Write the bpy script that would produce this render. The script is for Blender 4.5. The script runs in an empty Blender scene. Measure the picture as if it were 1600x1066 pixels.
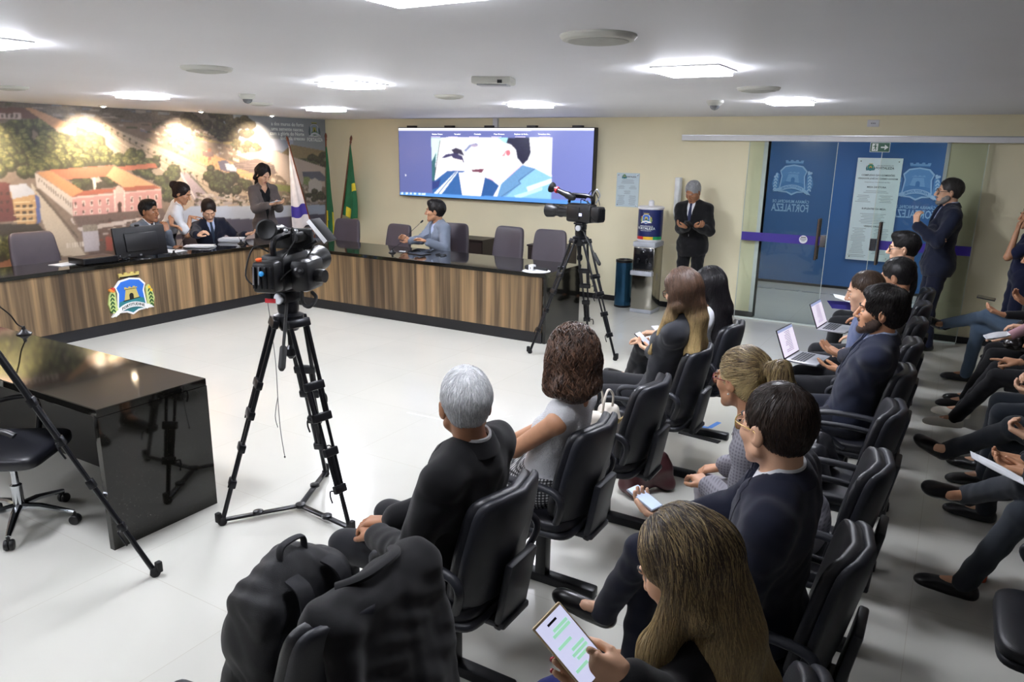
import bpy, bmesh, math, random
import numpy as np
from mathutils import Vector, Matrix
from math import pi, sin, cos, radians as R
SC = bpy.context.scene
COL = SC.collection
rnd = random.Random(7)

# ---------------------------------------------------------------- camera, world, exposure
CP = (9.8296, -10.0949, 2.1546); YAW, PIT, ROL, FPX = R(30.4424), R(14.4967), R(0.9181), 1163.39
def make_camera():
    f = Vector((-sin(YAW)*cos(PIT), cos(YAW)*cos(PIT), -sin(PIT)))
    r = Vector((cos(YAW), sin(YAW), 0)); u = r.cross(f)
    r, u = r*cos(ROL)+u*sin(ROL), -r*sin(ROL)+u*cos(ROL)
    cd = bpy.data.cameras.new('camera'); cd.sensor_width = 36; cd.lens = 36*FPX/1600
    cd.clip_start = .05
    co = bpy.data.objects.new('camera', cd); COL.objects.link(co)
    m = Matrix((r, u, -f)).transposed().to_4x4(); m.translation = CP
    co.matrix_world = m; SC.camera = co
    return np.array(f), np.array(r), np.array(u)
CF, CR, CU = make_camera()
def ray(x, y): return CF + CR*(x-800)/FPX - CU*(y-533)/FPX
def bz(x, y, z=0): d = ray(x, y); return np.array(CP)+d*(z-CP[2])/d[2]
def by(x, y, Y=0): d = ray(x, y); return np.array(CP)+d*(Y-CP[1])/d[1]
def bx(x, y, X=0): d = ray(x, y); return np.array(CP)+d*(X-CP[0])/d[0]
w = bpy.data.worlds.new('world'); SC.world = w; w.use_nodes = True
w.node_tree.nodes['Background'].inputs[0].default_value = (.75, .8, .9, 1)
w.node_tree.nodes['Background'].inputs[1].default_value = .06
SC.view_settings.view_transform = 'Standard'; SC.view_settings.look = 'None'
SC.view_settings.gamma = 1; SC.view_settings.use_curve_mapping = False
SC.view_settings.exposure = 0.8
PANEL_STRENGTH = 70.0          # LED panels, diffusers dropped to light the ceiling sideways
SPOT_W = 135.0                  # warm spots over the mural
SCREEN_STRENGTH = 1.0
CEIL_H = 2.6
PANELS = [(2.9,-2.95),(5.9,-3.1),(8.42,-2.9),(2.87,-5.4),(5.88,-5.75),(8.46,-5.82),(3.0,-8.15),(5.86,-8.25),(8.42,-8.3),(3.0,-10.8),(5.9,-10.8)]  # last two are added out of view to brighten the walls
SPOTS = [(.42,-4.3),(.46,-2.9),(.46,-1.62),(.42,-5.7),(.42,-7.1)]

# ---------------------------------------------------------------- materials
def lin(h):
    if isinstance(h, str):
        h = h.lstrip('#'); c = [int(h[i:i+2], 16)/255 for i in (0, 2, 4)]
    else: c = h
    return tuple((x/12.92 if x <= .04045 else ((x+.055)/1.055)**2.4) for x in c)
MC = {}
def mat(name, col, rough=.5, metal=0, var=.12, scale=8, bump=0, bscale=60, emit=0, coat=0, spec=.5, sheen=0):
    key = (name,)
    if key in MC: return MC[key]
    m = bpy.data.materials.new(name); m.use_nodes = True; nt = m.node_tree; b = nt.nodes['Principled BSDF']
    c = lin(col)
    tc = nt.nodes.new('ShaderNodeTexCoord'); nz = nt.nodes.new('ShaderNodeTexNoise')
    nz.inputs['Scale'].default_value = scale; nz.inputs['Detail'].default_value = 3
    nt.links.new(tc.outputs['Object'], nz.inputs['Vector'])
    rp = nt.nodes.new('ShaderNodeValToRGB'); rp.color_ramp.elements[0].position = .3; rp.color_ramp.elements[1].position = .7
    rp.color_ramp.elements[0].color = tuple(x*(1-var) for x in c)+(1,); rp.color_ramp.elements[1].color = tuple(min(1, x*(1+var)) for x in c)+(1,)
    nt.links.new(nz.outputs['Fac'], rp.inputs[0]); nt.links.new(rp.outputs[0], b.inputs['Base Color'])
    b.inputs['Roughness'].default_value = rough; b.inputs['Metallic'].default_value = metal
    b.inputs['Specular IOR Level'].default_value = spec
    if coat: b.inputs['Coat Weight'].default_value = coat; b.inputs['Coat Roughness'].default_value = .1
    if sheen: b.inputs['Sheen Weight'].default_value = sheen; b.inputs['Sheen Roughness'].default_value = .5
    if bump:
        n2 = nt.nodes.new('ShaderNodeTexNoise'); n2.inputs['Scale'].default_value = bscale; n2.inputs['Detail'].default_value = 4
        nt.links.new(tc.outputs['Object'], n2.inputs['Vector'])
        bp = nt.nodes.new('ShaderNodeBump'); bp.inputs['Strength'].default_value = bump; bp.inputs['Distance'].default_value = .01
        nt.links.new(n2.outputs['Fac'], bp.inputs['Height']); nt.links.new(bp.outputs[0], b.inputs['Normal'])
    if emit:
        nt.links.new(rp.outputs[0], b.inputs['Emission Color']); b.inputs['Emission Strength'].default_value = emit
    MC[key] = m; return m
def vcol_mat(name, rough=.4, emit=0, attr='Col', spec=.5):
    m = bpy.data.materials.new(name); m.use_nodes = True; nt = m.node_tree; b = nt.nodes['Principled BSDF']
    a = nt.nodes.new('ShaderNodeAttribute'); a.attribute_name = attr
    b.inputs['Roughness'].default_value = rough; b.inputs['Specular IOR Level'].default_value = spec
    if emit:
        b.inputs['Base Color'].default_value = (.01, .01, .012, 1)
        nt.links.new(a.outputs['Color'], b.inputs['Emission Color']); b.inputs['Emission Strength'].default_value = emit
    else: nt.links.new(a.outputs['Color'], b.inputs['Base Color'])
    return m
def glass_mat(name, tint=(.86,.93,.88), refl=1.0):
    m = bpy.data.materials.new(name); m.use_nodes = True; nt = m.node_tree; nt.nodes.clear()
    o = nt.nodes.new('ShaderNodeOutputMaterial'); mx = nt.nodes.new('ShaderNodeMixShader')
    t = nt.nodes.new('ShaderNodeBsdfTransparent'); t.inputs[0].default_value = tint+(1,)
    g = nt.nodes.new('ShaderNodeBsdfGlossy'); g.inputs['Roughness'].default_value = .02
    fr = nt.nodes.new('ShaderNodeFresnel'); fr.inputs[0].default_value = 1.5
    nt.links.new(fr.outputs[0], mx.inputs[0]); nt.links.new(t.outputs[0], mx.inputs[1]); nt.links.new(g.outputs[0], mx.inputs[2])
    nt.links.new(mx.outputs[0], o.inputs[0]); return m
def wood_mat():
    m = bpy.data.materials.new('brown plank laminate'); m.use_nodes = True; nt = m.node_tree; b = nt.nodes['Principled BSDF']; N = nt.nodes.new; L = nt.links.new
    geo = N('ShaderNodeTexCoord'); sp = N('ShaderNodeSeparateXYZ'); L(geo.outputs['Object'], sp.inputs[0])
    ad = N('ShaderNodeMath'); ad.operation = 'ADD'; L(sp.outputs[0], ad.inputs[0]); L(sp.outputs[1], ad.inputs[1])
    w1 = N('ShaderNodeTexNoise'); w1.noise_dimensions = '2D'; cb = N('ShaderNodeCombineXYZ'); L(ad.outputs[0], cb.inputs[0])
    mz = N('ShaderNodeMath'); mz.operation = 'MULTIPLY'; mz.inputs[1].default_value = .035; L(sp.outputs[2], mz.inputs[0]); L(mz.outputs[0], cb.inputs[1])
    L(cb.outputs[0], w1.inputs[0]); w1.inputs['Scale'].default_value = 9; w1.inputs['Detail'].default_value = 2.5; w1.inputs['Roughness'].default_value = .62
    w2 = N('ShaderNodeTexNoise'); w2.noise_dimensions = '2D'; L(cb.outputs[0], w2.inputs[0]); w2.inputs['Scale'].default_value = 60; w2.inputs['Detail'].default_value = 3
    # plank steps
    ml = N('ShaderNodeMath'); ml.operation = 'MULTIPLY'; ml.inputs[1].default_value = 1/.17; L(ad.outputs[0], ml.inputs[0])
    fl = N('ShaderNodeMath'); fl.operation = 'FLOOR'; L(ml.outputs[0], fl.inputs[0])
    wn = N('ShaderNodeTexWhiteNoise'); wn.noise_dimensions = '1D'; L(fl.outputs[0], wn.inputs['W'])
    s = N('ShaderNodeMath'); s.operation = 'MULTIPLY_ADD'; s.inputs[1].default_value = .3; L(wn.outputs[0], s.inputs[0]); L(w1.outputs['Fac'], s.inputs[2])
    s2 = N('ShaderNodeMath'); s2.operation = 'MULTIPLY_ADD'; s2.inputs[1].default_value = .16; L(w2.outputs['Fac'], s2.inputs[0]); L(s.outputs[0], s2.inputs[2])
    rp = N('ShaderNodeValToRGB'); e = rp.color_ramp.elements
    e[0].position = .42; e[0].color = lin('#3a2e22')+(1,); e[1].position = .98; e[1].color = lin('#a58460')+(1,)
    for p, c in ((.57, '#54432f'), (.7, '#6e5a42'), (.83, '#8a7150')):
        x = e.new(p); x.color = lin(c)+(1,)
    L(s2.outputs[0], rp.inputs[0]); L(rp.outputs[0], b.inputs['Base Color']); b.inputs['Roughness'].default_value = .42
    return m
def floor_mat():
    m = bpy.data.materials.new('polished cream tile'); m.use_nodes = True; nt = m.node_tree; b = nt.nodes['Principled BSDF']; N = nt.nodes.new; L = nt.links.new
    tc = N('ShaderNodeTexCoord'); br = N('ShaderNodeTexBrick'); br.offset = 0; br.inputs['Scale'].default_value = 1
    br.inputs['Brick Width'].default_value = .9; br.inputs['Row Height'].default_value = .9; br.inputs['Mortar Size'].default_value = .0018
    br.inputs['Mortar Smooth'].default_value = .4; br.inputs['Bias'].default_value = 0
    c = lin('#cfcec5'); br.inputs['Color1'].default_value = c+(1,); br.inputs['Color2'].default_value = tuple(x*.97 for x in c)+(1,)
    br.inputs['Mortar'].default_value = lin('#bdb9ac')+(1,)
    L(tc.outputs['Object'], br.inputs['Vector'])
    nz = N('ShaderNodeTexNoise'); nz.inputs['Scale'].default_value = 1.3; nz.inputs['Detail'].default_value = 5; L(tc.outputs['Object'], nz.inputs['Vector'])
    mx = N('ShaderNodeMix'); mx.data_type = 'RGBA'; mx.blend_type = 'MULTIPLY'; mx.inputs['Factor'].default_value = .12
    L(br.outputs['Color'], mx.inputs['A']); L(nz.outputs['Fac'], mx.inputs['B']); L(mx.outputs['Result'], b.inputs['Base Color'])
    mr = N('ShaderNodeMapRange'); mr.inputs['To Min'].default_value = .13; mr.inputs['To Max'].default_value = .2; L(nz.outputs['Fac'], mr.inputs['Value'])
    L(mr.outputs[0], b.inputs['Roughness']); return m
def granite_mat():
    m = bpy.data.materials.new('polished black granite'); m.use_nodes = True; nt = m.node_tree; b = nt.nodes['Principled BSDF']; N = nt.nodes.new; L = nt.links.new
    tc = N('ShaderNodeTexCoord'); v = N('ShaderNodeTexVoronoi'); v.inputs['Scale'].default_value = 70; L(tc.outputs['Object'], v.inputs['Vector'])
    rp = N('ShaderNodeValToRGB'); e = rp.color_ramp.elements; e[0].position = .05; e[0].color = lin('#6f6a5c')+(1,); e[1].position = .14; e[1].color = lin('#15140f')+(1,)
    L(v.outputs['Distance'], rp.inputs[0]); n = N('ShaderNodeTexNoise'); n.inputs['Scale'].default_value = 25; L(tc.outputs['Object'], n.inputs['Vector'])
    mx = N('ShaderNodeMix'); mx.data_type = 'RGBA'; L(n.outputs['Fac'], mx.inputs['Factor']); mx.inputs['A'].default_value = lin('#131210')+(1,); L(rp.outputs[0], mx.inputs['B'])
    L(mx.outputs['Result'], b.inputs['Base Color']); b.inputs['Roughness'].default_value = .06; b.inputs['Specular IOR Level'].default_value = .42; b.inputs['Coat Weight'].default_value = .2; b.inputs['Coat Roughness'].default_value = .03
    return m

# ---------------------------------------------------------------- mesh helpers
def V(*a): return np.array(a, float)
def nrm(v): v = np.asarray(v, float); n = np.linalg.norm(v); return v/n if n > 1e-9 else v
def basis(d, up=(0, 0, 1)):
    d = nrm(d); s = np.cross(up, d)
    if np.linalg.norm(s) < 1e-4: s = np.cross((1, 0, 0), d)
    s = nrm(s); return s, np.cross(d, s), d
class MB:
    """collects shapes, links them as one mesh object"""
    def __init__(s, frame=None): s.v, s.f, s.m, s.fr, s.cm = [], [], [], frame, 0
    def add(s, vs, fs):
        o = len(s.v)
        for p in vs:
            p = np.asarray(p, float)
            s.v.append(tuple(s.fr(p)) if s.fr else tuple(p))
        for f in fs: s.f.append(tuple(i+o for i in f)); s.m.append(s.cm)
        return s
    def box(s, c, size, rot=None, bev=0, seg=2):
        bm = bmesh.new(); bmesh.ops.create_cube(bm, size=1)
        for v in bm.verts: v.co = Vector((v.co.x*size[0], v.co.y*size[1], v.co.z*size[2]))
        if bev: bmesh.ops.bevel(bm, geom=bm.edges[:], offset=min(bev, min(size)*.49), segments=seg, affect='EDGES', profile=.5)
        m = rot if rot is not None else np.eye(3)
        vs = [np.array(m)@np.array(v.co)+np.array(c) for v in bm.verts]; bm.verts.index_update()
        s.add(vs, [[v.index for v in f.verts] for f in bm.faces]); bm.free(); return s
    def bb(s, lo, hi, bev=0, seg=2):
        lo, hi = np.array(lo, float), np.array(hi, float); return s.box((lo+hi)/2, hi-lo, None, bev, seg)
    def tube(s, pts, r, n=10, cap=True, flat=None, up=(0, 0, 1)):
        pts = [np.asarray(p, float) for p in pts]; k = len(pts); rr = r if hasattr(r, '__len__') else [r]*k
        vs, fs = [], []; prev = None
        for i, p in enumerate(pts):
            d = nrm((pts[min(i+1, k-1)]-pts[max(i-1, 0)]))
            if prev is None: a, b, _ = basis(d, up)
            else:
                a = prev-d*np.dot(prev, d); a = nrm(a); b = np.cross(d, a)
            prev = a
            for j in range(n):
                t = 2*pi*(j+.5)/n; vs.append(p+rr[i]*(a*cos(t)+b*sin(t)*(flat or 1)))
        for i in range(k-1):
            for j in range(n): fs.append((i*n+j, i*n+(j+1)%n, (i+1)*n+(j+1)%n, (i+1)*n+j))
        if cap: fs.append(tuple(range(n))[::-1]); fs.append(tuple(range((k-1)*n, k*n)))
        return s.add(vs, fs)
    def lathe(s, prof, c=(0, 0, 0), axis=(0, 0, 1), n=24, cap=True):
        a, b, d = basis(axis); vs, fs = [], []; c = np.asarray(c, float); k = len(prof)
        for r, z in prof:
            for j in range(n): t = 2*pi*j/n; vs.append(c+d*z+max(r, 1e-5)*(a*cos(t)+b*sin(t)))
        for i in range(k-1):
            for j in range(n): fs.append((i*n+j, i*n+(j+1)%n, (i+1)*n+(j+1)%n, (i+1)*n+j))
        if cap: fs.append(tuple(range(n))[::-1]); fs.append(tuple(range((k-1)*n, k*n)))
        return s.add(vs, fs)
    def prism(s, poly, fr, t0, t1):
        """poly in (u,v); fr maps (u,v,w)->xyz"""
        n = len(poly); vs = [fr(u, v, t0) for u, v in poly]+[fr(u, v, t1) for u, v in poly]
        fs = [tuple(range(n))[::-1], tuple(range(n, 2*n))]+[(i, (i+1)%n, n+(i+1)%n, n+i) for i in range(n)]
        return s.add(vs, fs)
    def sheet(s, grid, th=.0):
        """grid [i][j] of points; th closes it into a solid with thickness"""
        G = np.array(grid, float); a, b = G.shape[:2]
        du = np.gradient(G, axis=0); dv = np.gradient(G, axis=1); nn = np.cross(du, dv); nn /= np.linalg.norm(nn, axis=2, keepdims=True)+1e-9
        vs = list(G.reshape(-1, 3)); q = lambda i, j: i*b+j; fs = [(q(i, j), q(i+1, j), q(i+1, j+1), q(i, j+1)) for i in range(a-1) for j in range(b-1)]
        if th:
            o = a*b; vs += list((G-nn*th).reshape(-1, 3)); fs += [tuple(o+x for x in f[::-1]) for f in fs]
            for i in range(a-1): fs += [(q(i+1, 0), q(i, 0), o+q(i, 0), o+q(i+1, 0)), (q(i, b-1), q(i+1, b-1), o+q(i+1, b-1), o+q(i, b-1))]
            for j in range(b-1): fs += [(q(0, j), q(0, j+1), o+q(0, j+1), o+q(0, j)), (q(a-1, j+1), q(a-1, j), o+q(a-1, j), o+q(a-1, j+1))]
        return s.add(vs, fs)
    def build(s, name, mats, parent=None, smooth=35, kind=None):
        me = bpy.data.meshes.new(name); me.from_pydata([tuple(map(float, v)) for v in s.v], [], s.f)
        for m in (mats if isinstance(mats, (list, tuple)) else [mats]): me.materials.append(m)
        me.polygons.foreach_set('material_index', s.m)
        bm = bmesh.new(); bm.from_mesh(me); bmesh.ops.recalc_face_normals(bm, faces=bm.faces[:]); bm.to_mesh(me); bm.free()
        if smooth:
            me.polygons.foreach_set('use_smooth', [True]*len(me.polygons)); me.set_sharp_from_angle(angle=R(smooth))
        return link(name, me, parent, kind)
def link(name, me, parent=None, kind=None):
    o = bpy.data.objects.new(name, me); COL.objects.link(o)
    if parent is not None: o.parent = parent
    if kind: o['kind'] = kind
    return o
def tag(o, label, cat, group=None, kind=None):
    o['label'] = label; o['category'] = cat
    if group: o['group'] = group
    if kind: o['kind'] = kind
    return o
def thing(name, label, cat, loc=(0, 0, 0), rz=0, group=None):
    o = bpy.data.objects.new(name, None); o.empty_display_size = .1; COL.objects.link(o)
    o.location = tuple(map(float, loc)); o.rotation_euler = (0, 0, rz); return tag(o, label, cat, group)
def dup(root, loc, rz, label, group=None):
    c = root.copy(); COL.objects.link(c); c.location = tuple(map(float, loc)); c.rotation_euler = (0, 0, rz); c['label'] = label
    if group: c['group'] = group
    for ch in list(root.children):
        d = ch.copy(); COL.objects.link(d); d.parent = c
        for g in list(ch.children):
            e = g.copy(); COL.objects.link(e); e.parent = d
    return c
def text(name, s, fr, size, m, parent, align='CENTER', th=.002, bold=False, font=None):
    """lettering as a mesh; fr maps (u,v,w) to xyz"""
    cu = bpy.data.curves.new(name, 'FONT'); cu.body = s; cu.size = size; cu.align_x = align; cu.extrude = th/2; cu.resolution_u = 2
    if bold: cu.offset = size*.018
    cu.materials.append(m); o = bpy.data.objects.new(name, cu); COL.objects.link(o)
    dg = bpy.context.evaluated_depsgraph_get(); me = bpy.data.meshes.new_from_object(o.evaluated_get(dg)); bpy.data.objects.remove(o)
    for v in me.vertices: v.co = Vector(tuple(float(x) for x in fr(v.co.x, v.co.y, v.co.z+th/2)))
    me.name = name; me.materials.clear(); me.materials.append(m); return link(name, me, parent)
# ---------------------------------------------------------------- the room
M_wall = mat('cream wall paint', '#f4ebc9', .6, var=.02, scale=2, bump=.05, bscale=120)
M_ceil = mat('white ceiling paint', '#ececf0', .55, var=.012, scale=1.5)
M_black = mat('black plastic', '#101013', .38)
M_dark = mat('dark base', '#16161a', .5)
M_white = mat('white paint', '#e8e8ea', .4, var=.03)
M_alu = mat('brushed aluminium', '#b9bcc2', .3, .9, var=.05, bump=.02)
M_chrome = mat('chrome', '#c9ccd2', .12, 1, var=.03)
M_granite = granite_mat(); M_wood = wood_mat(); M_floor = floor_mat(); M_glass = glass_mat('clear door glass', (.94, .975, .95))
XR, YF = 14.6, -12.5
def slab(name, lo, hi, m): return MB().bb(lo, hi).build(name, m, None, 0, 'structure')
slab('floor', (-.2, YF, -.1), (XR, 3.4, 0), M_floor)
slab('ceiling', (-.2, YF, CEIL_H), (XR, 3.4, CEIL_H+.1), M_ceil)
slab('wall_left', (-.2, YF, 0), (-.012, .2, CEIL_H), M_wall)
DX0, DX1, DZ = 7.64, 9.62, 2.3
b = MB(); b.bb((-.2, 0, 0), (DX0, .15, CEIL_H)); b.bb((DX1, 0, 0), (XR, .15, CEIL_H)); b.bb((DX0, 0, DZ), (DX1, .15, CEIL_H)); b.build('wall_back', M_wall, None, 0, 'structure')
M_dw = mat('dark bounce-cutting wall', '#3a2c22', .5)  # dark finish put on the unseen walls to cut bounced light
slab('wall_right', (XR-.15, YF, 0), (XR, 3.4, CEIL_H), M_dw)
slab('wall_front', (-.2, YF-.15, 0), (XR, YF, CEIL_H), M_dw)
M_blue = mat('blue door film', '#305f9a', .3, var=.03, scale=1, coat=.4)
slab('wall_corridor', (5.2, 3.1, .03), (12.4, 3.25, CEIL_H), M_blue)
slab('wall_corridor_left', (5.05, .15, 0), (5.2, 3.25, CEIL_H), M_wall)
slab('wall_corridor_right', (12.4, .15, 0), (12.55, 3.25, CEIL_H), M_wall)
b = MB(); b.bb((0.0, -.014, 0), (DX0, 0, .075)); b.bb((DX1, -.014, 0), (XR-.15, 0, .075)); b.build('baseboard_back', M_dark, None, 0, 'structure')
b = MB(); b.bb((5.2, 3.08, 0), (12.4, 3.1, .04)); b.build('baseboard_corridor', M_dark, None, 0, 'structure')
b = MB(); b.bb((DX0-.05, -.012, 0), (DX0, .15, DZ)); b.bb((DX1, -.012, 0), (DX1+.04, .15, DZ)); b.build('trim_1', M_white, None, 0, 'structure')
# floor drain grates in the corridor
b = MB()
for i in range(9):
    x = 6.6+i*.42; b.bb((x, 2.42, 0), (x+.36, 2.5, .004)); 
b.build('trim_2', mat('steel grating', '#8a8a86', .4, .4), None, 0, 'structure')
# LED panels
M_led = mat('lit LED diffuser', '#f1f4ff', .5, emit=PANEL_STRENGTH, var=0)
def mk_panel():
    t = thing('ceiling_light', '', 'ceiling light')
    b = MB()
    for s in (-1, 1): b.bb((s*.18-.01, -.19, CEIL_H-.008), (s*.18+.01, .19, CEIL_H+.004)); b.bb((-.17, s*.18-.01, CEIL_H-.008), (.17, s*.18+.01, CEIL_H+.004))
    b.build('frame', M_white, t, 0); MB().bb((-.17, -.17, CEIL_H-.03), (.17, .17, CEIL_H+.002)).build('diffuser', M_led, t, 0); return t  # diffuser hangs below the ceiling to throw light sideways onto it
PL = ['square lit ceiling panel nearest the left corner of the screen wall', 'square lit ceiling panel in front of the big screen', 'square lit ceiling panel nearest the sliding glass doors',
      'square lit ceiling panel above the left arm of the desk near the mural', 'square lit ceiling panel left of the dome speaker over the middle of the room', 'square lit ceiling panel nearest the right tripod camera row, over the front seats',
      'square lit ceiling panel out of view above the near desk left', 'square lit ceiling panel cut by the left edge of the photo', 'square lit ceiling panel out of view above the nearest seats', 'added unseen ceiling panel brightening the walls, behind the near desk, towards the mural', 'added unseen ceiling panel brightening the walls, behind the near desk, right']
p0 = mk_panel()
for i, (x, y) in enumerate(PANELS):
    o = p0 if i == 0 else dup(p0, (x, y, 0), 0, PL[i])
    if i == 8:  # emission cut to keep the nearest seats darker
        for q in o.children:
            if q.name.startswith('diffuser'): q.data = q.data.copy(); q.data.materials[0] = mat('dimmer LED diffuser', '#f4f6ff', .5, emit=PANEL_STRENGTH*.45, var=0)
    o.location = (x, y, 0); o['label'] = PL[i]; o['group'] = 'ceiling LED panels'
# warm mural spots
M_spot = mat('lit warm lamp', '#ffe6c0', .5, emit=60, var=0)
SL = ['small warm ceiling spot over the trees of the mural', 'small warm ceiling spot over the avenue of the mural', 'small warm ceiling spot beside the verse on the mural', 'small warm ceiling spot left of the photo, nearer', 'small warm ceiling spot left of the photo, nearest']
for i, (x, y) in enumerate(SPOTS):
    t = thing('ceiling_spot', SL[i], 'spotlight', (x, y, 0), 0, 'spots washing the mural')
    MB().lathe([(.055, CEIL_H+.004), (.055, CEIL_H-.012), (.035, CEIL_H-.016), (.033, CEIL_H-.004)], n=20).build('ring', M_white, t)
    MB().lathe([(.03, CEIL_H-.006), (.022, CEIL_H-.02), (.001, CEIL_H-.028)], n=16).build('bulb', M_spot, t)
    ld = bpy.data.lights.new('spot', 'SPOT'); ld.energy = SPOT_W; ld.color = (1, .78, .56); ld.spot_size = R(100); ld.spot_blend = 1; ld.shadow_soft_size = .03
    lo = bpy.data.objects.new('lamp_light', ld); COL.objects.link(lo); lo.parent = t; lo.location = (0, 0, CEIL_H-.045); lo.rotation_euler = Vector((-.75, 0, -1)).to_track_quat('-Z', 'Y').to_euler()
# ceiling speakers, detectors
M_spk = mat('off white plastic', '#cfcfc6', .5, var=.03)
def mk_speaker(label, x, y, r):
    t = thing('ceiling_speaker', label, 'ceiling speaker', (x, y, 0), 0, 'round ceiling speakers')
    H = CEIL_H; MB().lathe([(r, H+.003), (r, H-.008), (r*.93, H-.02), (r*.8, H-.024), (r*.78, H-.014), (r*.5, H-.016)], n=40).build('ring', M_spk, t)
    MB().lathe([(r*.79, H-.012), (r*.78, H-.026), (r*.4, H-.034), (.001, H-.036)], n=32).build('grille', mat('grey speaker mesh', '#b9b9b2', .6, bump=.3, bscale=400), t)
mk_speaker('large round ceiling speaker in the middle top of the photo', 8.49, -7.17, .155)
mk_speaker('round ceiling speaker above the left desk, left of the lit panel', 5.82, -6.95, .15)
mk_speaker('flat round ceiling speaker close to the glass doors', 8.49, -4.42, .15)
mk_speaker('small flat round ceiling speaker near the mural, below the smoke detector', 3.02, -4.08, .13)
mk_speaker('flat round ceiling speaker between two lit panels before the screen', 5.83, -4.45, .13)
mk_speaker('flat round ceiling speaker at the left edge of the photo', 2.75, -6.54, .14)
t = thing('ceiling_projector_plate', 'white square access unit on the ceiling in front of the screen', 'ceiling device', (7.1, -5.74, 0), R(20))
H = CEIL_H
MB().box((0, 0, H-.02), (.26, .2, .045), bev=.012).build('body', M_spk, t); MB().box((0, 0, H-.045), (.2, .14, .014), bev=.005).build('face', M_alu, t)
MB().box((.06, -.1, H-.03), (.03, .01, .02)).build('indicator', M_dark, t)
def detector(label, x, y):
    t = thing('dome_camera', label, 'security camera', (x, y, 0), 0, 'ceiling dome cameras')
    MB().lathe([(.075, H+.002), (.075, H-.018), (.062, H-.03), (.05, H-.045)], n=28).build('base', M_spk, t)
    MB().lathe([(.045, H-.04), (.04, H-.062), (.025, H-.078), (.001, H-.085)], n=24).build('dome', mat('smoked dome', '#77797c', .2), t)
detector('small white dome camera on the ceiling near the mural', 4.08, -5.17); detector('small white dome camera on the ceiling before the glass doors', 7.82, -3.15)
for i, (x, y) in enumerate(((7.4, 1.6), (9.9, 1.7))):  # panels added out of view to light the corridor
    o = dup(p0, (x, y, 0), 0, ('added unseen ceiling panel lighting the corridor behind the left glass leaf', 'added unseen ceiling panel lighting the corridor behind the right glass leaf')[i], 'added corridor light panels')
    for q in o.children:
        if q.name.startswith('diffuser'): q.data = q.data.copy(); q.data.materials[0] = mat('dimmer LED diffuser', '#f4f6ff', .5, emit=PANEL_STRENGTH*.4, var=0)
# ---------------------------------------------------------------- painted pictures (mural print, screen image): colour per vertex of a fine grid
class Paint:
    def __init__(s, X, Y, base, seed=1):
        s.X, s.Y = X, Y; s.c = np.ones(X.shape+(3,))*np.array(lin(base)); s.rg = np.random.RandomState(seed)
    def mask(s, pts):
        P = np.array(pts, float); m = np.zeros(s.X.shape, bool)
        bbx = (s.X >= P[:, 0].min()) & (s.X <= P[:, 0].max()) & (s.Y >= P[:, 1].min()) & (s.Y <= P[:, 1].max())
        x, y = s.X[bbx], s.Y[bbx]; ins = np.zeros(x.shape, bool)
        for i in range(len(P)):
            x0, y0 = P[i-1]; x1, y1 = P[i]
            if y0 == y1: continue
            ins ^= ((y0 > y) != (y1 > y)) & (x < (x1-x0)*(y-y0)/(y1-y0)+x0)
        m[bbx] = ins; return m
    def put(s, m, col, nz=.06, al=1):
        c = np.array(lin(col)); k = 1+nz*s.rg.randn(int(m.sum()), 1); s.c[m] = s.c[m]*(1-al)+al*np.clip(c*k, 0, 1)
    def poly(s, pts, col, nz=.06, al=1): s.put(s.mask(pts), col, nz, al); return s
    def ell(s, x, y, a, b, col, nz=.06, al=1):
        s.put(((s.X-x)/a)**2+((s.Y-y)/b)**2 < 1, col, nz, al)
    def line(s, x0, y0, x1, y1, w, col, nz=.05, al=1):
        d = np.hypot(x1-x0, y1-y0); nx, ny = -(y1-y0)/d*w/2, (x1-x0)/d*w/2
        s.poly([(x0+nx, y0+ny), (x1+nx, y1+ny), (x1-nx, y1-ny), (x0-nx, y0-ny)], col, nz, al)
    def pt(s, region):
        P = np.array(region, float)
        for _ in range(200):
            x, y = s.rg.uniform(P[:, 0].min(), P[:, 0].max()), s.rg.uniform(P[:, 1].min(), P[:, 1].max()); ins = False
            for i in range(len(P)):
                x0, y0 = P[i-1]; x1, y1 = P[i]
                if (y0 > y) != (y1 > y) and x < (x1-x0)*(y-y0)/(y1-y0)+x0: ins = not ins
            if ins: return x, y
        return P.mean(0)
    def trees(s, region, n, r, cols=('#2a3516', '#46521f', '#6f7430', '#8e8a42')):
        ps = sorted([s.pt(region) for _ in range(n)], key=lambda p: p[1])
        for x, y in ps:
            q = r*s.rg.uniform(.7, 1.3); s.ell(x, y, q*1.15, q, cols[0], .25)
            s.ell(x-q*.12, y-q*.25, q*.9, q*.7, cols[1], .25)
            for k in range(5):
                a = s.rg.uniform(0, 6.3); s.ell(x-q*.2+q*.5*cos(a), y-q*.4+q*.3*sin(a), q*.3, q*.2, cols[2+(k == 0)], .25)
    def specks(s, region, n, a, b, cols, slope=0):
        for _ in range(n):
            x, y = s.pt(region); w, h = a*s.rg.uniform(.5, 1.5), b*s.rg.uniform(.5, 1.5)
            s.poly([(x, y), (x+w, y+w*slope), (x+w, y+h+w*slope), (x, y+h)], cols[s.rg.randint(len(cols))], .1)
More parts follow.
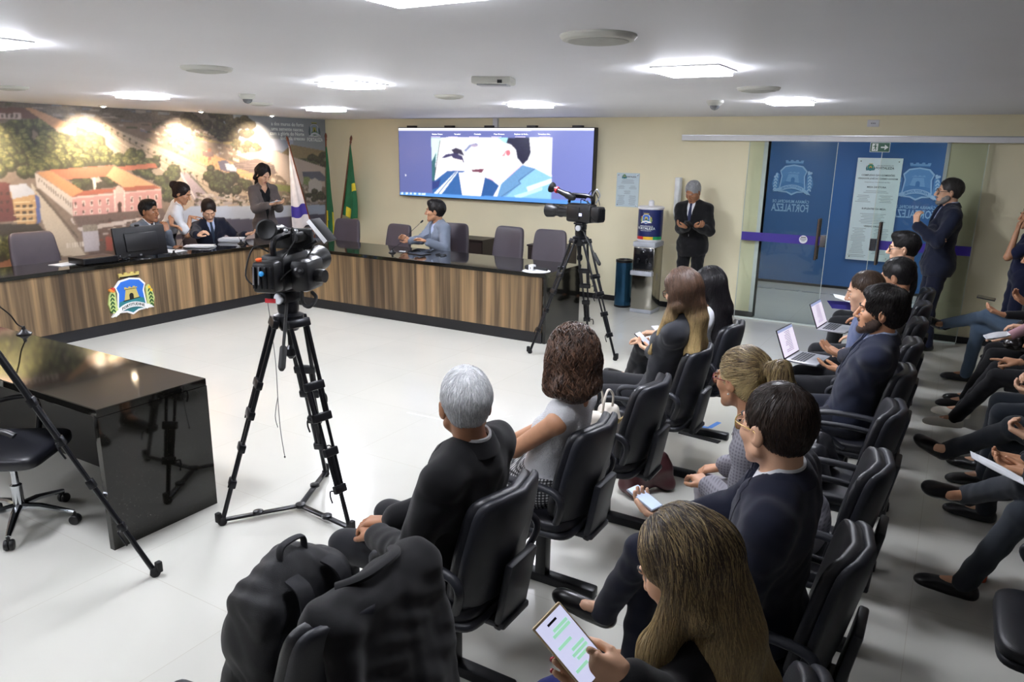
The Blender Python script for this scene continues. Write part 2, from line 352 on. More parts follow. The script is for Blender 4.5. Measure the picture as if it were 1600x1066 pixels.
def paint_mural(X, Y):
    p = Paint(X, Y, '#85725f', 3)
    n = sum(np.sin(X*a+Y*b+c)*k for a, b, c, k in ((.31, .5, 0, .5), (.9, -.4, 1, .3), (1.7, 1.9, 2, .25), (.1, .13, 4, .5)))
    p.c *= (1+.12*n)[..., None]
    sh = lambda pts: pts
    # far plain and the sky / sea on the right
    p.poly([(-200, 90), (520, 90), (520, 215), (300, 190), (-200, 200)], '#6d6357', .2)
    p.specks([(-100, 130), (300, 160), (300, 215), (120, 200), (-100, 190)], 150, 12, 3, ['#8b8378', '#4b4a3c', '#a59a8b', '#53563a', '#6e7884'], .05)
    p.poly([(330, 150), (520, 150), (520, 262), (470, 250), (400, 236), (350, 200)], '#8d9dae', .015)
    p.poly([(400, 217), (458, 217), (458, 238), (400, 232)], '#a3b4d6', .02)
    p.trees([(288, 178), (330, 170), (396, 190), (396, 212), (345, 222), (300, 212)], 60, 6.5, ('#2a2a1c', '#3c3a24', '#55502e', '#6a6038'))
    p.poly([(300, 212), (345, 222), (372, 222), (372, 228), (300, 218)], '#a08c46', .1)
    p.trees([(365, 218), (400, 222), (412, 232), (390, 236), (365, 232)], 18, 4, ('#36381f', '#4a4a2a', '#645e36', '#7a7040'))
    p.poly([(455, 226), (508, 236), (508, 250), (470, 252), (440, 240)], '#9b8756', .1); p.poly([(446, 247), (508, 247), (508, 256), (462, 258)], '#55603c', .15)
    p.trees([(462, 250), (508, 238), (508, 262), (470, 258)], 16, 4, ('#232a20', '#333a28', '#4a4e34', '#5a5a3c'))
    # city block between, avenue, pale lots
    p.specks([(215, 190), (300, 195), (440, 260), (508, 300), (508, 325), (300, 300), (230, 240)], 420, 7, 3, ['#b9a791', '#6d5f50', '#8d7c88', '#d6c3aa', '#4d4636', '#9c7b58', '#5d6b4c'], .35)
    p.poly([(120, 188), (165, 195), (330, 262), (405, 318), (508, 345), (508, 400), (360, 400), (262, 300), (150, 225)], '#b39e86', .07)
    p.poly([(150, 205), (190, 222), (345, 318), (330, 325), (180, 232)], '#a3937d', .05)
    for k in range(5): p.line(135+k*9, 196-k*1, 300+k*22, 315-k*6, 1.2, ['#8a7c60', '#d9c5a4', '#6b6a48', '#cdb896', '#7d7458'][k])
    p.poly([(278, 268), (300, 272), (330, 310), (345, 345), (320, 345)], '#9a8b98', .06); p.line(282, 270, 322, 340, 2, '#d3c8c4'); p.line(292, 268, 350, 330, 2, '#54604a')
    for k in range(26):
        x, y = 165+k*9.5, 205+k*5.2; p.line(x, y-8, x, y, .9, '#5a4e3c'); p.ell(x, y-8, 2.2, 1.6, '#4a5030')
    p.poly([(290, 232), (312, 232), (395, 268), (395, 282), (330, 262), (290, 244)], '#d09a52', .08)
    for k in range(16): p.line(296+k*6, 238+k*2.6, 296+k*6, 243+k*2.6, 1.2, '#8a6234')
    p.poly([(325, 232), (330, 232), (330, 250), (325, 250)], '#9a5c3c'); p.poly([(316, 236), (334, 238), (334, 246), (316, 244)], '#7a5f5c', .1)
    p.poly([(366, 241), (430, 236), (508, 262), (508, 292), (450, 286), (425, 262)], '#cdb9ac', .02)
    p.poly([(340, 252), (352, 250), (370, 262), (370, 272), (345, 266)], '#62607c', .05); p.poly([(351, 255), (369, 258), (369, 268), (355, 266)], '#c4ccd8', .03)
    p.poly([(364, 256), (402, 247), (428, 258), (432, 272), (400, 272), (368, 262)], '#6a5a5a', .12)
    for k in range(5): p.line(367+k*2, 258+k*3, 425, 254+k*4, 1, '#8c7a74')
    p.trees([(326, 262), (345, 264), (392, 284), (392, 300), (372, 306), (336, 292), (326, 276)], 26, 7.5, ('#1c2414', '#2f3a1c', '#47522a', '#616a36'))
    p.specks([(300, 300), (400, 305), (508, 300), (508, 322), (300, 322)], 160, 8, 3, ['#a79a96', '#4c4438', '#786a60', '#c2b6ac', '#384028'], .1)
    p.poly([(430, 288), (470, 292), (470, 302), (432, 298)], '#7e8a3c', .1)
    p.poly([(472, 268), (500, 268), (508, 276), (508, 284), (474, 278)], '#5a6480', .05); p.poly([(474, 276), (484, 277), (484, 290), (474, 288)], '#8aa254', .1)
    p.poly([(482, 284), (492, 278), (503, 286), (503, 300), (482, 302)], '#c9c4c0', .04); p.trees([(480, 300), (508, 296), (508, 314), (484, 312)], 10, 5, ('#22281a', '#333a22', '#454a2c', '#5a5c38'))
    # big wooded square at left
    p.trees([(-140, 205), (-60, 195), (30, 192), (62, 190), (100, 205), (125, 210), (160, 218), (165, 236), (150, 256), (70, 268), (30, 272), (-60, 262), (-140, 262)], 210, 10.5)
    p.trees([(150, 236), (205, 232), (222, 246), (215, 258), (160, 256)], 26, 7.5)
    p.trees([(208, 262), (240, 240), (262, 245), (278, 275), (300, 320), (262, 312), (232, 290)], 34, 8, ('#26301c', '#3a4826', '#55602f', '#747640'))
    p.poly([(-160, 168), (40, 168), (62, 185), (-160, 192)], '#6a4034', .08); p.poly([(38, 168), (52, 170), (118, 197), (84, 200)], '#c88e54', .06)
    p.poly([(-160, 176), (33, 177), (33, 186), (-160, 188)], '#c3aca4', .05)
    for k in range(16): p.poly([(-90+k*7.6, 178), (-86+k*7.6, 178), (-86+k*7.6, 184), (-90+k*7.6, 184)], '#564a48')
    p.poly([(84, 200), (118, 197), (118, 212), (90, 206)], '#b7a08a', .05)
    # the convent-like block with orange roofs and pink front
    p.poly([(170, 262), (242, 255), (246, 262), (180, 268)], '#b55a32', .06)
    p.poly([(54, 268), (178, 258), (252, 292), (254, 330), (124, 360), (113, 338)], '#8d7668', .05)
    p.poly([(104, 279), (168, 274), (200, 290), (132, 298)], '#3b3a2a', .2); p.poly([(136, 276), (160, 274), (160, 284), (138, 286)], '#b7a49a', .05); p.poly([(145, 278), (149, 278), (150, 296), (146, 296)], '#d8cfc6')
    p.trees([(108, 280), (136, 278), (140, 290), (120, 294)], 7, 7, ('#28301a', '#3c4624', '#545c30', '#6c703c')); p.trees([(162, 272), (184, 276), (196, 288), (168, 290)], 8, 8, ('#28301a', '#3c4624', '#545c30', '#6c703c'))
    p.poly([(76, 266), (178, 259), (166, 276), (104, 280)], '#c4622e', .05); p.poly([(57, 270), (78, 266), (131, 299), (112, 308)], '#cf8c44', .05)
    p.poly([(178, 259), (250, 293), (198, 296), (166, 275)], '#dba260', .05); p.poly([(112, 308), (131, 298), (240, 289), (252, 295), (190, 299)], '#b4512c', .05)
    p.poly([(55, 270), (112, 308), (114, 338), (58, 292)], '#cbbfb2', .04)
    for k in range(14): p.poly([(60+k*3.8, 278+k*2.9), (61.6+k*3.8, 279+k*2.9), (61.8+k*3.8, 285+k*3), (60.2+k*3.8, 284+k*3)], '#6a6052')
    p.poly([(112, 308), (252, 295), (253, 326), (115, 338)], '#d08f8a', .03); p.poly([(112, 308), (252, 295), (252, 297), (112, 311)], '#e3b9ae', .02)
    for k in range(11):
        x = 118+k*12.6; y = 320-k*1.15
        if abs(x-186) < 7: continue
        for dy, h in ((0, 7), (13, 4.5)):
            p.poly([(x-2.1, y-h/2-1+dy), (x+2.1, y-h/2-1.2+dy), (x+2.1, y+h/2+1+dy), (x-2.1, y+h/2+1+dy)], '#ead3c8'); p.poly([(x-1.2, y-h/2+dy), (x+1.2, y-h/2+dy), (x+1.2, y+h/2+dy), (x-1.2, y+h/2+dy)], '#4a2c2e')
    p.poly([(177, 297), (193, 294), (196, 330), (179, 331)], '#dfa8a0', .02); p.poly([(180, 296), (184, 289), (188, 292), (192, 294), (192, 302), (180, 303)], '#d9b8aa'); p.poly([(184, 318), (187, 314), (190, 318), (190, 331), (184, 332)], '#46281f')
    for x in (179, 194): p.line(x, 297, x+1, 331, 1.6, '#ecd8cc')
    # ground, fence, street, crossing
    p.poly([(114, 338), (253, 326), (270, 345), (262, 400), (140, 400), (126, 362)], '#6a5650', .1)
    p.poly([(112, 340), (120, 356), (250, 336), (250, 341), (126, 362), (110, 344)], '#c9bdb8', .06)
    p.specks([(126, 345), (250, 332), (256, 350), (150, 385)], 60, 7, 2.2, ['#b5aaa6', '#4c3e3a', '#8a4a3c', '#d4cac4'], -.1)
    p.poly([(48, 285), (60, 300), (80, 325), (96, 345), (135, 400), (88, 400), (68, 350), (52, 312)], '#c2b49a', .04); p.line(56, 296, 122, 372, 2.2, '#4a4034'); p.line(60, 296, 112, 360, 3, '#6a5a48')
    for k in range(7): p.poly([(104+k*4, 380-k*.4), (106+k*4, 380-k*.4), (107+k*4, 388-k*.4), (105+k*4, 388-k*.4)], '#dcd3c4')
    p.poly([(128, 352), (152, 350), (156, 392), (132, 394)], '#b4b2c0', .04); p.poly([(128, 352), (152, 350), (153, 360), (130, 362)], '#8d8676', .15)
    p.poly([(165, 370), (176, 370), (176, 392), (166, 392)], '#b04234', .05)
    p.poly([(-120, 270), (16, 286), (26, 346), (-120, 356)], '#6a2422', .1)
    for k in range(9):
        for j in range(3): p.poly([(-70+k*10, 300+j*13), (-66+k*10, 300+j*13), (-66+k*10, 305+j*13), (-70+k*10, 305+j*13)], '#3a1618')
    p.poly([(14, 290), (40, 287), (58, 303), (56, 350), (28, 354)], '#c79a52', .06); p.poly([(14, 290), (40, 287), (57, 303), (20, 311)], '#b9c0cc', .03); p.poly([(55, 304), (62, 308), (64, 346), (58, 350)], '#3858a0', .08)
    for j in range(4):
        p.line(22, 317+j*10, 55, 314+j*10, 1.4, '#e0c890')
        for k in range(3): p.poly([(25+k*10, 320+j*10), (31+k*10, 319.5+j*10), (31+k*10, 324+j*10), (25+k*10, 324.5+j*10)], '#3e3226')
    p.poly([(-160, 350), (60, 350), (80, 372), (96, 400), (96, 440), (-160, 450)], '#2c2a1e', .25); p.trees([(-140, 366), (36, 372), (40, 400), (-140, 420)], 60, 8)
    p.poly([(-10, 414), (20, 404), (36, 406), (34, 425), (-10, 430)], '#b06a3a', .08); p.ell(20, 378, 2, 9, '#cfd0c6')
    # wave bands along the foot
    p.poly([(262, 345), (300, 322), (380, 322), (508, 320), (508, 430), (250, 430)], '#9fb6da', .02); p.poly([(262, 352), (330, 344), (380, 352), (380, 362), (262, 366)], '#c9cede', .02)
    p.poly([(262, 372), (345, 342), (400, 342), (508, 334), (508, 354), (262, 376)], '#2b3663', .03); p.poly([(262, 376), (508, 352), (508, 364), (262, 386)], '#b1a9ba', .03)
    p.poly([(262, 386), (508, 364), (508, 500), (262, 500)], '#23305c', .03)
    # continuation of the town out of sight to the left
    p.trees([(-900, 60), (-160, 195), (-160, 300), (-900, 260)], 260, 20)
    p.poly([(-620, 230), (-300, 250), (-160, 300), (-420, 330), (-620, 300)], '#c4682f', .06); p.poly([(-620, 300), (-420, 330), (-160, 300), (-160, 330), (-420, 372), (-620, 345)], '#cfa89a', .06)
    g_ = p.c.mean(-1, keepdims=True); p.c = p.c*.72+g_*.28; p.c = p.c*.82+np.array(lin('#a39a94'))*.16
    return p.c
def picture(name, P0, P1, P3, step, mapper, paint, m, parent=None, kind=None, blur=1):
    """flat picture P0 (corner), P1 (along), P3 (up); mapper gives picture coordinates of a world point"""
    P0, P1, P3 = map(lambda q: np.array(q, float), (P0, P1, P3)); a, b = P1-P0, P3-P0
    nu, nv = int(np.linalg.norm(a)/step)+1, int(np.linalg.norm(b)/step)+1
    U, W = np.meshgrid(np.linspace(0, 1, nu), np.linspace(0, 1, nv), indexing='ij'); G = P0+U[..., None]*a+W[..., None]*b
    X, Y = mapper(G); C = paint(X, Y)
    for _ in range(blur):
        Q = np.pad(C, ((1, 1), (1, 1), (0, 0)), 'edge'); C = (Q[1:-1, 1:-1]*4+Q[:-2, 1:-1]+Q[2:, 1:-1]+Q[1:-1, :-2]+Q[1:-1, 2:])/8
    idx = np.arange(nu*nv).reshape(nu, nv); F = np.stack([idx[:-1, :-1], idx[1:, :-1], idx[1:, 1:], idx[:-1, 1:]], -1).reshape(-1, 4)
    me = fast_mesh(name, G.reshape(-1, 3), F); me.materials.append(m)
    at = me.color_attributes.new('Col', 'FLOAT_COLOR', 'POINT'); at.data.foreach_set('color', np.concatenate([C.reshape(-1, 3), np.ones((nu*nv, 1))], 1).astype(np.float32).ravel())
    return link(name, me, parent, kind)
def fast_mesh(name, v, f, smooth=False):
    me = bpy.data.meshes.new(name); n = len(f); me.vertices.add(len(v)); me.vertices.foreach_set('co', np.asarray(v, np.float32).ravel())
    me.loops.add(4*n); me.loops.foreach_set('vertex_index', np.asarray(f, np.int32).ravel())
    me.polygons.add(n); me.polygons.foreach_set('loop_start', np.arange(n, dtype=np.int32)*4); me.polygons.foreach_set('loop_total', np.full(n, 4, np.int32))
    if smooth: me.polygons.foreach_set('use_smooth', np.ones(n, bool))
    me.update(calc_edges=True); return me
def photo_map(G):
    d = G-np.array(CP); z = d@CF; return 800+FPX*(d@CR)/z, 533-FPX*(d@CU)/z
mu = thing('wall_mural', 'full-wall printed aerial view of a city with an orange-roofed pink building, behind the left desk', 'mural')
picture('print', (-.002, -8.95, 0.01), (-.002, -.004, .01), (-.002, -8.95, 2.595), .0125, photo_map, paint_mural, vcol_mat('glossy mural print', .28), mu)
MB().bb((-.012, -8.95, .005), (-.003, -.004, 2.598)).build('backing', M_white, mu, 0)

# ---------------------------------------------------------------- coat of arms, flat pieces in (u,v), one unit wide
def arc(cx, cy, r, a0, a1, n=10): return [(cx+r*cos(R(a0+(a1-a0)*i/n)), cy+r*sin(R(a0+(a1-a0)*i/n))) for i in range(n+1)]
def crest_shapes():
    S = []
    sh = [(-.24, .33), (0, .37), (.24, .33), (.36, .2), (.31, .06), (.33, -.12), (.35, -.28), (.3, -.38), (.14, -.39), (0, -.46), (-.14, -.39), (-.3, -.38), (-.35, -.28), (-.33, -.12), (-.31, .06), (-.36, .2)]
    sc = lambda P, k, dx=0, dy=0: [(x*k+dx, y*k+dy) for x, y in P]
    S.append(('white', sh)); S.append(('blue', sc(sh, .9)))
    S.append(('teal', [(-.29, -.14), (-.1, -.1), (.1, -.07), (.29, -.12), (.31, -.27), (.27, -.34), (.12, -.35), (0, -.41), (-.12, -.35), (-.27, -.34), (-.31, -.27)]))
    S.append(('dark', [(-.2, -.12), (.2, -.08), (.2, -.1), (-.2, -.145)]))
    S.append(('sand', [(-.17, -.115), (-.12, .12), (.12, .13), (.18, -.085)])); S.append(('sand', [(-.15, .12), (-.15, .17), (-.1, .17), (-.1, .15), (-.05, .15), (-.05, .175), (.0, .175), (0, .15), (.05, .15), (.05, .175), (.1, .175), (.1, .15), (.15, .15), (.15, .12)]))
    S.append(('dark', [(-.145, .125), (.145, .13), (.145, .118), (-.145, .112)])); S.append(('dark', [(-.05, -.11), (-.05, -.02)]+arc(0, -.02, .05, 180, 0)+[(.05, -.1)]))
    S.append(('sand', [(-.22, .38), (-.24, .48), (-.17, .48), (-.16, .45), (-.11, .45), (-.1, .49), (-.04, .49), (-.03, .46), (.03, .46), (.04, .49), (.1, .49), (.11, .45), (.16, .45), (.17, .48), (.24, .48), (.22, .38)]))
    S.append(('dark', [(-.22, .38), (.22, .38), (.225, .41), (-.225, .41)]))
    for s in (-1, 1):
        S.append(('pale', [(s*x, y) for x, y in ((.36, .1), (.44, .16), (.5, .02), (.54, -.15), (.5, -.3), (.42, -.38), (.34, -.36), (.36, -.1))]))
        for k in range(5):
            y = .04-k*.085
            for q in (0, 1):
                cx = .395+.045*q+.012*k*(1-.18*k)+.02; cx = cx*s; a = R(60 if q == 0 else 120)*(1 if s > 0 else -1)
                if s < 0: a = R(120 if q == 0 else 60)
                P = [(.05*cos(t), .018*sin(t)) for t in np.linspace(0, 2*pi, 9)[:-1]]; S.append(('green', [(cx+x*cos(a)-z*sin(a), y+x*sin(a)+z*cos(a)) for x, z in P]))
    for x, y, c in ((-.46, .15, 'orange'), (-.41, .13, 'orange'), (-.4, .17, 'red'), (.43, .1, 'yellow'), (.47, .03, 'yellow')): S.append((c, arc(x, y, .033, 0, 324, 9)))
    rb = [(-.42, -.44), (-.36, -.33)]+[(u, -.25+.1*(1-(u/.33)**2)-.02) for u in np.linspace(-.33, .33, 9)]+[(.36, -.3), (.42, -.35)]
    lo = [(.36, -.36)]+[(u, -.36+.1*(1-(u/.33)**2)-.02) for u in np.linspace(.33, -.33, 9)]
    S.append(('white', rb+lo)); S.append(('white', [(-.5, -.44), (-.34, -.4), (-.36, -.3), (-.44, -.37)])); S.append(('white', [(.5, -.37), (.34, -.36), (.34, -.26), (.43, -.3)]))
    return S
CREST = {'white': '#f2f2f0', 'blue': '#2f6fd0', 'teal': '#2d7d84', 'dark': '#1b1a16', 'sand': '#c9b66a', 'pale': '#c7d489', 'green': '#2c5a2a', 'orange': '#e08a3a', 'red': '#d0453a', 'yellow': '#f0c432'}
def crest_map(pal, pre):
    return {k: mat(pre+k+' enamel', pal.get(k, c), .35, var=.02) for k, c in CREST.items()}
def crest(name, fr, size, parent, mats, step=.0012, motto=True, keep=None):
    b = MB(); ks = list(mats); k = 0; inc = max(.00015, size*.0008)
    for c, P in crest_shapes():
        if keep and c not in keep: continue
        b.cm = ks.index(c); k += 1; b.prism([(u*size, v*size) for u, v in P], fr, 0, step+k*inc)
    o = b.build(name, [mats[q] for q in ks], parent, 0)
    if motto:
        F = lambda u, v, w: fr(u, v+size*(-.352+.1*(1-(u/size/.33)**2)), w+step+k*inc)
        text('motto', 'FORTITUDINE', F, size*.085, mats['dark'], parent, bold=True, th=.0015)
    return o

# ---------------------------------------------------------------- desks
def desk(name, label, lo, hi, loc, front, ends, skip=()):
    """worktop lo..hi; front: (axis, coordinate, sign) of the wooden face"""
    t = thing(name, label, 'desk', loc); L = np.array(loc, float); x0, y0 = lo; x1, y1 = hi; Ht = .81
    q = lambda a, b: (np.array(a)-L, np.array(b)-L)
    MB().bb(*q((x0, y0, Ht-.045), (x1, y1, Ht)), .004, 1).build('worktop', M_granite, t)
    for e in ends:
        MB().bb(*q(*e)).build('end_panel', M_granite, t, 0)
    ax, c, s = front
    if ax == 'x':
        MB().bb(*q((c-.03 if s > 0 else c, y0+.0, .13), (c if s > 0 else c+.03, y1, Ht-.045))).build('front_panel', M_wood, t, 0)
        MB().bb(*q((c-.05, y0, 0), (c-.012, y1, .13))).build('plinth', M_dark, t, 0)
    else:
        MB().bb(*q((x0, c if s < 0 else c-.03, .13), (x1-.05, c+.03 if s < 0 else c, Ht-.045))).build('front_panel', M_wood, t, 0)
        MB().bb(*q((x0, c+.012 if s < 0 else c-.05, 0), (x1-.05, c+.05 if s < 0 else c-.012, .13))).build('plinth', M_dark, t, 0)
    return t
desk('left_desk', 'long granite-topped desk with plank front carrying the coat of arms, before the mural', (.93, -7.42), (1.62, -2.87), (1.27, -5, 0), ('x', 1.6, 1), [])
desk('back_desk', 'long desk with black granite top and brown plank front, below the big screen', (.93, -2.87), (6.0, -1.95), (3.4, -2.4, 0), ('y', -2.85, -1), [((5.96, -2.83, 0), (5.995, -1.96, .765))])
nd = desk('near_desk', 'near black granite desk end reflecting the mural, beside the office chair', (.93, -8.05), (6.14, -7.385), (3.5, -7.7, 0), ('y', -7.41, 1), [((6.1, -8.05, 0), (6.14, -7.385, .765))])
MB().bb((.93-3.5, 7.7-7.47, .03), (6.1-3.5, 7.7-7.442, .765)).build('inner_lining', M_dark, nd, 0)
cr = thing('desk_coat_of_arms', 'coloured coat of arms with blue shield and motto ribbon on the left desk front', 'emblem', (1.6, -4.965, .43))
crest('shield', lambda u, v, w: (w+.001, u, v), .53, cr, crest_map({}, 'desk '), .02)

# ---------------------------------------------------------------- the big screen
SX0, SX1, SZ0, SZ1, SY = 1.75, 5.26, 1.375, 2.45, -.13
sc_ = thing('video_wall', 'wide wall-mounted screen showing a zoomed video call image', 'screen', ((SX0+SX1)/2, -.06, SZ0)); o_ = V((SX0+SX1)/2, -.06, SZ0)
MB().bb(V(SX0-.012, SY+.004, SZ0-.012)-o_, V(SX1+.012, -.01, SZ1+.012)-o_, .004, 1).build('housing', M_black, sc_)
def paint_screen(X, Y):
    p = Paint(X, Y, '#5a628c', 5); p.c[:] = np.array(lin('#6068a0'))*(.75+.5*np.clip((X-100)/1400, 0, 1))[..., None]
    p.poly([(90, 60), (1500, 60), (1500, 106), (90, 106)], '#eef0ff', 0)
    f = [(328, 156), (1168, 156), (1160, 585), (336, 548)]; p.poly(f, '#f4f4ff', .01); inside = p.mask(f); keep = p.c.copy()
    p.poly([(328, 156), (400, 156), (340, 420), (332, 420)], '#bcd6d6', .03); p.line(390, 175, 350, 440, 6, '#4a3a3a'); p.poly([(332, 320), (362, 260), (352, 470), (334, 480)], '#2c5d68', .1)
    p.poly([(395, 300), (430, 270), (500, 262), (545, 285), (560, 335), (520, 310), (490, 320), (470, 285), (420, 300)], '#35345a', .15); p.poly([(465, 240), (500, 225), (540, 240), (560, 285), (520, 270), (480, 262)], '#2c2b44', .1)
    p.poly([(400, 310), (480, 300), (545, 315), (545, 380), (470, 400), (410, 380)], '#fdf0f2', .01)
    p.poly([(332, 470), (440, 385), (560, 385), (545, 560), (336, 545)], '#2c5a94', .06); p.poly([(345, 545), (500, 390), (515, 392), (400, 548)], '#dfe8f6', .02); p.line(375, 545, 505, 392, 7, '#33507c'); p.poly([(332, 455), (360, 460), (395, 440), (380, 500), (332, 520)], '#2a3a74', .05)
    p.poly([(560, 240), (620, 195), (680, 190), (800, 160), (900, 250), (920, 330), (880, 370), (760, 380), (620, 395), (575, 345)], '#fffafd', .005)
    p.poly([(552, 250), (590, 205), (640, 192), (660, 205), (610, 215), (570, 255)], '#7d86a8', .1); p.ell(628, 212, 26, 10, '#9a8fa8', .1)
    p.poly([(790, 156), (1010, 156), (1020, 260), (1000, 310), (965, 345), (925, 300), (915, 240), (880, 205), (830, 190)], '#151a38', .25)
    p.poly([(790, 156), (860, 156), (850, 195), (820, 185)], '#9ad4e8', .2); p.ell(870, 255, 42, 38, '#fff0f2', .01); p.ell(862, 262, 16, 22, '#c06a78', .1); p.poly([(815, 285), (850, 240), (840, 285)], '#e58a94', .05)
    p.poly([(760, 375), (925, 320), (965, 350), (880, 420), (800, 470), (720, 440)], '#fbc8d8', .02); p.poly([(800, 370), (910, 330), (880, 400), (800, 430)], '#fff2f6', .01)
    p.poly([(520, 400), (610, 395), (720, 365), (740, 400), (720, 440), (700, 570), (545, 560)], '#fffbfe', .005); p.poly([(605, 378), (700, 370), (680, 400), (615, 396)], '#6a3a4e', .1)
    p.poly([(700, 430), (750, 450), (800, 490), (750, 580), (670, 575)], '#27518a', .06); p.poly([(810, 480), (960, 345), (1050, 370), (1165, 430), (1160, 590), (780, 585)], '#7fb3e0', .05)
    p.poly([(820, 470), (960, 345), (1050, 370), (940, 460), (950, 475), (850, 560), (780, 580)], '#5f8bb6', .07); p.line(1050, 372, 935, 455, 5, '#2d4a78'); p.line(935, 455, 950, 475, 5, '#2d4a78'); p.line(950, 475, 800, 575, 4, '#2d4a78')
    p.poly([(990, 500), (1165, 440), (1165, 470), (1000, 530)], '#d6f0ff', .03); p.poly([(900, 560), (1100, 500), (1100, 520), (930, 580)], '#aedcff', .03)
    p.c[~inside] = keep[~inside]
    p.poly([(100, 535), (300, 540), (1160, 585), (1460, 600), (1460, 630), (100, 560)], '#4f86c8', .02)
    for x, y, ww in ((120, 537, 12), (152, 538, 14), (180, 538, 14), (208, 540, 14), (240, 542, 14), (262, 542, 26)): p.poly([(x, y), (x+ww, y), (x+ww, y+11), (x, y+11)], '#cfe2f6', 0)
    p.poly([(146, 408), (156, 418), (150, 424)], '#ffffff', 0)
    return p.c
def smap(G): x, y = photo_map(G); return (x-600)*4.4444, (y-180)*4.4444
sp_ = picture('display', (SX0, SY, SZ0), (SX1, SY, SZ0), (SX0, SY, SZ1), .008, smap, paint_screen, vcol_mat('lit display', .25, SCREEN_STRENGTH), sc_, blur=3); sp_.location = -Vector(tuple(o_))
M_ui = mat('lit white letters', '#ffffff', .5, emit=1.0, var=0)
for s_, x_ in (('Sistema Câmara', 370), ('Vereador', 510), ('Comissão', 650), ('Mesa Diretora', 800), ('Explorar de Rede...', 955), ('Vereadora Sala...', 1115)):
    q = by(600+x_/4.4444, 180+131/4.4444, SY); text('caption', s_, lambda u, v, w, q=q: V(q[0]+u, SY-.002-w, q[2]+v-.012)-o_, .032, M_ui, sc_, th=.001)
b = MB()
for x_ in (345, 465, 610, 765, 930, 1100):
    q = by(600+x_/4.4444, 180+151/4.4444, SY); b.bb(V(q[0]-.05, SY-.002, q[2]-.006)-o_, V(q[0]+.13, SY, q[2]+.006)-o_)
b.build('name_bar', mat('lit grey bar', '#b9b0d0', .5, emit=.8, var=0), sc_, 0)
for k in range(5): MB().bb(V(SX0+.15+k*.75, -.1, SZ1+.012)-o_, V(SX0+.3+k*.75, -.02, SZ1+.04)-o_).build('hanger', M_black, sc_, 0)
MB().bb((3.52, -.045, SZ1+.01), (3.6, -.0, CEIL_H)).build('trim_3', M_white, None, 0, 'structure')
# ---------------------------------------------------------------- cushions, chairs
def sq(b, c, size, rot=None, e1=.35, e2=.35, nu=32, nv=16, bend=None):
    """superquadric cushion: e1 across the third axis, e2 within the first two"""
    s = lambda x, e: np.sign(x)*abs(x)**e; vs, fs = [], []
    for j in range(nv+1):
        v = -pi/2+pi*j/nv
        for i in range(nu):
            u = 2*pi*i/nu; p = V(size[0]/2*s(cos(v), e1)*s(cos(u), e2), size[1]/2*s(cos(v), e1)*s(sin(u), e2), size[2]/2*s(sin(v), e1))
            if bend: p = bend(p)
            vs.append(np.array(rot)@p+np.array(c) if rot is not None else p+np.array(c))
    for j in range(nv):
        for i in range(nu): fs.append((j*nu+i, j*nu+(i+1)%nu, (j+1)*nu+(i+1)%nu, (j+1)*nu+i))
    return b.add(vs, fs)
def rotx(a): return np.array([[1, 0, 0], [0, cos(a), -sin(a)], [0, sin(a), cos(a)]])
def roty(a): return np.array([[cos(a), 0, sin(a)], [0, 1, 0], [-sin(a), 0, cos(a)]])
def rotz(a): return np.array([[cos(a), -sin(a), 0], [sin(a), cos(a), 0], [0, 0, 1]])
M_leather = mat('black vinyl', '#1a1b21', .36, bump=.15, bscale=350, var=.08, spec=.6)
M_shell = mat('dark grey plastic shell', '#23252c', .45, bump=.08, bscale=300)
M_mauve = mat('brown grey leather', '#4b444c', .42, bump=.15, bscale=260, var=.05)
M_iron = mat('black painted steel', '#15161a', .4, .3)
def audience_chair(label, loc, rz, group):
    t = thing('audience_chair', label, 'chair', loc, rz, group); A = rotx(R(12))
    bk = lambda p: V(p[0]*(1-.12*max(0, p[1])/.24), p[1], p[2]-1.1*p[0]**2)
    Bk = A@rotx(R(90))      # cushion local: x width, y height, z backwards thickness
    sq(MB(), (0, -.235, .69), (.46, .47, .065), Bk, .45, .3, bend=bk).build('backrest', M_leather, t, 60)
    sq(MB(), (0, -.275, .685), (.475, .485, .055), Bk, .5, .28, bend=bk).build('backrest_shell', M_shell, t, 60)
    sq(MB(), (0, .01, .445), (.49, .49, .085), None, .5, .35).build('seat', M_leather, t, 60)
    sq(MB(), (0, -.0, .41), (.5, .5, .05), None, .5, .3).build('seat_shell', M_shell, t, 60)
    b = MB(); b.box((0, -.3, .5), (.2, .035, .3), rotx(R(10)), .01); b.box((0, -.2, .375), (.2, .22, .03), None, .01); b.build('back_bracket', M_shell, t)
    for s in (-1, 1):
        P = [(s*.265, -.2, .5), (s*.29, -.235, .6), (s*.29, -.2, .655), (s*.29, -.08, .672), (s*.29, .1, .665), (s*.29, .16, .64), (s*.29, .165, .6), (s*.28, .1, .53), (s*.265, -.02, .45)]
        MB().tube(smooth_path(P, 4), .019, 10, flat=.8).build('armrest', M_shell, t, 60)
    MB().bb((-.03, -.03, .045), (.03, .03, .4), .006).build('post', M_iron, t)
    b = MB(); b.bb((-.034, -.3, .0), (.034, .28, .052), .012); b.build('foot', M_iron, t)
    MB().bb((-.3, -.03, .345), (.3, .03, .39), .005).build('beam', M_iron, t)
    return t
def smooth_path(P, n=5):
    P = [np.array(p, float) for p in P]; out = []
    for i in range(len(P)-1):
        a, b_, c, d = P[max(i-1, 0)], P[i], P[i+1], P[min(i+2, len(P)-1)]
        for k in range(n):
            t = k/n; out.append(.5*((2*b_)+(-a+c)*t+(2*a-5*b_+4*c-d)*t*t+(-a+3*b_-3*c+d)*t**3))
    out.append(P[-1]); return out
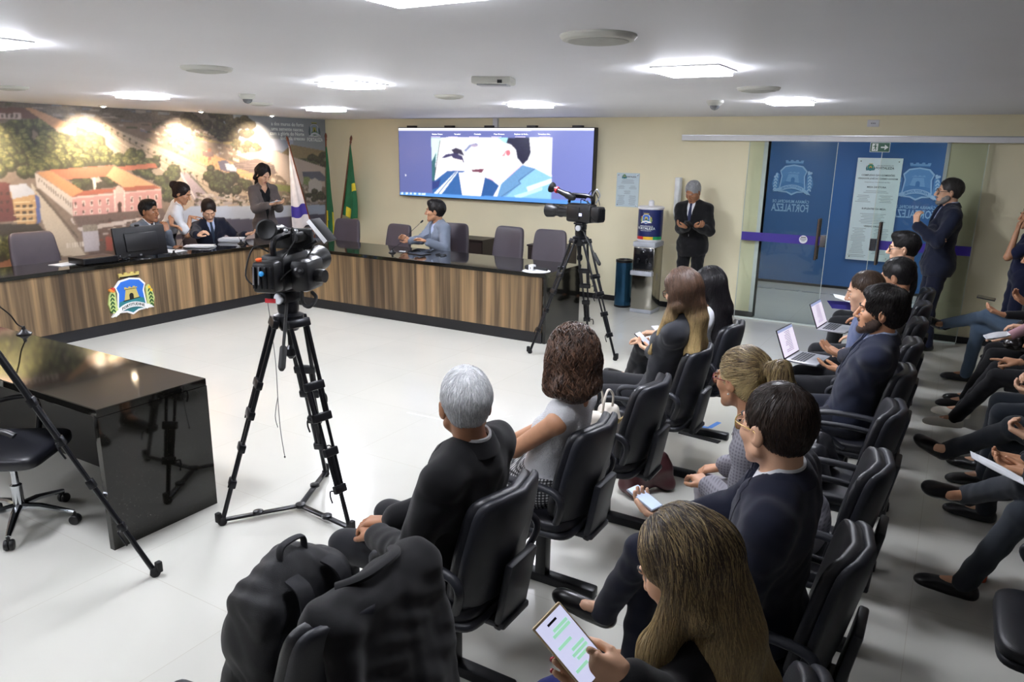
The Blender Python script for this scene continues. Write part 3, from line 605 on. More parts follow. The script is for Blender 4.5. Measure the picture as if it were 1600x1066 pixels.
def swivel(t, m, r=.3, metal=None):
    metal = metal or M_chrome
    MB().lathe([(.028, .1), (.03, .25), (.018, .26), (.016, .4)], n=14).build('column', metal, t)
    for k in range(5):
        a = 2*pi*k/5+.3; d = V(cos(a), sin(a), 0)
        MB().tube([d*.02+V(0, 0, .12), d*.12+V(0, 0, .115), d*r*.7+V(0, 0, .095), d*r+V(0, 0, .075)], [.026, .024, .02, .015], 8, flat=.75).build('base_arm', metal, t)
        c = d*r+V(0, 0, .03); b = MB(); q = nrm(np.cross(d, (0, 0, 1)))
        for s in (-1, 1): b.lathe([(.001, -.011), (.026, -.01), (.03, -.004), (.03, .004), (.026, .01), (.001, .011)], c+q*s*.014, q, 16)
        b.tube([c+V(0, 0, .045), c], .009, 6); b.build('caster', m, t)
def board_chair(label, loc, rz, group, top=1.08, m=None, arms=True, w=.5):
    m = m or M_mauve; t = thing('board_chair', label, 'chair', loc, rz, group); hh = top-.5
    bk = lambda p: V(p[0]*(1-.1*max(0, p[1])/.3), p[1], p[2]-.5*p[0]**2)
    sq(MB(), (0, -.24, .5+hh/2), (w, hh, .09), rotx(R(9))@rotx(R(90)), .5, .25, bend=bk).build('backrest', m, t, 60)
    sq(MB(), (0, .0, .47), (.5, .5, .1), None, .5, .3).build('seat', m, t, 60)
    if arms:
        for s in (-1, 1):
            b = MB(); b.tube(smooth_path([(s*.27, -.2, .66), (s*.275, -.05, .69), (s*.275, .12, .685), (s*.275, .2, .655)], 4), .024, 8, flat=.6)
            b.tube(smooth_path([(s*.275, .02, .68), (s*.28, .03, .58), (s*.24, .02, .44)], 4), .018, 8); b.build('armrest', M_black, t, 60)
    swivel(t, M_black); return t
# back row behind the desk, seen over it
for i, (x, y, top, lb) in enumerate([(1.62, -1.5, 1.05, 'brown-grey leather chair behind the back desk, nearest the flags'), (2.62, -1.5, 1.03, 'brown-grey leather chair left of the man speaking at the microphone'), (3.62, -1.42, 1.1, 'brown-grey leather chair under the man speaking at the microphone'),
                                     (4.55, -1.5, 1.12, 'empty brown-grey leather chair right of the speaking man, beside the wall'), (5.22, -1.5, 1.12, 'brown-grey leather chair at the end of the back desk behind the tripod')]):
    board_chair(lb, (x, y, 0), R(180+(4, -6, 8, -5, 3)[i]), 'leather chairs at the back desk', top)
board_chair('empty brown-grey leather chair at the left desk, left of the monitor', (.45, -5.28, 0), R(-92), 'leather chairs at the left desk', 1.09, w=.56)
for y, lb in ((-3.98, 'leather chair under the man in grey behind the monitor'), (-2.95, 'leather chair under the man in navy with papers')):
    board_chair(lb, (.42, y, 0), R(-90), 'leather chairs at the left desk', 1.0)
nc = board_chair('black office chair with chrome star base pushed against the near desk', (5.42, -8.16, 0), R(-55), None, .98, M_leather, True, .46)
# audience
ROW1 = [-8.72, -7.86, -7.06, -6.28, -5.44, -4.6]; ROW2 = [-8.5, -7.62, -6.84, -6.04, -5.24, -4.44, -3.66, -2.88, -2.1]
L1 = ['nearest front-row chair with a coat over its back', 'front-row chair of the white-haired man', 'front-row chair of the woman in a white sleeveless top', 'empty front-row chair holding the white handbag', 'front-row chair of the woman with long ombre hair', 'farthest front-row chair, under the black-haired woman']
for y, lb in zip(ROW1, L1): audience_chair('black vinyl '+lb, (8.25, y, 0), R(90), 'front row of audience chairs')
L2 = ['chair of the blonde woman with a phone', 'chair of the man in navy with gold-rimmed glasses', 'chair of the woman with a blond ponytail', 'empty chair with a black handbag', 'chair of the bearded man in navy', 'chair of the man with thinning hair and a laptop', 'chair of the man in the cream shirt', 'empty chair before the man closest to the doors', 'chair of the man in glasses by the doors']
for y, lb in zip(ROW2, L2): audience_chair('black vinyl second-row '+lb, (9.42, y, 0), R(90), 'second row of audience chairs')
ROW3 = [-7.0, -6.1, -5.35, -4.35, -3.5, -2.7, -1.9]
L3 = ['empty chair at the lower right corner', 'chair of the person with dark grey trousers and printed sheets', 'chair of the person rolling something white in the hands', 'chair of the person with clasped hands', 'chair of the person in white trainers', 'chair of the person with a leather handbag on the lap', 'chair of the person in jeans']
for y, lb in zip(ROW3, L3): audience_chair('black vinyl third-row '+lb, (10.72 if y > -7 else 10.42, y, 0), R(90), 'third row of audience chairs')

# ---------------------------------------------------------------- sliding glass doors
dr = thing('sliding_glass_door', 'left sliding glass door leaf with purple stripe and round white sticker', 'glass door', (7.95, -.1, 0))
M_edge = mat('pale green glass edge', '#cfd8d2', .3, var=.03); M_purple = mat('purple film', '#3f2f96', .4, var=.03); M_handle = mat('brushed steel bar', '#8d8078', .25, .9)
def leaf(t, x0, x1, stripe, lock, hx, face):
    c = t.location.x; q = lambda *a: V(a[0]-c, a[1]+.1, a[2])
    MB().bb(q(x0, -.105, .02), q(x1, -.095, 2.285)).build('pane', M_glass, t, 0)
    b = MB(); b.bb(q(x0-.006, -.106, .02), q(x0, -.094, 2.285)); b.bb(q(x1, -.106, .02), q(x1+.006, -.094, 2.285)); b.bb(q(x0, -.107, .0), q(x1, -.093, .02)); b.build('pane_edge', M_edge, t, 0)
    MB().bb(q(stripe[0], -.1075, 1.04), q(stripe[1], -.1055, 1.15)).build('stripe', M_purple, t, 0)
    MB().bb(q(lock-.035, -.12, 1.02), q(lock+.035, -.08, 1.17), .004, 1).build('lock', M_chrome, t)
    b = MB()
    for s in (-1, 1):
        b.tube([q(hx, -.1+s*.06, .86), q(hx, -.1+s*.06, 1.37)], .017, 12)
        for z in (.98, 1.25): b.tube([q(hx, -.1, z), q(hx, -.1+s*.06, z)], .009, 8)
    b.build('handle', M_handle, t)
leaf(dr, 7.43, 8.47, (7.43, 8.4), 8.43, 8.37, 1)
M_sticker = mat('white sticker', '#eceef2', .5, var=0); M_ink = mat('dark ink', '#23262c', .6, var=0)
c = V(8.2-7.95, -.008, 1.1)
MB().lathe([(.001, 0), (.05, 0), (.05, .002), (.001, .002)], c, (0, -1, 0), 32).build('sticker', M_sticker, dr, 0)
b = MB()
for k, wd in enumerate((.03, .04, .036, .02)): b.bb(c+V(-wd, -.004, .022-k*.014), c+V(wd, -.002, .027-k*.014 if k else .032))
b.build('sticker_print', M_ink, dr, 0)
dr2 = thing('sliding_glass_door', 'right sliding glass door leaf behind the navy-suited man, with purple stripe', 'glass door', (9.5, -.1, 0))
leaf(dr2, 8.97, 10.02, (9.04, 10.02), 9.0, 9.06, 1)
t = thing('door_track', 'long white sliding door track along the wall above the glass doors', 'door rail', (8.8, 0, 2.3))
MB().bb((-2.26, -.14, -.005), (2.2, -.0, .06), .004, 1).build('rail', M_white, t); MB().bb((-2.26, -.15, .06), (2.2, 0, .066)).build('cap', M_alu, t, 0)
# exit sign
M_green = mat('green sign', '#1d5a40', .4, var=.02); M_sw = mat('white sign print', '#e9f2ec', .4, var=0)
t = thing('exit_sign', 'green emergency exit sign with running figure and arrow below the door track', 'sign', (8.94, -.155, 2.235))
MB().bb((-.105, 0, -.055), (.105, .008, .055)).build('border', M_sw, t, 0); MB().bb((-.1, -.003, -.05), (.1, .0, .05)).build('panel', M_green, t, 0)
b = MB(); F = lambda u, v, w: V(u, -.004-w, v)
b.prism([(.01, -.008), (.05, -.008), (.05, -.03), (.09, 0), (.05, .03), (.05, .008), (.01, .008)], F, 0, .001); b.build('arrow', M_sw, t, 0)
b = MB(); b.prism([(-.085, -.042), (-.02, -.042), (-.02, .042), (-.085, .042)], F, 0, .0008); b.build('doorway', M_sw, t, 0)
b = MB(); b.prism(arc(-.05, .03, .008, 0, 340, 10), F, .001, .002)
for P in ([(-.06, .02), (-.044, .022), (-.04, -.004), (-.054, -.008)], [(-.06, .02), (-.076, .01), (-.074, .004), (-.056, .012)], [(-.044, .02), (-.03, .008), (-.034, .004), (-.046, .012)], [(-.054, -.008), (-.044, -.006), (-.036, -.02), (-.04, -.036), (-.047, -.034), (-.045, -.022)], [(-.054, -.008), (-.046, -.01), (-.06, -.026), (-.076, -.026), (-.076, -.02), (-.062, -.02)]): b.prism(P, F, .001, .002)
b.build('running_figure', M_green, t, 0)
# film crests and lettering on the corridor glass wall, mirrored
flm = {k: mat('film '+k, c, .4, var=.02) for k, c in {'white': '#8fb4dc', 'blue': '#5588c2', 'teal': '#4a7db6', 'dark': '#3f74b0', 'sand': '#6f9ccf', 'pale': '#4f84bf', 'green': '#9bbce0', 'orange': '#9bbce0', 'red': '#9bbce0', 'yellow': '#9bbce0'}.items()}
for i, (cx, lb) in enumerate(((7.41, 'pale blue mirrored coat of arms and lettering on the blue wall, left'), (9.24, 'pale blue mirrored coat of arms and lettering on the blue wall, beside the navy man'))):
    t = thing('film_emblem', lb, 'emblem', (cx, 3.1, 1.68)); Fm = lambda u, v, w: V(-u, -.002-w, v)
    crest('shield', lambda u, v, w: V(-u, -.002-w, v+.07), .6, t, flm, .0012)
    M_f = flm['white']
    text('lettering', 'CÂMARA MUNICIPAL DE', lambda u, v, w: V(-u*.78, -.002-w, v-.33), .068, M_f, t, bold=True); text('lettering', 'FORTALEZA', lambda u, v, w: V(-u*.62, -.002-w, v-.47), .175, M_f, t, bold=True)
# plaques
M_plaque = mat('pale blue white plaque', '#cfe0e6', .3, var=.02, coat=.3); M_pt = mat('plaque print', '#3c4a52', .6, var=0); M_pl = mat('plaque faint print', '#8b9aa2', .6, var=0)
cm_small = crest_map({'white': '#3d7f86', 'blue': '#2e8a6c', 'pale': '#3f7d9a'}, 'logo ')
def plaque(label, x0, x1, z0, z1, Y, full):
    t = thing('plaque', label, 'plaque', ((x0+x1)/2, Y, z0)); W, Hh = x1-x0, z1-z0; k = W/.63
    MB().bb((-W/2, -.012, 0), (W/2, 0, Hh), .002, 1).build('board', M_plaque, t)
    F = lambda cx, cz: (lambda u, v, w: V(cx+u, -.0125-w, cz+v))
    if full:
        crest('logo', F(-.12*k, Hh-.14*k), .12*k, t, cm_small, .0005, False)
        text('heading', 'CÂMARA MUNICIPAL DE', F(.08*k, Hh-.12*k), .021*k, M_pt, t); text('heading', 'FORTALEZA', F(.08*k, Hh-.165*k), .047*k, M_pt, t, bold=True)
        y = Hh-.27*k
        for s_, sz, dy in (('COMPLEXO DAS COMISSÕES', .036, .05), ('VEREADOR JOSÉ DO CARMO GONDIM', .032, .05), ('Inaugurado em 14 de fevereiro de 2002', .022, .08), ('MESA DIRETORA', .036, .33), ('SUPLENTES DA MESA', .036, .27), ('VEREADORES', .036, .05)):
            text('heading', s_, F(0, y), sz*k, M_pt, t, bold=sz > .03, th=.001); y -= dy*k
        rows = [(Hh-.5*k, 2, .2, 0), (Hh-.57*k, 5, .1, 1), (Hh-.85*k, 7, .18, 0), (Hh-1.08*k, 17, .1, 1), (Hh-1.5*k, 2, .12, -1)]
    else:
        crest('logo', F(-.1*k, Hh-.09*k), .13*k, t, cm_small, .0005, False); text('heading', 'FORTALEZA', F(.09*k, Hh-.11*k), .05*k, M_pt, t, bold=True)
        rows = [(Hh-.17*k, 5, .2, 0), (Hh-.33*k, 4, .1, 1), (Hh-.46*k, 4, .1, 0), (Hh-.58*k, 12, .1, 1)]
    b = MB(); rg = random.Random(3)
    for y0, n, wd, two in rows:
        for i in range(n):
            y = y0-i*.024*k
            if y < .02: continue
            for cx in ((-.17, .15) if two == 1 else ((-.16,) if two == -1 else (0,))):
                q = wd*k*rg.uniform(.6, 1.1); b.bb((cx*k-q, -.0128, y), (cx*k+q, -.0118, y+.007*k))
    b.build('print_line', M_pl, t, 0)
    b = MB()
    for sx in (-1, 1):
        for z in (.05*k, Hh-.05*k): b.lathe([(.011, 0), (.009, .005), (.001, .006)], (sx*(W/2-.05*k), -.012, z), (0, -1, 0), 12)
    b.build('stud', M_chrome, t)
plaque('tall pale plaque with printed names hanging on the blue corridor wall', 8.36, 9.0, .5, 2.1, 3.07, True)
plaque('small pale plaque on the cream wall left of the water dispenser', 5.59, 5.93, 1.375, 1.845, -.0, False)
# outlets
def outlet(label, x, z, wd, hh):
    t = thing('wall_outlet', label, 'outlet', (x, 0, z), 0); MB().bb((-wd/2, -.012, -hh/2), (wd/2, 0, hh/2), .004).build('plate', M_white, t)
    b = MB()
    for k in (-1, 0, 1): b.bb((k*.018-.005, -.015, -.008), (k*.018+.005, -.012, .008), .002)
    b.build('socket', mat('grey sockets', '#8b8c8e', .5), t)
outlet('white outlet plate high on the wall above the glass doors', 8.82, 2.51, .13, .08); outlet('white outlet plate low on the wall beside the water dispenser', 6.62, .42, .075, .12)
# ---------------------------------------------------------------- dispenser corner
t = thing('water_dispenser', 'steel water dispenser column against the cream wall beside the blue bin', 'water dispenser', (6.28, -.44, 0))
M_steel = mat('polished steel', '#a9a69c', .16, 1, var=.1, scale=3); M_grey = mat('grey plastic', '#a9adb4', .45)
MB().bb((-.15, -.16, .04), (.15, .17, .9), .01).build('cabinet', M_steel, t); MB().bb((-.155, -.175, 0), (.155, .175, .05), .01).build('base', M_grey, t)
MB().bb((-.158, -.175, .9), (.158, .178, .97), .015).build('top_cover', M_grey, t)
MB().bb((-.135, -.172, .6), (.135, -.16, .89), .006).build('tap_panel', mat('dark mirror panel', '#2b2c30', .12, .6), t)
tr = MB().bb((-.155, -.23, .52), (.155, -.155, .585), .012).build('drip_tray', M_grey, t); b = MB()
for k in range(8): b.bb((-.12+k*.031, -.22, .585), (-.108+k*.031, -.165, .59))
b.build('grid', M_dark, tr, 0)
for s in (-1, 1): MB().tube([(s*.06, -.17, .74), (s*.06, -.205, .74), (s*.06, -.21, .69)], [.014, .013, .009], 10).build('tap', M_black, t)
text('brand_mark', 'e', lambda u, v, w: V(u, -.173-w, .835+v), .03, M_sw, t, bold=True)
bt = thing('water_barrel', 'dark blue water barrel with coat of arms standing on the steel dispenser', 'barrel', (6.28, -.42, .97))
M_navy = mat('navy print', '#1f2a5e', .35, coat=.3); rB = .165
MB().lathe([(rB-.01, 0), (rB-.002, .01), (rB, .03)], n=48).build('bottom_rim', M_white, bt)
b = MB(); nS = 48; cs = [mat('red band', '#c8342c', .4), mat('yellow band', '#e7b92f', .4), mat('green band', '#2b9a5a', .4)]
for k in range(3):
    b.cm = k; a0, a1 = [(-2.6, -1.75), (-1.75, -.95), (-.95, .0)][k]; vs = []
    for i in range(13):
        a = a0+(a1-a0)*i/12; vs += [V(cos(a)*(rB+.002), sin(a)*(rB+.002), .03), V(cos(a)*(rB+.002), sin(a)*(rB+.002), .07), V(cos(a)*(rB-.004), sin(a)*(rB-.004), .07), V(cos(a)*(rB-.004), sin(a)*(rB-.004), .03)]
    b.add(vs, [(4*i+j, 4*i+4+j, 4*i+4+(j+1)%4, 4*i+(j+1)%4) for i in range(12) for j in range(4)])
b.build('colour_band', cs, bt, 0)
MB().lathe([(rB-.004, .03), (rB, .07), (rB+.002, .2), (rB, .43)], n=48, cap=False).build('drum', M_navy, bt)
MB().lathe([(rB, .425), (rB+.012, .435), (rB+.012, .455), (rB-.01, .465), (.03, .47)], n=48).build('lid', M_white, bt); MB().lathe([(.04, .465), (.036, .53), (.02, .545), (.001, .545)], n=24).build('cap', M_white, bt)
def onbarrel(du, dz): return lambda u, v, w: V((rB+.004+w)*sin((u+du)/rB), -(rB+.004+w)*cos((u+du)/rB), v+dz)
crest('crest', onbarrel(.0, .31), .15, bt, crest_map({}, 'desk '), .0006, False)
for s_, sz, z in (('CÂMARA MUNICIPAL DE', .017, .205), ('FORTALEZA', .046, .165), ('CASA DO POVO DE FATO', .013, .145)): text('lettering', s_, onbarrel(0, z), sz, M_sw, bt, bold=True, th=.001)
t = thing('waste_bin', 'tall blue metallic cylinder bin standing left of the water dispenser', 'bin', (5.9, -.32, 0)); M_bb = mat('blue steel', '#3d6a8c', .22, .85, var=.1)
MB().lathe([(.105, .015), (.118, .03), (.118, .62), (.114, .65)], n=40).build('body', M_bb, t); MB().lathe([(.112, 0), (.12, .005), (.12, .03)], n=40).build('foot_ring', M_black, t)
MB().lathe([(.12, .635), (.12, .67), (.095, .675), (.085, .65), (.001, .64)], n=40).build('rim', M_black, t)
t = thing('cup_dispenser', 'tall white paper cup dispenser tube on the wall left of the white-haired standing man', 'cup dispenser', (6.52, -.075, 1.31))
b = MB().lathe([(.03, -.03), (.042, 0), (.046, .05), (.05, .48), (.045, .5), (.001, .5)], n=24).build('tube', mat('translucent white plastic', '#e4e6e6', .3), t); MB().bb((-.02, .03, .1), (.02, .075, .4), .004).build('bracket', M_white, t)
MB().lathe([(.026, -.075), (.033, -.005), (.03, .0)], n=20).build('cup', mat('clear cup', '#d8dcdc', .2), t)
t = thing('power_cable', 'black power cable hanging from the wall outlet beside the dispenser', 'cable', (6.62, -.03, .4))
MB().tube(smooth_path([(0, 0, 0), (-.02, -.02, -.1), (-.05, -.02, -.22), (-.01, -.03, -.3), (.03, -.03, -.26), (.02, -.02, -.2), (-.06, -.02, -.3), (-.12, -.03, -.36)], 6), .005, 6).build('cord', M_black, t)
# low cabinets behind the back desk
for x0, x1, lb in ((3.0, 3.62, 'dark low cabinet behind the speaking man'), (4.42, 5.02, 'dark low cabinet with a stack of paper between two leather chairs')):
    t = thing('low_cabinet', lb, 'cabinet', ((x0+x1)/2, -.27, 0)); wd = x1-x0; M_cab = mat('dark brown board', '#2c2220', .45)
    MB().bb((-wd/2, -.2, .05), (wd/2, .22, .76)).build('body', M_cab, t, 0); MB().bb((-wd/2-.01, -.22, .76), (wd/2+.01, .22, .785), .003, 1).build('top', M_cab, t); MB().bb((-wd/2+.02, -.17, 0), (wd/2-.02, .2, .05)).build('plinth', M_dark, t, 0)
    for s in (-1, 1):
        d = MB().bb((s*wd/4-wd/4+.008, -.216, .07), (s*wd/4+wd/4-.008, -.2, .74), .002, 1).build('door', M_cab, t); MB().tube([(-s*.04, -.23, .4), (-s*.04, -.23, .5)], .006, 8).build('handle', M_alu, d)
M_paper = mat('white paper', '#eef0f4', .6, var=.01)
def papers(label, x, y, z, n, wd, dp, rot, group=None, spread=.01, cat='papers'):
    t = thing('paper_stack', label, cat, (x, y, z), R(rot), group); rg = random.Random(int(abs(x*97+y*31)))
    for k in range(n):
        MB(lambda p, a=rg.uniform(-1, 1)*spread*8, dx=rg.uniform(-1, 1)*spread, dy=rg.uniform(-1, 1)*spread, k=k: rotz(a)@p+V(dx, dy, .0012+k*.003)).bb((-wd/2, -dp/2, 0), (wd/2, dp/2, .0022)).build('sheet', M_paper, t, 0)
    return t
papers('stack of white paper on the low cabinet behind the leather chairs', 4.72, -.27, .785, 12, .21, .297, 20, None, .012)
# ---------------------------------------------------------------- flags
M_pole = mat('varnished wood pole', '#7a4226', .35, coat=.3)
FL = {'w': mat('white flag cloth', '#e6e4ea', .7), 'b': mat('blue flag cloth', '#4338a0', .7), 'g': mat('green flag cloth', '#1f6b45', .7), 'y': mat('yellow flag cloth', '#e8d53a', .7)}
def flag(label, P0, P1, cloth, colf, s0, s1, wmax, side, fold=3):
    """pole from P0 (bottom) to P1 (top); cloth hangs in folds from between s0..s1 of the pole"""
    P0, P1 = V(*P0), V(*P1); t = thing('flag', label, 'flag', (P0[0], P0[1], 0)); L = V(P0[0], P0[1], 0); d = nrm(P1-P0)
    b = MB().tube([P0-L, P1-L-d*.12], .013, 10); b.build('pole', M_pole, t)
    b = MB(); T = P1-L; b.lathe([(.013, -.13), (.02, -.11), (.014, -.09), (.022, -.06), (.02, -.03), (.006, 0.0), (.001, .01)], T, d, 12); b.build('finial', M_pole, t)
    n, m = 40, 30; G = np.zeros((n, m, 3)); top = P0+(P1-P0)*s1-L
    ln = np.linalg.norm(P1-P0)*(s1-s0)
    for i in range(n):
        for j in range(m):
            u, v = i/(n-1), j/(m-1)      # u across the folded cloth, v down
            wd = wmax*(.12+.88*min(1, v*1.6))*(.9+.1*sin(v*9+side[0])); base = top-d*ln*v*(1-u)-V(0, 0, 1)*ln*v*u*1.02
            off = V(side[0], side[1], 0)*u*wd*.9; per = V(-side[1], side[0], 0)*.03*sin(u*fold*2*pi+v*2)*(.3+v)
            G[i, j] = base+off+per+V(0, 0, .02*sin(u*8))
    b = MB(); b.sheet(G, .0035); cs = list(FL); fc = (n-1)*(m-1)
    me_m = []
    for q in (0, 1):
        for i in range(n-1):
            for j in range(m-1): me_m.append(cs.index(colf((i+.5)/(n-1), (j+.5)/(m-1))))
    while len(me_m) < len(b.f): me_m.append(cs.index(colf(.5, .5)))
    b.m = me_m; b.build('cloth', list(FL.values()), t, 80)
    MB().lathe([(.14, 0), (.13, .03), (.05, .05), (.03, .12), (.02, .13)], n=24).build('stand', M_alu, t)
flag('white flag with a blue band on a leaning pole before the mural', (.42, -.62, .0), bx(448, 213, .15), 0, lambda u, v: 'b' if .74 < v < .86 else 'w', .36, .93, .3, np.array((.1, -.3)), 2)
flag('green flag with yellow stripes on an upright pole in the corner of the room', (.22, -.33, .0), by(509, 208, -.35), 0, lambda u, v: 'y' if (v > .66 and .25 < (u+v*.2) % .7 < .42) or (v > .74 and u < .1) else ('w' if u < .12 and v < .62 else 'g'), .2, .9, .3, np.array((.75, -.35)), 2.5)
flag('green flag with a yellow corner on a slanting pole beside the cream wall', (.34, -.27, .0), by(549, 212, -.25), 0, lambda u, v: 'y' if (.5 < v < .62 and u > .72) or (v > .85 and .3 < u < .6) else ('w' if u < .06 and v < .5 else 'g'), .42, .93, .34, np.array((.5, -.2)), 2)
# ---------------------------------------------------------------- smooth solid fields, for people and soft things
class Field:
    def __init__(s, lo, hi, h):
        s.o = np.array(lo, float); s.h = h; n = np.ceil((np.array(hi)-s.o)/h).astype(int)+2
        s.F = np.full(tuple(n), .5, np.float32); s.n = n
    def win(s, lo, hi):
        a = np.maximum(np.floor((np.array(lo)-s.o)/s.h).astype(int), 0); b = np.minimum(np.ceil((np.array(hi)-s.o)/s.h).astype(int)+1, s.n)
        if (b <= a).any(): return None
        X = [(s.o[i]+s.h*np.arange(a[i], b[i])).astype(np.float32) for i in range(3)]
        return (slice(a[0], b[0]), slice(a[1], b[1]), slice(a[2], b[2])), X[0][:, None, None], X[1][None, :, None], X[2][None, None, :]
    def mixin(s, sl, d, k, op):
        A = s.F[sl]
        if op == 'sub': A = -A
        if k > 0:
            h = np.clip(.5+.5*(A-d)/k, 0, 1); r = A*(1-h)+d*h-k*h*(1-h)
        else: r = np.minimum(A, d)
        s.F[sl] = -r if op == 'sub' else r
    def cone(s, a, b, ra, rb, k=.015, op='add', flat=None):
        a, b = np.asarray(a, float), np.asarray(b, float); m = max(ra, rb)*(1 if flat is None else max(1, flat[1]))+k+3*s.h
        w = s.win(np.minimum(a, b)-m, np.maximum(a, b)+m)
        if w is None: return s
        sl, X, Y, Z = w; px, py, pz = X-a[0], Y-a[1], Z-a[2]; d = b-a; L = max(d@d, 1e-9)
        t = np.clip((px*d[0]+py*d[1]+pz*d[2])/L, 0, 1); qx, qy, qz = px-t*d[0], py-t*d[1], pz-t*d[2]
        if flat is not None:
            n, f = flat; g = (qx*n[0]+qy*n[1]+qz*n[2])*(1/f-1); qx, qy, qz = qx+g*n[0], qy+g*n[1], qz+g*n[2]
        s.mixin(sl, (np.sqrt(qx*qx+qy*qy+qz*qz)-(ra+(rb-ra)*t))*(1 if flat is None else min(1, flat[1])), k, op); return s
    def ell(s, c, r, Rm=None, k=.015, op='add'):
        c, r = np.asarray(c, float), np.asarray(r, float); m = (r.max() if Rm is not None else r)+k+3*s.h
        w = s.win(c-m, c+m)
        if w is None: return s
        sl, X, Y, Z = w; x, y, z = X-c[0], Y-c[1], Z-c[2]
        if Rm is not None:
            Q = np.asarray(Rm); x, y, z = (x*Q[0, i]+y*Q[1, i]+z*Q[2, i] for i in range(3))
        k0 = np.sqrt((x/r[0])**2+(y/r[1])**2+(z/r[2])**2)+1e-6; k1 = np.sqrt((x/r[0]**2)**2+(y/r[1]**2)**2+(z/r[2]**2)**2)+1e-6
        s.mixin(sl, k0*(k0-1)/k1, k, op); return s
    def fn(s, lo, hi, f, op='add', k=0):
        w = s.win(lo, hi)
        if w is None: return s
        sl, X, Y, Z = w; s.mixin(sl, np.broadcast_to(f(X, Y, Z), s.F[sl].shape), k, op); return s
    def warp(s, f):
        m = np.abs(s.F) < .03; i = np.argwhere(m); p = s.o+i*s.h; s.F[m] += f(p).astype(np.float32); return s
    def sample(s, P):
        q = (P-s.o)/s.h; i = np.clip(np.floor(q).astype(int), 0, s.n-2); t = q-i; v = 0
        for a in (0, 1):
            for b in (0, 1):
                for c in (0, 1):
                    v = v+s.F[i[:, 0]+a, i[:, 1]+b, i[:, 2]+c]*(t[:, 0] if a else 1-t[:, 0])*(t[:, 1] if b else 1-t[:, 1])*(t[:, 2] if c else 1-t[:, 2])
        return v
    def grad(s, P):
        e = s.h*1.2; g = np.stack([s.sample(P+np.eye(3)[i]*e)-s.sample(P-np.eye(3)[i]*e) for i in range(3)], 1); return g/(np.linalg.norm(g, axis=1, keepdims=True)+1e-9)
    def mesh(s):
        F = s.F; F[0] = F[-1] = .5; F[:, 0] = F[:, -1] = .5; F[:, :, 0] = F[:, :, -1] = .5
        S = F < 0; n = np.array(S.shape)-1; C = np.zeros(n, np.int8)
        off = [(a, b, c) for a in (0, 1) for b in (0, 1) for c in (0, 1)]
        for a, b, c in off: C += S[a:n[0]+a, b:n[1]+b, c:n[2]+c]
        act = (C > 0) & (C < 8); I = np.argwhere(act)
        if len(I) == 0: return np.zeros((0, 3)), np.zeros((0, 4), int)
        V8 = np.stack([F[I[:, 0]+a, I[:, 1]+b, I[:, 2]+c] for a, b, c in off], 1); O = np.array(off, float); acc = np.zeros((len(I), 3)); cnt = np.zeros(len(I))
        for i in range(8):
            for j in range(i+1, 8):
                if np.abs(O[i]-O[j]).sum() != 1: continue
                m = (V8[:, i] < 0) != (V8[:, j] < 0); t = V8[m, i]/(V8[m, i]-V8[m, j]); acc[m] += O[i]+t[:, None]*(O[j]-O[i]); cnt[m] += 1
        P = s.o+(I+acc/cnt[:, None])*s.h; idx = np.full(n, -1, np.int32); idx[act] = np.arange(len(I)); Q = []
        for ax in range(3):
            b, c = [(1, 2), (2, 0), (0, 1)][ax]; lo = [slice(1, -1)]*3; hi = [slice(1, -1)]*3; lo[ax] = slice(0, -1); hi[ax] = slice(1, None)
            A, B = S[tuple(lo)], S[tuple(hi)]
            for sg in (0, 1):
                E = np.argwhere((A & ~B) if sg == 0 else (~A & B)); 
                if not len(E): continue
                E = E+1; E[:, ax] -= 1; q = []
                for db, dc in ((-1, -1), (0, -1), (0, 0), (-1, 0)):
                    G = E.copy(); G[:, b] += db; G[:, c] += dc; q.append(idx[G[:, 0], G[:, 1], G[:, 2]])
                q = np.stack(q, 1); Q.append(q if sg == 0 else q[:, ::-1])
        return P, np.concatenate(Q)
def join(parts):
    v, f, o = [], [], 0
    for a, b in parts:
        v.append(a); f.append(b+o); o += len(a)
    return np.concatenate(v), np.concatenate(f)
def smooth_mesh(name, pf, mats, parent, L=(0, 0, 0), mi=None, kind=None):
    P, Fc = pf; me = fast_mesh(name, P-np.asarray(L), Fc, True)
    for m in (mats if isinstance(mats, (list, tuple)) else [mats]): me.materials.append(m)
    if mi is not None: me.polygons.foreach_set('material_index', mi.astype(np.int32))
    return link(name, me, parent, kind)
def wob(seed, amp, freq, n=5, stretch=(1, 1, 1)):
    g = np.random.RandomState(seed); K = g.randn(n, 3); K /= np.linalg.norm(K, axis=1, keepdims=True); K = K*freq*g.uniform(.6, 1.7, (n, 1))*np.array(stretch); ph = g.uniform(0, 6.28, n)
    def f(p):
        q = p+.02*np.sin(p[:, [1, 2, 0]]*freq*.35+ph[:3]); s_ = 0
        for k in range(n): s_ = s_+np.sin(q@K[k]+ph[k])
        return s_*amp/n**.5
    return f
def ik(a, c, l1, l2, pole):
    a, c = np.asarray(a, float), np.asarray(c, float); d = c-a; D = np.linalg.norm(d); u = d/max(D, 1e-6)
    if D > (l1+l2)*.995: c = a+u*(l1+l2)*.995; D = (l1+l2)*.995
    x = (l1*l1-l2*l2+D*D)/(2*D); h = math.sqrt(max(l1*l1-x*x, 0)); p = np.asarray(pole, float); p = nrm(p-u*(p@u)); return a+u*x+p*h, c

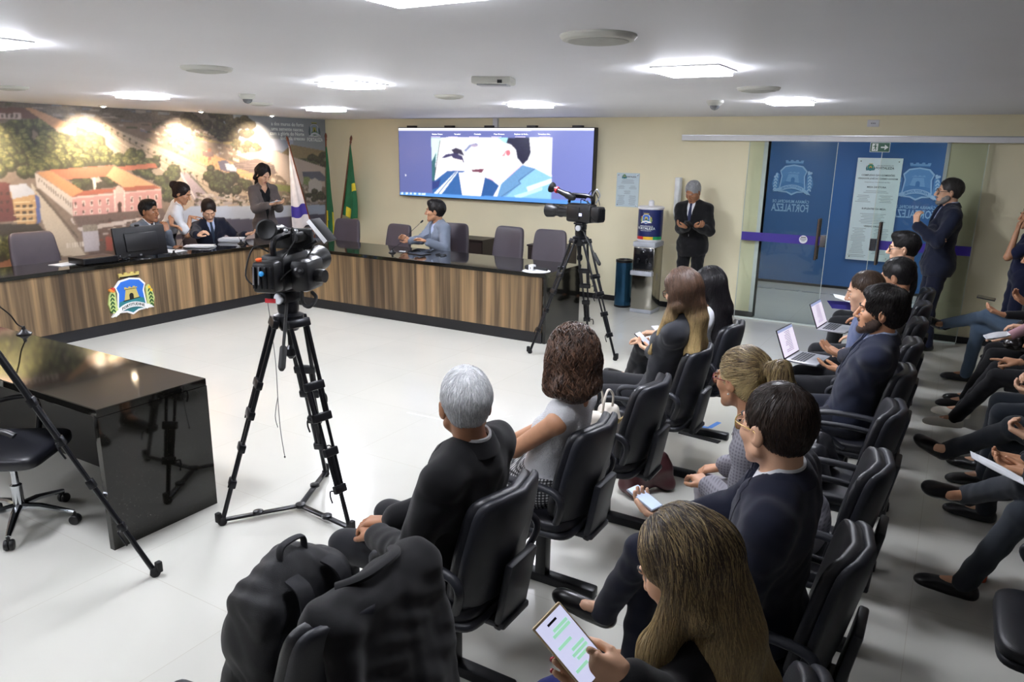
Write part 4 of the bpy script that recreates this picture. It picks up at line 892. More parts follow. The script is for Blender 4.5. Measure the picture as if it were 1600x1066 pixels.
# ---------------------------------------------------------------- people
SKIN = {'light': '#d9ab8c', 'mid': '#c08d6b', 'tan': '#a06f50', 'dark': '#7d5239'}
def skin(t): return mat('skin '+t, SKIN[t], .48, var=.05, scale=30, bump=.04, bscale=250)
def lipm(t): return mat('lips '+t, {'light': '#c07c70', 'mid': '#a56a5a', 'tan': '#865346', 'dark': '#6c4236'}[t], .42, var=.04)
def cloth(name, col, rough=.85, **k):
    return mat(name, col, rough, var=k.pop('var', .06), scale=5, bump=k.pop('bump', .25), bscale=k.pop('bscale', 700), sheen=k.pop('sheen', .15), spec=.25)
def check_cloth(name, base, line):
    m = bpy.data.materials.new(name); m.use_nodes = True; nt = m.node_tree; b = nt.nodes['Principled BSDF']; N = nt.nodes.new; L = nt.links.new
    tc = N('ShaderNodeTexCoord'); w = []
    for ax in ('X', 'Z'):
        v = N('ShaderNodeTexWave'); v.bands_direction = ax; v.inputs['Scale'].default_value = 22; v.inputs['Distortion'].default_value = .6; L(tc.outputs['Object'], v.inputs['Vector']); w.append(v)
    mu_ = N('ShaderNodeMath'); mu_.operation = 'MULTIPLY'; L(w[0].outputs['Fac'], mu_.inputs[0]); L(w[1].outputs['Fac'], mu_.inputs[1])
    mx = N('ShaderNodeMix'); mx.data_type = 'RGBA'; L(mu_.outputs[0], mx.inputs['Factor']); mx.inputs['A'].default_value = lin(base)+(1,); mx.inputs['B'].default_value = lin(line)+(1,)
    L(mx.outputs['Result'], b.inputs['Base Color']); b.inputs['Roughness'].default_value = .85; return m
M_hair = vcol_mat('hair strands', .42, spec=.45)
M_eye = mat('eye white', '#e6e0da', .2, var=0); M_iris = mat('brown iris', '#2a1810', .15, var=0); M_lens = glass_mat('spectacle lens', (.93, .95, .96))
def add_strands(V_, F_, C_, fld, roots, comb, steps, ds, r, cols, seed, lift=.003, fall=0., cfun=None, curl=0.):
    """locks of hair that follow the surface of the field, each a tapered three-sided tube; appended to the lists"""
    g = np.random.RandomState(seed); n = len(roots); P = roots+fld.grad(roots)*lift*g.uniform(.2, 1.3, (n, 1)); path = [P]; h = g.uniform(-1, 1, (n, 3))*.28
    for k in range(steps):
        G = fld.grad(P); d = comb(P)+h; d -= G*(d*G).sum(1, keepdims=True)*(1-fall); d /= np.linalg.norm(d, axis=1, keepdims=True)+1e-9
        P = P+d*ds; v = fld.sample(P)[:, None]; tgt = lift*(1+.35*np.sin(k*.9+h[:, :1]*9)); P = P+fld.grad(P)*np.clip(tgt-v, -.02, .02)*(1 if fall == 0 else (v < tgt*3)); path.append(P)
    path = np.stack(path, 1); K = steps+1
    if curl:
        T = np.gradient(path, axis=1); B = np.cross(T, fld.grad(path.reshape(-1, 3)).reshape(path.shape)); B /= np.linalg.norm(B, axis=2, keepdims=True)+1e-9; path = path+B*curl*np.sin(np.arange(K)[None, :, None]*1.25+g.uniform(0, 6.3, (n, 1, 1))*.5+roots[:, None, 2:3]*60)
    T = np.gradient(path, axis=1); T /= np.linalg.norm(T, axis=2, keepdims=True)+1e-9
    N_ = fld.grad(path.reshape(-1, 3)).reshape(path.shape); B = np.cross(T, N_); B /= np.linalg.norm(B, axis=2, keepdims=True)+1e-9
    w = r*np.sin(np.clip(np.linspace(.25, 1, K), 0, 1)*pi*.96)[None, :, None]*g.uniform(.6, 1.3, (n, 1, 1))
    ring = np.stack([path+B*w, path+N_*w*.7, path-B*w], 2)      # n,K,3,3
    o = sum(len(v) for v in V_); V_.append(ring.reshape(-1, 3)); ids = o+np.arange(n*K*3).reshape(n, K, 3)
    fs = [np.stack([ids[:, :-1, a], ids[:, 1:, a], ids[:, 1:, b], ids[:, :-1, b]], -1).reshape(-1, 4) for a, b in ((0, 1), (1, 2), (2, 0))]
    F_.append(np.concatenate(fs)); c = cols(path[:, 0], g, n)[:, None, :]*np.ones((1, K, 1))
    if cfun is not None: c = cfun(path, c, g)
    C_.append(np.repeat(c[:, :, None, :], 3, 2).reshape(-1, 3))
def hand(fl, W, f, n, side, curl=.5, k=.006, spread=0., size=1., thumb=.5, fingers=(1, 1, 1, 1), nails=None):
    """palm at wrist W, fingers along f, palm facing n, thumb on s"""
    f = nrm(f); n = nrm(np.asarray(n)-f*np.dot(n, f)); s = nrm(np.cross(f, n))*side; z = size
    c = W+f*.05*z; Rm = np.stack([s, f, n], 1)
    for o in (-.026, -.009, .009, .026): fl.cone(W+f*.018*z+s*o*.62*z, W+f*.085*z+s*o*z, .0145*z, .0125*z, .012)
    fl.ell(W+f*.045*z+s*.022*z+n*.008*z, (.018*z, .032*z, .014*z), Rm, .012)
    for i, (o, ln) in enumerate(((.03, .07), (.0105, .079), (-.0095, .073), (-.0285, .058))):
        a = W+f*.088*z+s*o*z; cu = curl*fingers[i]; ang = .15*cu; d = nrm(f+s*spread*o*12); rr = (.0092, .0094, .009, .008)[i]*z; ln *= z
        for j, q in enumerate((.46, .3, .24)):
            ang += cu*(.75, .95, .6)[j]; e = a+(d*cos(ang)+n*sin(ang))*ln*q; fl.cone(a, e, rr, rr*.93, .003 if j else k); a = e; rr *= .93
        if nails is not None: nails.append((a+(-n*cos(ang)+d*sin(ang))*rr*.72, d*cos(ang)+n*sin(ang), rr))
    a = W+f*.022*z+s*.028*z+n*.006*z; t = thumb; d1 = nrm(f*(.62+.3*t)+s*(.75-.45*t)+n*(.15+.5*t)); a2 = a+d1*.04*z; d2 = nrm(f*.85+s*(.35-.5*t)+n*(.12+.4*t)); a3 = a2+d2*.031*z; d3 = nrm(f*.85+s*(.1-.4*t)+n*(.1+.35*t)); a4 = a3+d3*.024*z
    fl.cone(a, a2, .0135*z, .0108*z, .012); fl.cone(a2, a3, .0105*z, .0098*z, .003); fl.cone(a3, a4, .0098*z, .0085*z, .003)
    if nails is not None: nails.append((a4-n*.006*z, d3, .009*z))
def person(label, base, face, head, look, hands, stand=False, pel=None, skin_t='mid', female=False, s=1., jacket=None, shirt=None, tie=None, trousers='#17181d', shoes='#0c0c0e', hair=None,
           knees=None, feet=None, glasses=None, beard=None, hs=1.06, hq=.004, cq=.0065, seed=1, tilt=0., poles=None, skirt=None, sleeve='long', vneck=.3, vtop=.055, collar=True, watch=None, nails=None, parts=None, earring=False, sw=None, lanyard=None, bulk=None, shoe_white=False, name='person', cross=None, lapel=True, hcurl=(.5, .5), pelz=None):
    t = thing(name, label, 'person', (base[0], base[1], 0)); Lc = V(base[0], base[1], 0); F0 = nrm(V(face[0], face[1], 0)); SK = skin(skin_t); wm = .92 if female else 1.; sw = sw or (1.0 if female else 1.1); bulk = bulk or (1.0 if female else 1.12)
    H = V(*head); lk = nrm(V(*look)); Pz = pelz or (.93*s if stand else .555); P = V(base[0], base[1], Pz) if pel is None else V(*pel)
    upz = nrm(V(0, 0, 1)*.75+nrm(H-P)*.35); N = H-upz*(.136 if not female else .152)*s*hs-F0*.034; T = nrm(N-P); rt = nrm(np.cross(F0, T)); fw = np.cross(T, rt); fw = nrm(fw); TL = np.linalg.norm(N-P)
    fr = lambda u, v, w: N+rt*u-T*v+fw*w        # torso frame: u right, v down from the neck base, w forward
    RT = np.stack([rt, fw, T], 1)
    # head frame
    hz_ = nrm(V(0, 0, 1)-lk*lk[2]); hx = nrm(np.cross(lk, hz_)); hz_ = np.cross(hx, lk)
    if tilt: hx, hz_ = hx*cos(tilt)+hz_*sin(tilt), hz_*cos(tilt)-hx*sin(tilt)
    hk = s*hs; RH = np.stack([hx, lk, hz_], 1); h = lambda x, y, z: H+RH@(V(x, y, z)*hk)
    # limbs
    sh = [fr(q*.165*wm*s*sw, .07, -.008) for q in (-1, 1)]; l1, l2 = .285*s, .255*s; el, wr = [], []
    for i, q in enumerate((-1, 1)):
        W = V(*hands[i][0]) if hands[i] is not None else sh[i]+V(0, 0, -.52)+F0*.08+rt*q*.05
        pole = (poles[i] if poles and poles[i] is not None else V(0, 0, -1)-F0*.5+rt*q*.55); e, W = ik(sh[i], W, l1, l2, pole); el.append(e); wr.append(W)
    hip = [P+rt*q*.088*wm*s for q in (-1, 1)]; kn, an, fd = [], [], []
    for i, q in enumerate((-1, 1)):
        if stand:
            a = V(*feet[i]) if feet else P*V(1, 1, 0)+rt*q*.1+V(0, 0, .075); k_, a = ik(hip[i], a, .43*s, .415*s, F0+rt*q*.2)
        else:
            k_ = V(*knees[i]) if knees and knees[i] is not None else hip[i]+F0*.43*s+rt*q*.05+V(0, 0, -.03)
            k_ = hip[i]+nrm(k_-hip[i])*.435*s
            a = V(*feet[i]) if feet and feet[i] is not None else V(k_[0], k_[1], .085)+F0*.04
            a = k_+nrm(a-k_)*min(.42*s, np.linalg.norm(a-k_)+.001)
        kn.append(k_); an.append(a); dd = a-k_; fdir = F0-nrm(dd)*(F0@nrm(dd)) if not stand and a[2] > .16 else F0; fd.append(nrm(fdir+rt*q*.15))
    if cross is not None: fd[cross[0]] = nrm(V(*cross[1]))
    # ---- skin: head
    f = Field(H-V(.185, .185, .27)*hk, H+V(.185, .185, .16)*hk, hq)
    f.ell(h(0, -.014, .03), V(.076, .097, .086)*hk, RH, .0); f.ell(h(0, .028, -.03), V(.061 if female else .066, .062, .083)*hk, RH, .03)
    jw = .042 if female else .052
    for q in (-1, 1):
        f.cone(h(q*jw, .012, -.062), h(q*.012, .07, -.1), .02*hk, .017*hk, .02); f.ell(h(q*.044, .062, -.022), V(.019, .018, .018)*hk, RH, .03)
        f.ell(h(q*.033, .1, .001), V(.019, .018, .0115)*hk, RH, .01, 'sub'); f.ell(h(q*.032, .088, -.014), V(.013, .007, .004)*hk, RH, .006)
        f.ell(h(q*.078, -.006, -.012), V(.009, .02, .031)*hk, RH@rotz(-q*.35)@rotx(-.15), .006); f.ell(h(q*.089, .002, -.008), V(.006, .01, .017)*hk, RH@rotz(-q*.35), .004, 'sub')
    f.ell(h(0, .058, -.062), V(.042, .03, .034)*hk, RH, .025); f.ell(h(0, .078, -.1), V(.02, .014, .015)*hk, RH, .02); f.cone(h(-.036, .086, .021), h(.036, .086, .021), .0075*hk, .0075*hk, .018)
    f.cone(h(0, .093, .01), h(0, .112, -.03), .0075*hk, .0115*hk, .012)
    for q in (-1, 1): f.ell(h(q*.0125, .1, -.036), V(.0085, .01, .007)*hk, RH, .006)
    f.cone(h(-.017, .0865, -.064), h(.017, .0865, -.064), .0048*hk, .0048*hk, .009); f.cone(h(-.015, .086, -.0745), h(.015, .086, -.0745), .0052*hk, .0052*hk, .008)
    nb = .052*wm*s*(bulk**.5); f.cone(h(0, -.028, -.055), N+T*.0+V(0, 0, -.02), nb, nb*1.12, .02); f.cone(N+V(0, 0, -.02), N-T*.06, nb*1.1, nb*1.3, .03)
    hp = f.mesh(); parts_ = [hp]
    # ---- skin: trunk and limbs under the clothes
    bare = sleeve in ('none', 'short'); lo = np.minimum.reduce([P, N, *sh, *el, *wr, *kn, *an])-.14; hi = np.maximum.reduce([P, N, *sh, *el, *wr, *kn, *an])+.14
    g = Field(lo, hi, .011 if not bare else .008)
    g.ell(fr(0, .18, 0), V(.14, .09, .17)*s*wm, RT, .03); g.ell(fr(0, TL-.1, 0), V(.125, .09, .14)*s, RT, .05); g.ell(P, V(.14, .1, .1)*s, RT, .05); g.cone(fr(0, .06, 0), N+T*.03, .05*wm, .048*wm, .03)
    for i in (0, 1):
        ar = (.047 if female else .052)*s; g.cone(fr((-1, 1)[i]*.08, .05, 0), sh[i], .045, ar, .03); g.cone(sh[i], el[i], ar, ar*.8, .02); g.cone(el[i], wr[i], ar*.78, .024*s, .015)
        g.cone(hip[i], kn[i], .07*s, .05*s, .03); g.cone(kn[i], an[i], .048*s, .034*s, .02)
        g.cone(an[i], an[i]-V(0, 0, .03)+fd[i]*.1, .03, .025, .02)
    parts_.append(g.mesh())
    # ---- hands
    hl = []
    for i in (0, 1):
        hd = hands[i]; q = (-1, 1)[i]; fa = nrm(wr[i]-el[i]); ff = nrm(V(*hd[1])) if hd is not None and len(hd) > 1 and hd[1] is not None else fa; nn = V(*hd[2]) if hd is not None and len(hd) > 2 and hd[2] is not None else (V(0, 0, -1) if not stand or hd is not None else -rt*q)
        op = hd[3] if hd is not None and len(hd) > 3 else {}
        u = Field(wr[i]-.2, wr[i]+.2, .0036 if hq < .005 else .0046); u.cone(wr[i]-fa*.09, wr[i], .031*s*wm, .0255*s*wm, .0, flat=(nrm(np.cross(ff, np.cross(nn, ff))+1e-6), .8)); nl = [] if nails else None
        hand(u, wr[i], ff, nn, -q, size=s*wm*1.02, nails=nl, **{'curl': hcurl[i], **op}); parts_.append(u.mesh())
        if nails:
            b = MB()
            for c_, d_, r_ in nl: b.lathe([(r_*.2, -.007), (r_*.85, -.003), (r_*.85, .003), (r_*.3, .007)], c_-Lc, d_, 8)
            b.build('fingernails', mat('nail polish', nails, .2), t, 60)
    Pm, Fm = join(parts_); cen = Pm[Fm].mean(1); q = (cen-H)@RH/hk
    lipf = (np.abs(q[:, 0]) < .023) & (q[:, 2] < -.06) & (q[:, 2] > -.08) & (q[:, 1] > .083) & (np.abs(q[:, 0])/.024+np.abs(q[:, 2]+.07)/.0105 < 1.25)
    smooth_mesh('body', (Pm, Fm), [SK, lipm(skin_t)], t, Lc, lipf.astype(int))
    MB().tube([h(x, .0905-abs(x)*.16, -.0698-.02*abs(x))-Lc for x in (-.021, -.01, 0, .01, .021)], [.0006, .0013, .0014, .0013, .0006], 6).build('mouth_line', mat('mouth line', '#5a2f28', .7, var=0), t, 60)
    # eyes, brows
    for q in (-1, 1):
        b = MB(); c = h(q*.032, .077, .001)-Lc; b.lathe([(.001, -.0135), (.008, -.0108), (.0125, -.005), (.0132, 0), (.0125, .004), (.0095, .0085), (.006, .0117)], c, lk, 16, False); 
        b.cm = 1; b.lathe([(.0062, .0115), (.0058, .0122), (.003, .0132), (.0003, .0134)], c, lk, 12)
        b.cm = 2; dn = .002; vs = []; nU, nV = 10, 5      # upper lid
        for j in range(nV+1):
            for i in range(nU+1):
                a = -1.35+2.7*i/nU; e_ = (.0+.12*(1-(a/1.35)**2))*(1 if lk[2] > -.15 else -1.2)+j/nV*1.2; vs.append(c+RH@(V(sin(a)*cos(e_), cos(a)*cos(e_), sin(e_))*.0146*hk))
        b.add(vs, [(j*(nU+1)+i, j*(nU+1)+i+1, (j+1)*(nU+1)+i+1, (j+1)*(nU+1)+i) for j in range(nV) for i in range(nU)])
        b.build('eye', [M_eye, M_iris, SK], t, 60)
        if hair:
            b = MB(); b.tube([h(q*x, y, z)-Lc for x, y, z in ((.014, .0955, .0215), (.026, .0965, .026), (.04, .089, .0265), (.05, .078, .021))], [.0035*hk, .0045*hk, .004*hk, .0015], 6, flat=.6); b.build('eyebrow', mat('brow '+hair['col'][0], hair['col'][0], .7), t, 60)
    # ---- garments
    cl = Field(lo-.06, hi+V(.06, .06, .1), cq); infl = .0
    def upper(fl, k, arm_to, r_sh, r_el, r_wr, ext=0.):
        """k: thickness over the body; arm_to: how far the sleeve runs along the forearm (None: no sleeve)"""
        fl.ell(fr(0, .165, .0), V(.158*wm*sw*bulk+k, .098*bulk+k, .185+k)*s, RT, .03); fl.ell(fr(0, TL*.62, .012), V(.14*wm*bulk+k, .1*bulk+k, .17+k)*s, RT, .05); fl.ell(P+T*.03, V(.158*bulk+k, .115*bulk+k, .13+k)*s, RT, .05)
        if female:
            for q in (-1, 1): fl.ell(fr(q*.065, .2, .075), V(.055+k, .05+k, .055+k)*s, RT, .04)
        for i, q in enumerate((-1, 1)):
            fl.cone(fr(q*.045, .0, -.01), fr(q*.15*wm*sw, .062, -.01), .036+k, .05*s+k, .045)
            if arm_to is not None:
                fl.cone(sh[i], sh[i]+(el[i]-sh[i])*min(1, arm_to*2 if arm_to < .5 else 1), r_sh+k, r_sh+(r_el-r_sh)*min(1, arm_to*2)+k, .05)
                if arm_to > .5: fl.cone(el[i], el[i]+(wr[i]-el[i])*(arm_to-.5)*2, r_el+k, r_wr+k, .018)
            else: fl.cone(sh[i]-rt*q*.03+V(0, 0, .0), sh[i]-rt*q*.04-T*.05, .05, .05, .02)
    def openings(fl, depth, topw, gap=0.):
        def d(X, Y, Z):
            x, y, z = X-N[0], Y-N[1], Z-N[2]; u = x*rt[0]+y*rt[1]+z*rt[2]; v = -(x*T[0]+y*T[1]+z*T[2]); w = x*fw[0]+y*fw[1]+z*fw[2]
            a = gap+topw*np.clip(1-v/depth, 0, 1); return np.maximum(np.maximum(np.abs(u)-a, .015-w), -v-.1)*.9
        fl.fn(N-.62, N+.3, d, 'sub', .004)
    def neckhole(fl, r): fl.cone(N-T*.02+fw*.012, N+T*.14+fw*.01, r, r*1.35, .006, 'sub')
    def wrinkles(sd, amp):
        w1 = wob(sd, amp, 26, 6, (1, 1, 1.6)); w2 = wob(sd+9, amp*.5, 60, 5); J = [(el[0], .11), (el[1], .11), (kn[0], .12), (kn[1], .12), (P+fw*.08, .16), (sh[0]-T*.08, .09), (sh[1]-T*.08, .09)]; D = [nrm(wr[0]-sh[0]), nrm(wr[1]-sh[1]), nrm(an[0]-hip[0]), nrm(an[1]-hip[1]), T, nrm(el[0]-sh[0]), nrm(el[1]-sh[1])]
        def f_(p):
            o = w1(p)+w2(p)
            for (c, r), d in zip(J, D):
                q = p-c; wt = np.exp(-(q*q).sum(1)/(r*r)); o += wt*amp*.9*np.sin((q@d)*80+3.2*np.sin(q@np.cross(d, (.3, .8, .5))*26+sd))*(.6+.6*np.sin(q@np.array((31., -23, 17))+sd))
            return o
        return f_
    def ring(fl, r, th, z0, z1, back=1., gap=.0, lean=.45, cutf=None):
        """standing collar round the neck; lower in front"""
        c = N+fw*.006
        def d(X, Y, Z):
            x, y, z = X-c[0], Y-c[1], Z-c[2]; u = x*rt[0]+y*rt[1]+z*rt[2]; v = x*T[0]+y*T[1]+z*T[2]; w = x*fw[0]+y*fw[1]+z*fw[2]; v2 = v+w*lean
            rad = np.sqrt((u/1.0)**2+w**2)-(r+(z1-v2)*.35); o = np.maximum(np.abs(rad)-th, np.maximum(z0-v2, v2-z1)); 
            return np.maximum(o, np.where(w > 0, gap-np.abs(u), -1)) if gap else o
        fl.fn(c-.16, c+.16, d, 'add', .004)
    sd = seed*13
    if shirt:
        sc = Field(lo-.05, hi+V(.05, .05, .1), cq if (not jacket or cq < .006) else .0075); arm = {'long': .94, 'short': .36, 'none': None}[sleeve]
        upper(sc, .004 if not jacket else -.003, arm, .055*s*(.85 if female else 1), .043*s, .03*s)
        if sleeve == 'short':
            for i in (0, 1): sc.cone(sh[i]+(el[i]-sh[i])*.55, sh[i]+(el[i]-sh[i])*.72, .062*s, .066*s, .01)
        neckhole(sc, .05 if collar else .062)
        if collar:
            c = N-Lc+fw*.006; G = []
            for a in np.linspace(-pi+.16, pi-.16, 34):
                d = np.array(rt)*sin(a)-np.array(fw)*cos(a); fz = max(0, -cos(a)); pt = max(0, (abs(a)-2.5)/.5)
                G.append([c+d*(nb+.004)+T*(.004-.034*fz), c+d*(nb+.005)+T*(.062-.062*fz), c+d*(nb+.009)+T*(.063-.062*fz), c+d*(nb+.02+.012*fz)+T*(.006-.05*fz-.022*pt)])
            MB().sheet(G, .0025).build('shirt_collar', shirt, t, 70)
        else: openings(sc, .1, .06)
        if not jacket: openings(sc, .11, .02) if collar else None
        sc.fn(lo-.1, V(hi[0]+.1, hi[1]+.1, P[2]-.14 if stand else -1), lambda X, Y, Z: Z-(P[2]-(.1 if stand else 9)), 'sub', .004) if stand else None
        sc.warp(wrinkles(sd, .0022 if not jacket else .001)); smooth_mesh('shirt', sc.mesh(), shirt, t, Lc)
    if jacket:
        upper(cl, .016, .96, .055*s, .048*s, .036*s)
        if stand: cl.ell(P-V(0, 0, .07), V(.172*bulk+.01, .128*bulk+.01, .16)*s, RT, .06)
        neckhole(cl, .058)
        openings(cl, vneck, vtop, .006 if female else .0)
        if stand: cl.fn(lo-.1, V(hi[0]+.1, hi[1]+.1, P[2]), lambda X, Y, Z: Z-(P[2]-.17)+0*X, 'sub', .004)
        cl.warp(wrinkles(sd+3, .0044)); smooth_mesh('jacket', cl.mesh(), jacket, t, Lc)
        def onf(u, v, o=.004):
            w_ = np.linspace(.24, -.02, 130); X = fr(u, v, 0)+w_[:, None]*fw; F_ = cl.sample(X); k = np.argmax(F_ < 0) if (F_ < 0).any() else 90; return fr(u, v, w_[k]+o)
        if lapel:
            ls = .05 if female else .062
            for q in (-1, 1):
                G = []
                for v in np.linspace(0, vneck, 16):
                    a = vtop*(1-v/vneck)+(.006 if female else 0); wd = ls*np.interp(v/vneck, [0, .18, .2, .3, 1], [.55, .8, 1.05, 1.1, .12])
                    G.append([onf(q*(a+.004+wd*x), v+(.012*x if v < .05 else 0), .003+.003*sin(x*pi)) for x in (0, .25, .5, .75, 1)])
                G = np.array(G)-Lc; MB().sheet(G, .005).build('lapel', jacket, t, 60)
            c = N-Lc+fw*.004; G = []
            for a in np.linspace(-pi+.72, pi-.72, 26):
                d = np.array(rt)*sin(a)-np.array(fw)*cos(a); fz = max(0, -cos(a)); k_ = 1-.0*fz
                G.append([c+d*(nb+.012)+T*(.012-.03*fz), c+d*(nb+.014)+T*(.052-.06*fz), c+d*(nb+.023)+T*(.048-.062*fz), c+d*(nb+.05)+T*(.004-.05*fz)+fw*.012*fz])
            MB().sheet(G, .004).build('collar', jacket, t, 70)
        c = onf(.006, vneck+.03, .001); b = MB(); b.lathe([(.009, 0), (.009, .003), (.001, .004)], c-Lc, fw, 10)
        if not female: b.build('button', mat('dark button', '#0c0c10', .3), t, 60)
    if tie:
        b = MB(); z = TL; zz = [0, .03, .1, .2, .3, .36]; ws_ = [.016, .013, .02, .028, .034, .004]; wf = [.072, .08, .104, .122, .126, .126]; top = [(fr(-ws_[i], zz[i], wf[i]*(.95+.1*bulk-.05))-Lc, fr(ws_[i], zz[i], wf[i]*(.95+.1*bulk-.05))-Lc) for i in range(6)]
        G = [[a*(1-q)+b_*q+fw*.004*(1-(2*q-1)**2) for q in (0, .33, .66, 1)] for a, b_ in top]; b.sheet(G, .005); b.build('tie', tie, t, 60)
        b = MB(); sq(b, fr(0, .005, .072)-Lc, (.036, .022, .034), RT@np.eye(3), .6, .6, 12, 8); b.build('tie_knot', tie, t, 60)
    # trousers / skirt
    if trousers:
        tm = trousers if not isinstance(trousers, str) else cloth('cloth '+trousers, trousers); tl = Field(np.minimum.reduce([P, *kn, *an])-.2, np.maximum.reduce([P, *kn, *an])+.22, cq+.001)
        tl.ell(P+T*.02, V(.165*bulk, .122*bulk, .135)*s, RT, .0)
        for i in (0, 1):
            tl.cone(hip[i], kn[i], .09*s*bulk**.5, .066*s, .04); e = an[i]-nrm(kn[i]-an[i])*.012; tl.cone(kn[i], e, .06*s, .05*s, .02)
        tl.warp(wrinkles(sd+5, .003)); smooth_mesh('trousers', tl.mesh(), tm, t, Lc)
    if skirt:
        tl = Field(lo-.1, hi+.1, cq+.001); tl.ell(P+T*.02, V(.17, .13, .14)*s, RT, .0)
        for i in (0, 1): tl.cone(hip[i], hip[i]+(kn[i]-hip[i])*.95, .098*s, .078*s, .06)
        tl.cone(P, (kn[0]+kn[1])/2, .09, .06, .06); tl.warp(wrinkles(sd+5, .003)); smooth_mesh('skirt', tl.mesh(), skirt, t, Lc)
    # shoes
    for i in (0, 1):
        a, d = an[i], fd[i]; up = nrm(kn[i]-an[i]) if a[2] > .16 else V(0, 0, 1); side = nrm(np.cross(d, up)); up = np.cross(side, d); Rs = np.stack([side, d, up], 1); sole = a-up*.055
        u = Field(a-.24, a+.24, .007); u.ell(sole+d*.075, V(.043, .13, .045)*s, Rs, .0); u.ell(sole+d*.16-up*.005, V(.042, .06, .028)*s, Rs, .02); u.cone(a-up*.02, a+up*.015, .043, .042, .03); u.ell(sole-d*.02+up*.01, V(.036, .045, .05), Rs, .02)
        u.fn(a-.3, a+.3, lambda X, Y, Z: (X-sole[0])*up[0]+(Y-sole[1])*up[1]+(Z-sole[2])*up[2]+.024, 'sub', .004)
        sm = mat('shoe '+shoes, shoes, .3 if not shoe_white else .6, spec=.6); o = smooth_mesh('shoe', u.mesh(), sm, t, Lc)
    if not female and not shoe_white:
        for i in (0, 1): MB().tube([an[i]-V(0, 0, .02)-Lc, an[i]+nrm(kn[i]-an[i])*.11-Lc], [.041*s, .044*s], 14).build('sock', mat('black sock', '#0d0d10', .9), t, 60)
    if hair: make_hair(t, Lc, H, RH, hk, hair, N, T, fw, rt, hq, seed)
    if beard:
        u = Field(H-.15*hk, H+.15*hk, hq); sh_ = .003
        u.ell(h(0, .028, -.032), V(.0672, .0655, .0845)*hk, RH, .0)
        for q in (-1, 1): u.cone(h(q*jw, .014, -.06), h(q*.012, .072, -.1), .0225*hk, .0195*hk, .02)
        u.ell(h(0, .08, -.1), V(.022, .016, .017)*hk, RH, .02); u.cone(h(-.02, .093, -.055), h(.02, .093, -.055), .006, .006, .008)
        u.fn(H-.2, H+.2, lambda X, Y, Z: -(lambda q: np.maximum(q[2]+.048+.9*np.maximum(0, np.abs(q[0])-.02)*0-.55*np.clip(np.abs(q[0])-.03, 0, .04), -9))([((X-H[0])*RH[0, i]+(Y-H[1])*RH[1, i]+(Z-H[2])*RH[2, i])/hk for i in range(3)])*1., 'sub', .003)
        u.fn(H-.2, H+.2, lambda X, Y, Z: (lambda q: np.sqrt((q[0]/1.)**2*.55+(q[2]+.0695)**2*3)-.0165+np.where(q[1] < .07, 9, 0))([((X-H[0])*RH[0, i]+(Y-H[1])*RH[1, i]+(Z-H[2])*RH[2, i])/hk for i in range(3)]), 'sub', .002)
        u.warp(wob(seed, .0012, 260, 5)); smooth_mesh('beard', u.mesh(), mat('beard '+beard, beard, .8, var=.3, scale=120, bump=.6, bscale=500), t, Lc)
    if glasses:
        gm = mat('spectacle frame '+glasses, glasses, .3, .4 if glasses != '#15120f' else 0); b = MB(); lz = MB()
        for q in (-1, 1):
            P_ = [h(q*.033+.026*(abs(cos(a))**.75)*np.sign(cos(a)), .1+.002*sin(a)-.006*abs(cos(a)), -.003+.02*(abs(sin(a))**.75)*np.sign(sin(a)))-Lc for a in np.linspace(0, 2*pi, 25)]; b.tube(P_, .0019*hk, 6, False)
            lz.add([p for p in P_[:-1]], [tuple(range(24))]); b.tube([h(q*.059, .094, .004)-Lc, h(q*.074, .06, .004)-Lc, h(q*.083, .0, .002)-Lc, h(q*.082, -.012, -.008)-Lc], .002*hk, 6)
        b.tube([h(-.008, .101, .002)-Lc, h(0, .104, .005)-Lc, h(.008, .101, .002)-Lc], .0018*hk, 6); fo = b.build('glasses', gm, t, 60); lz.build('lens', M_lens, fo, 0)
    if earring:
        b = MB()
        for q in (-1, 1): b.lathe([(.001, -.005), (.0045, -.003), (.005, .001), (.001, .005)], h(q*.083, .0, -.046)-Lc, (0, 0, 1), 10)
        b.build('earring', mat('pearl', '#ece4d8', .15), t, 60)
    if watch is not None:
        i = watch; d = nrm(wr[i]-el[i]); b = MB(); b.lathe([(.028, -.012), (.033, -.01), (.033, .01), (.028, .012)], wr[i]-d*.02-Lc, d, 20, False); b.build('watch', mat('watch steel', '#9a9a98', .25, .9), t, 60)
    return dict(t=t, N=N, T=T, fw=fw, rt=rt, P=P, sh=sh, el=el, wr=wr, kn=kn, an=an, H=H, RH=RH, h=h, fr=fr, L=Lc)
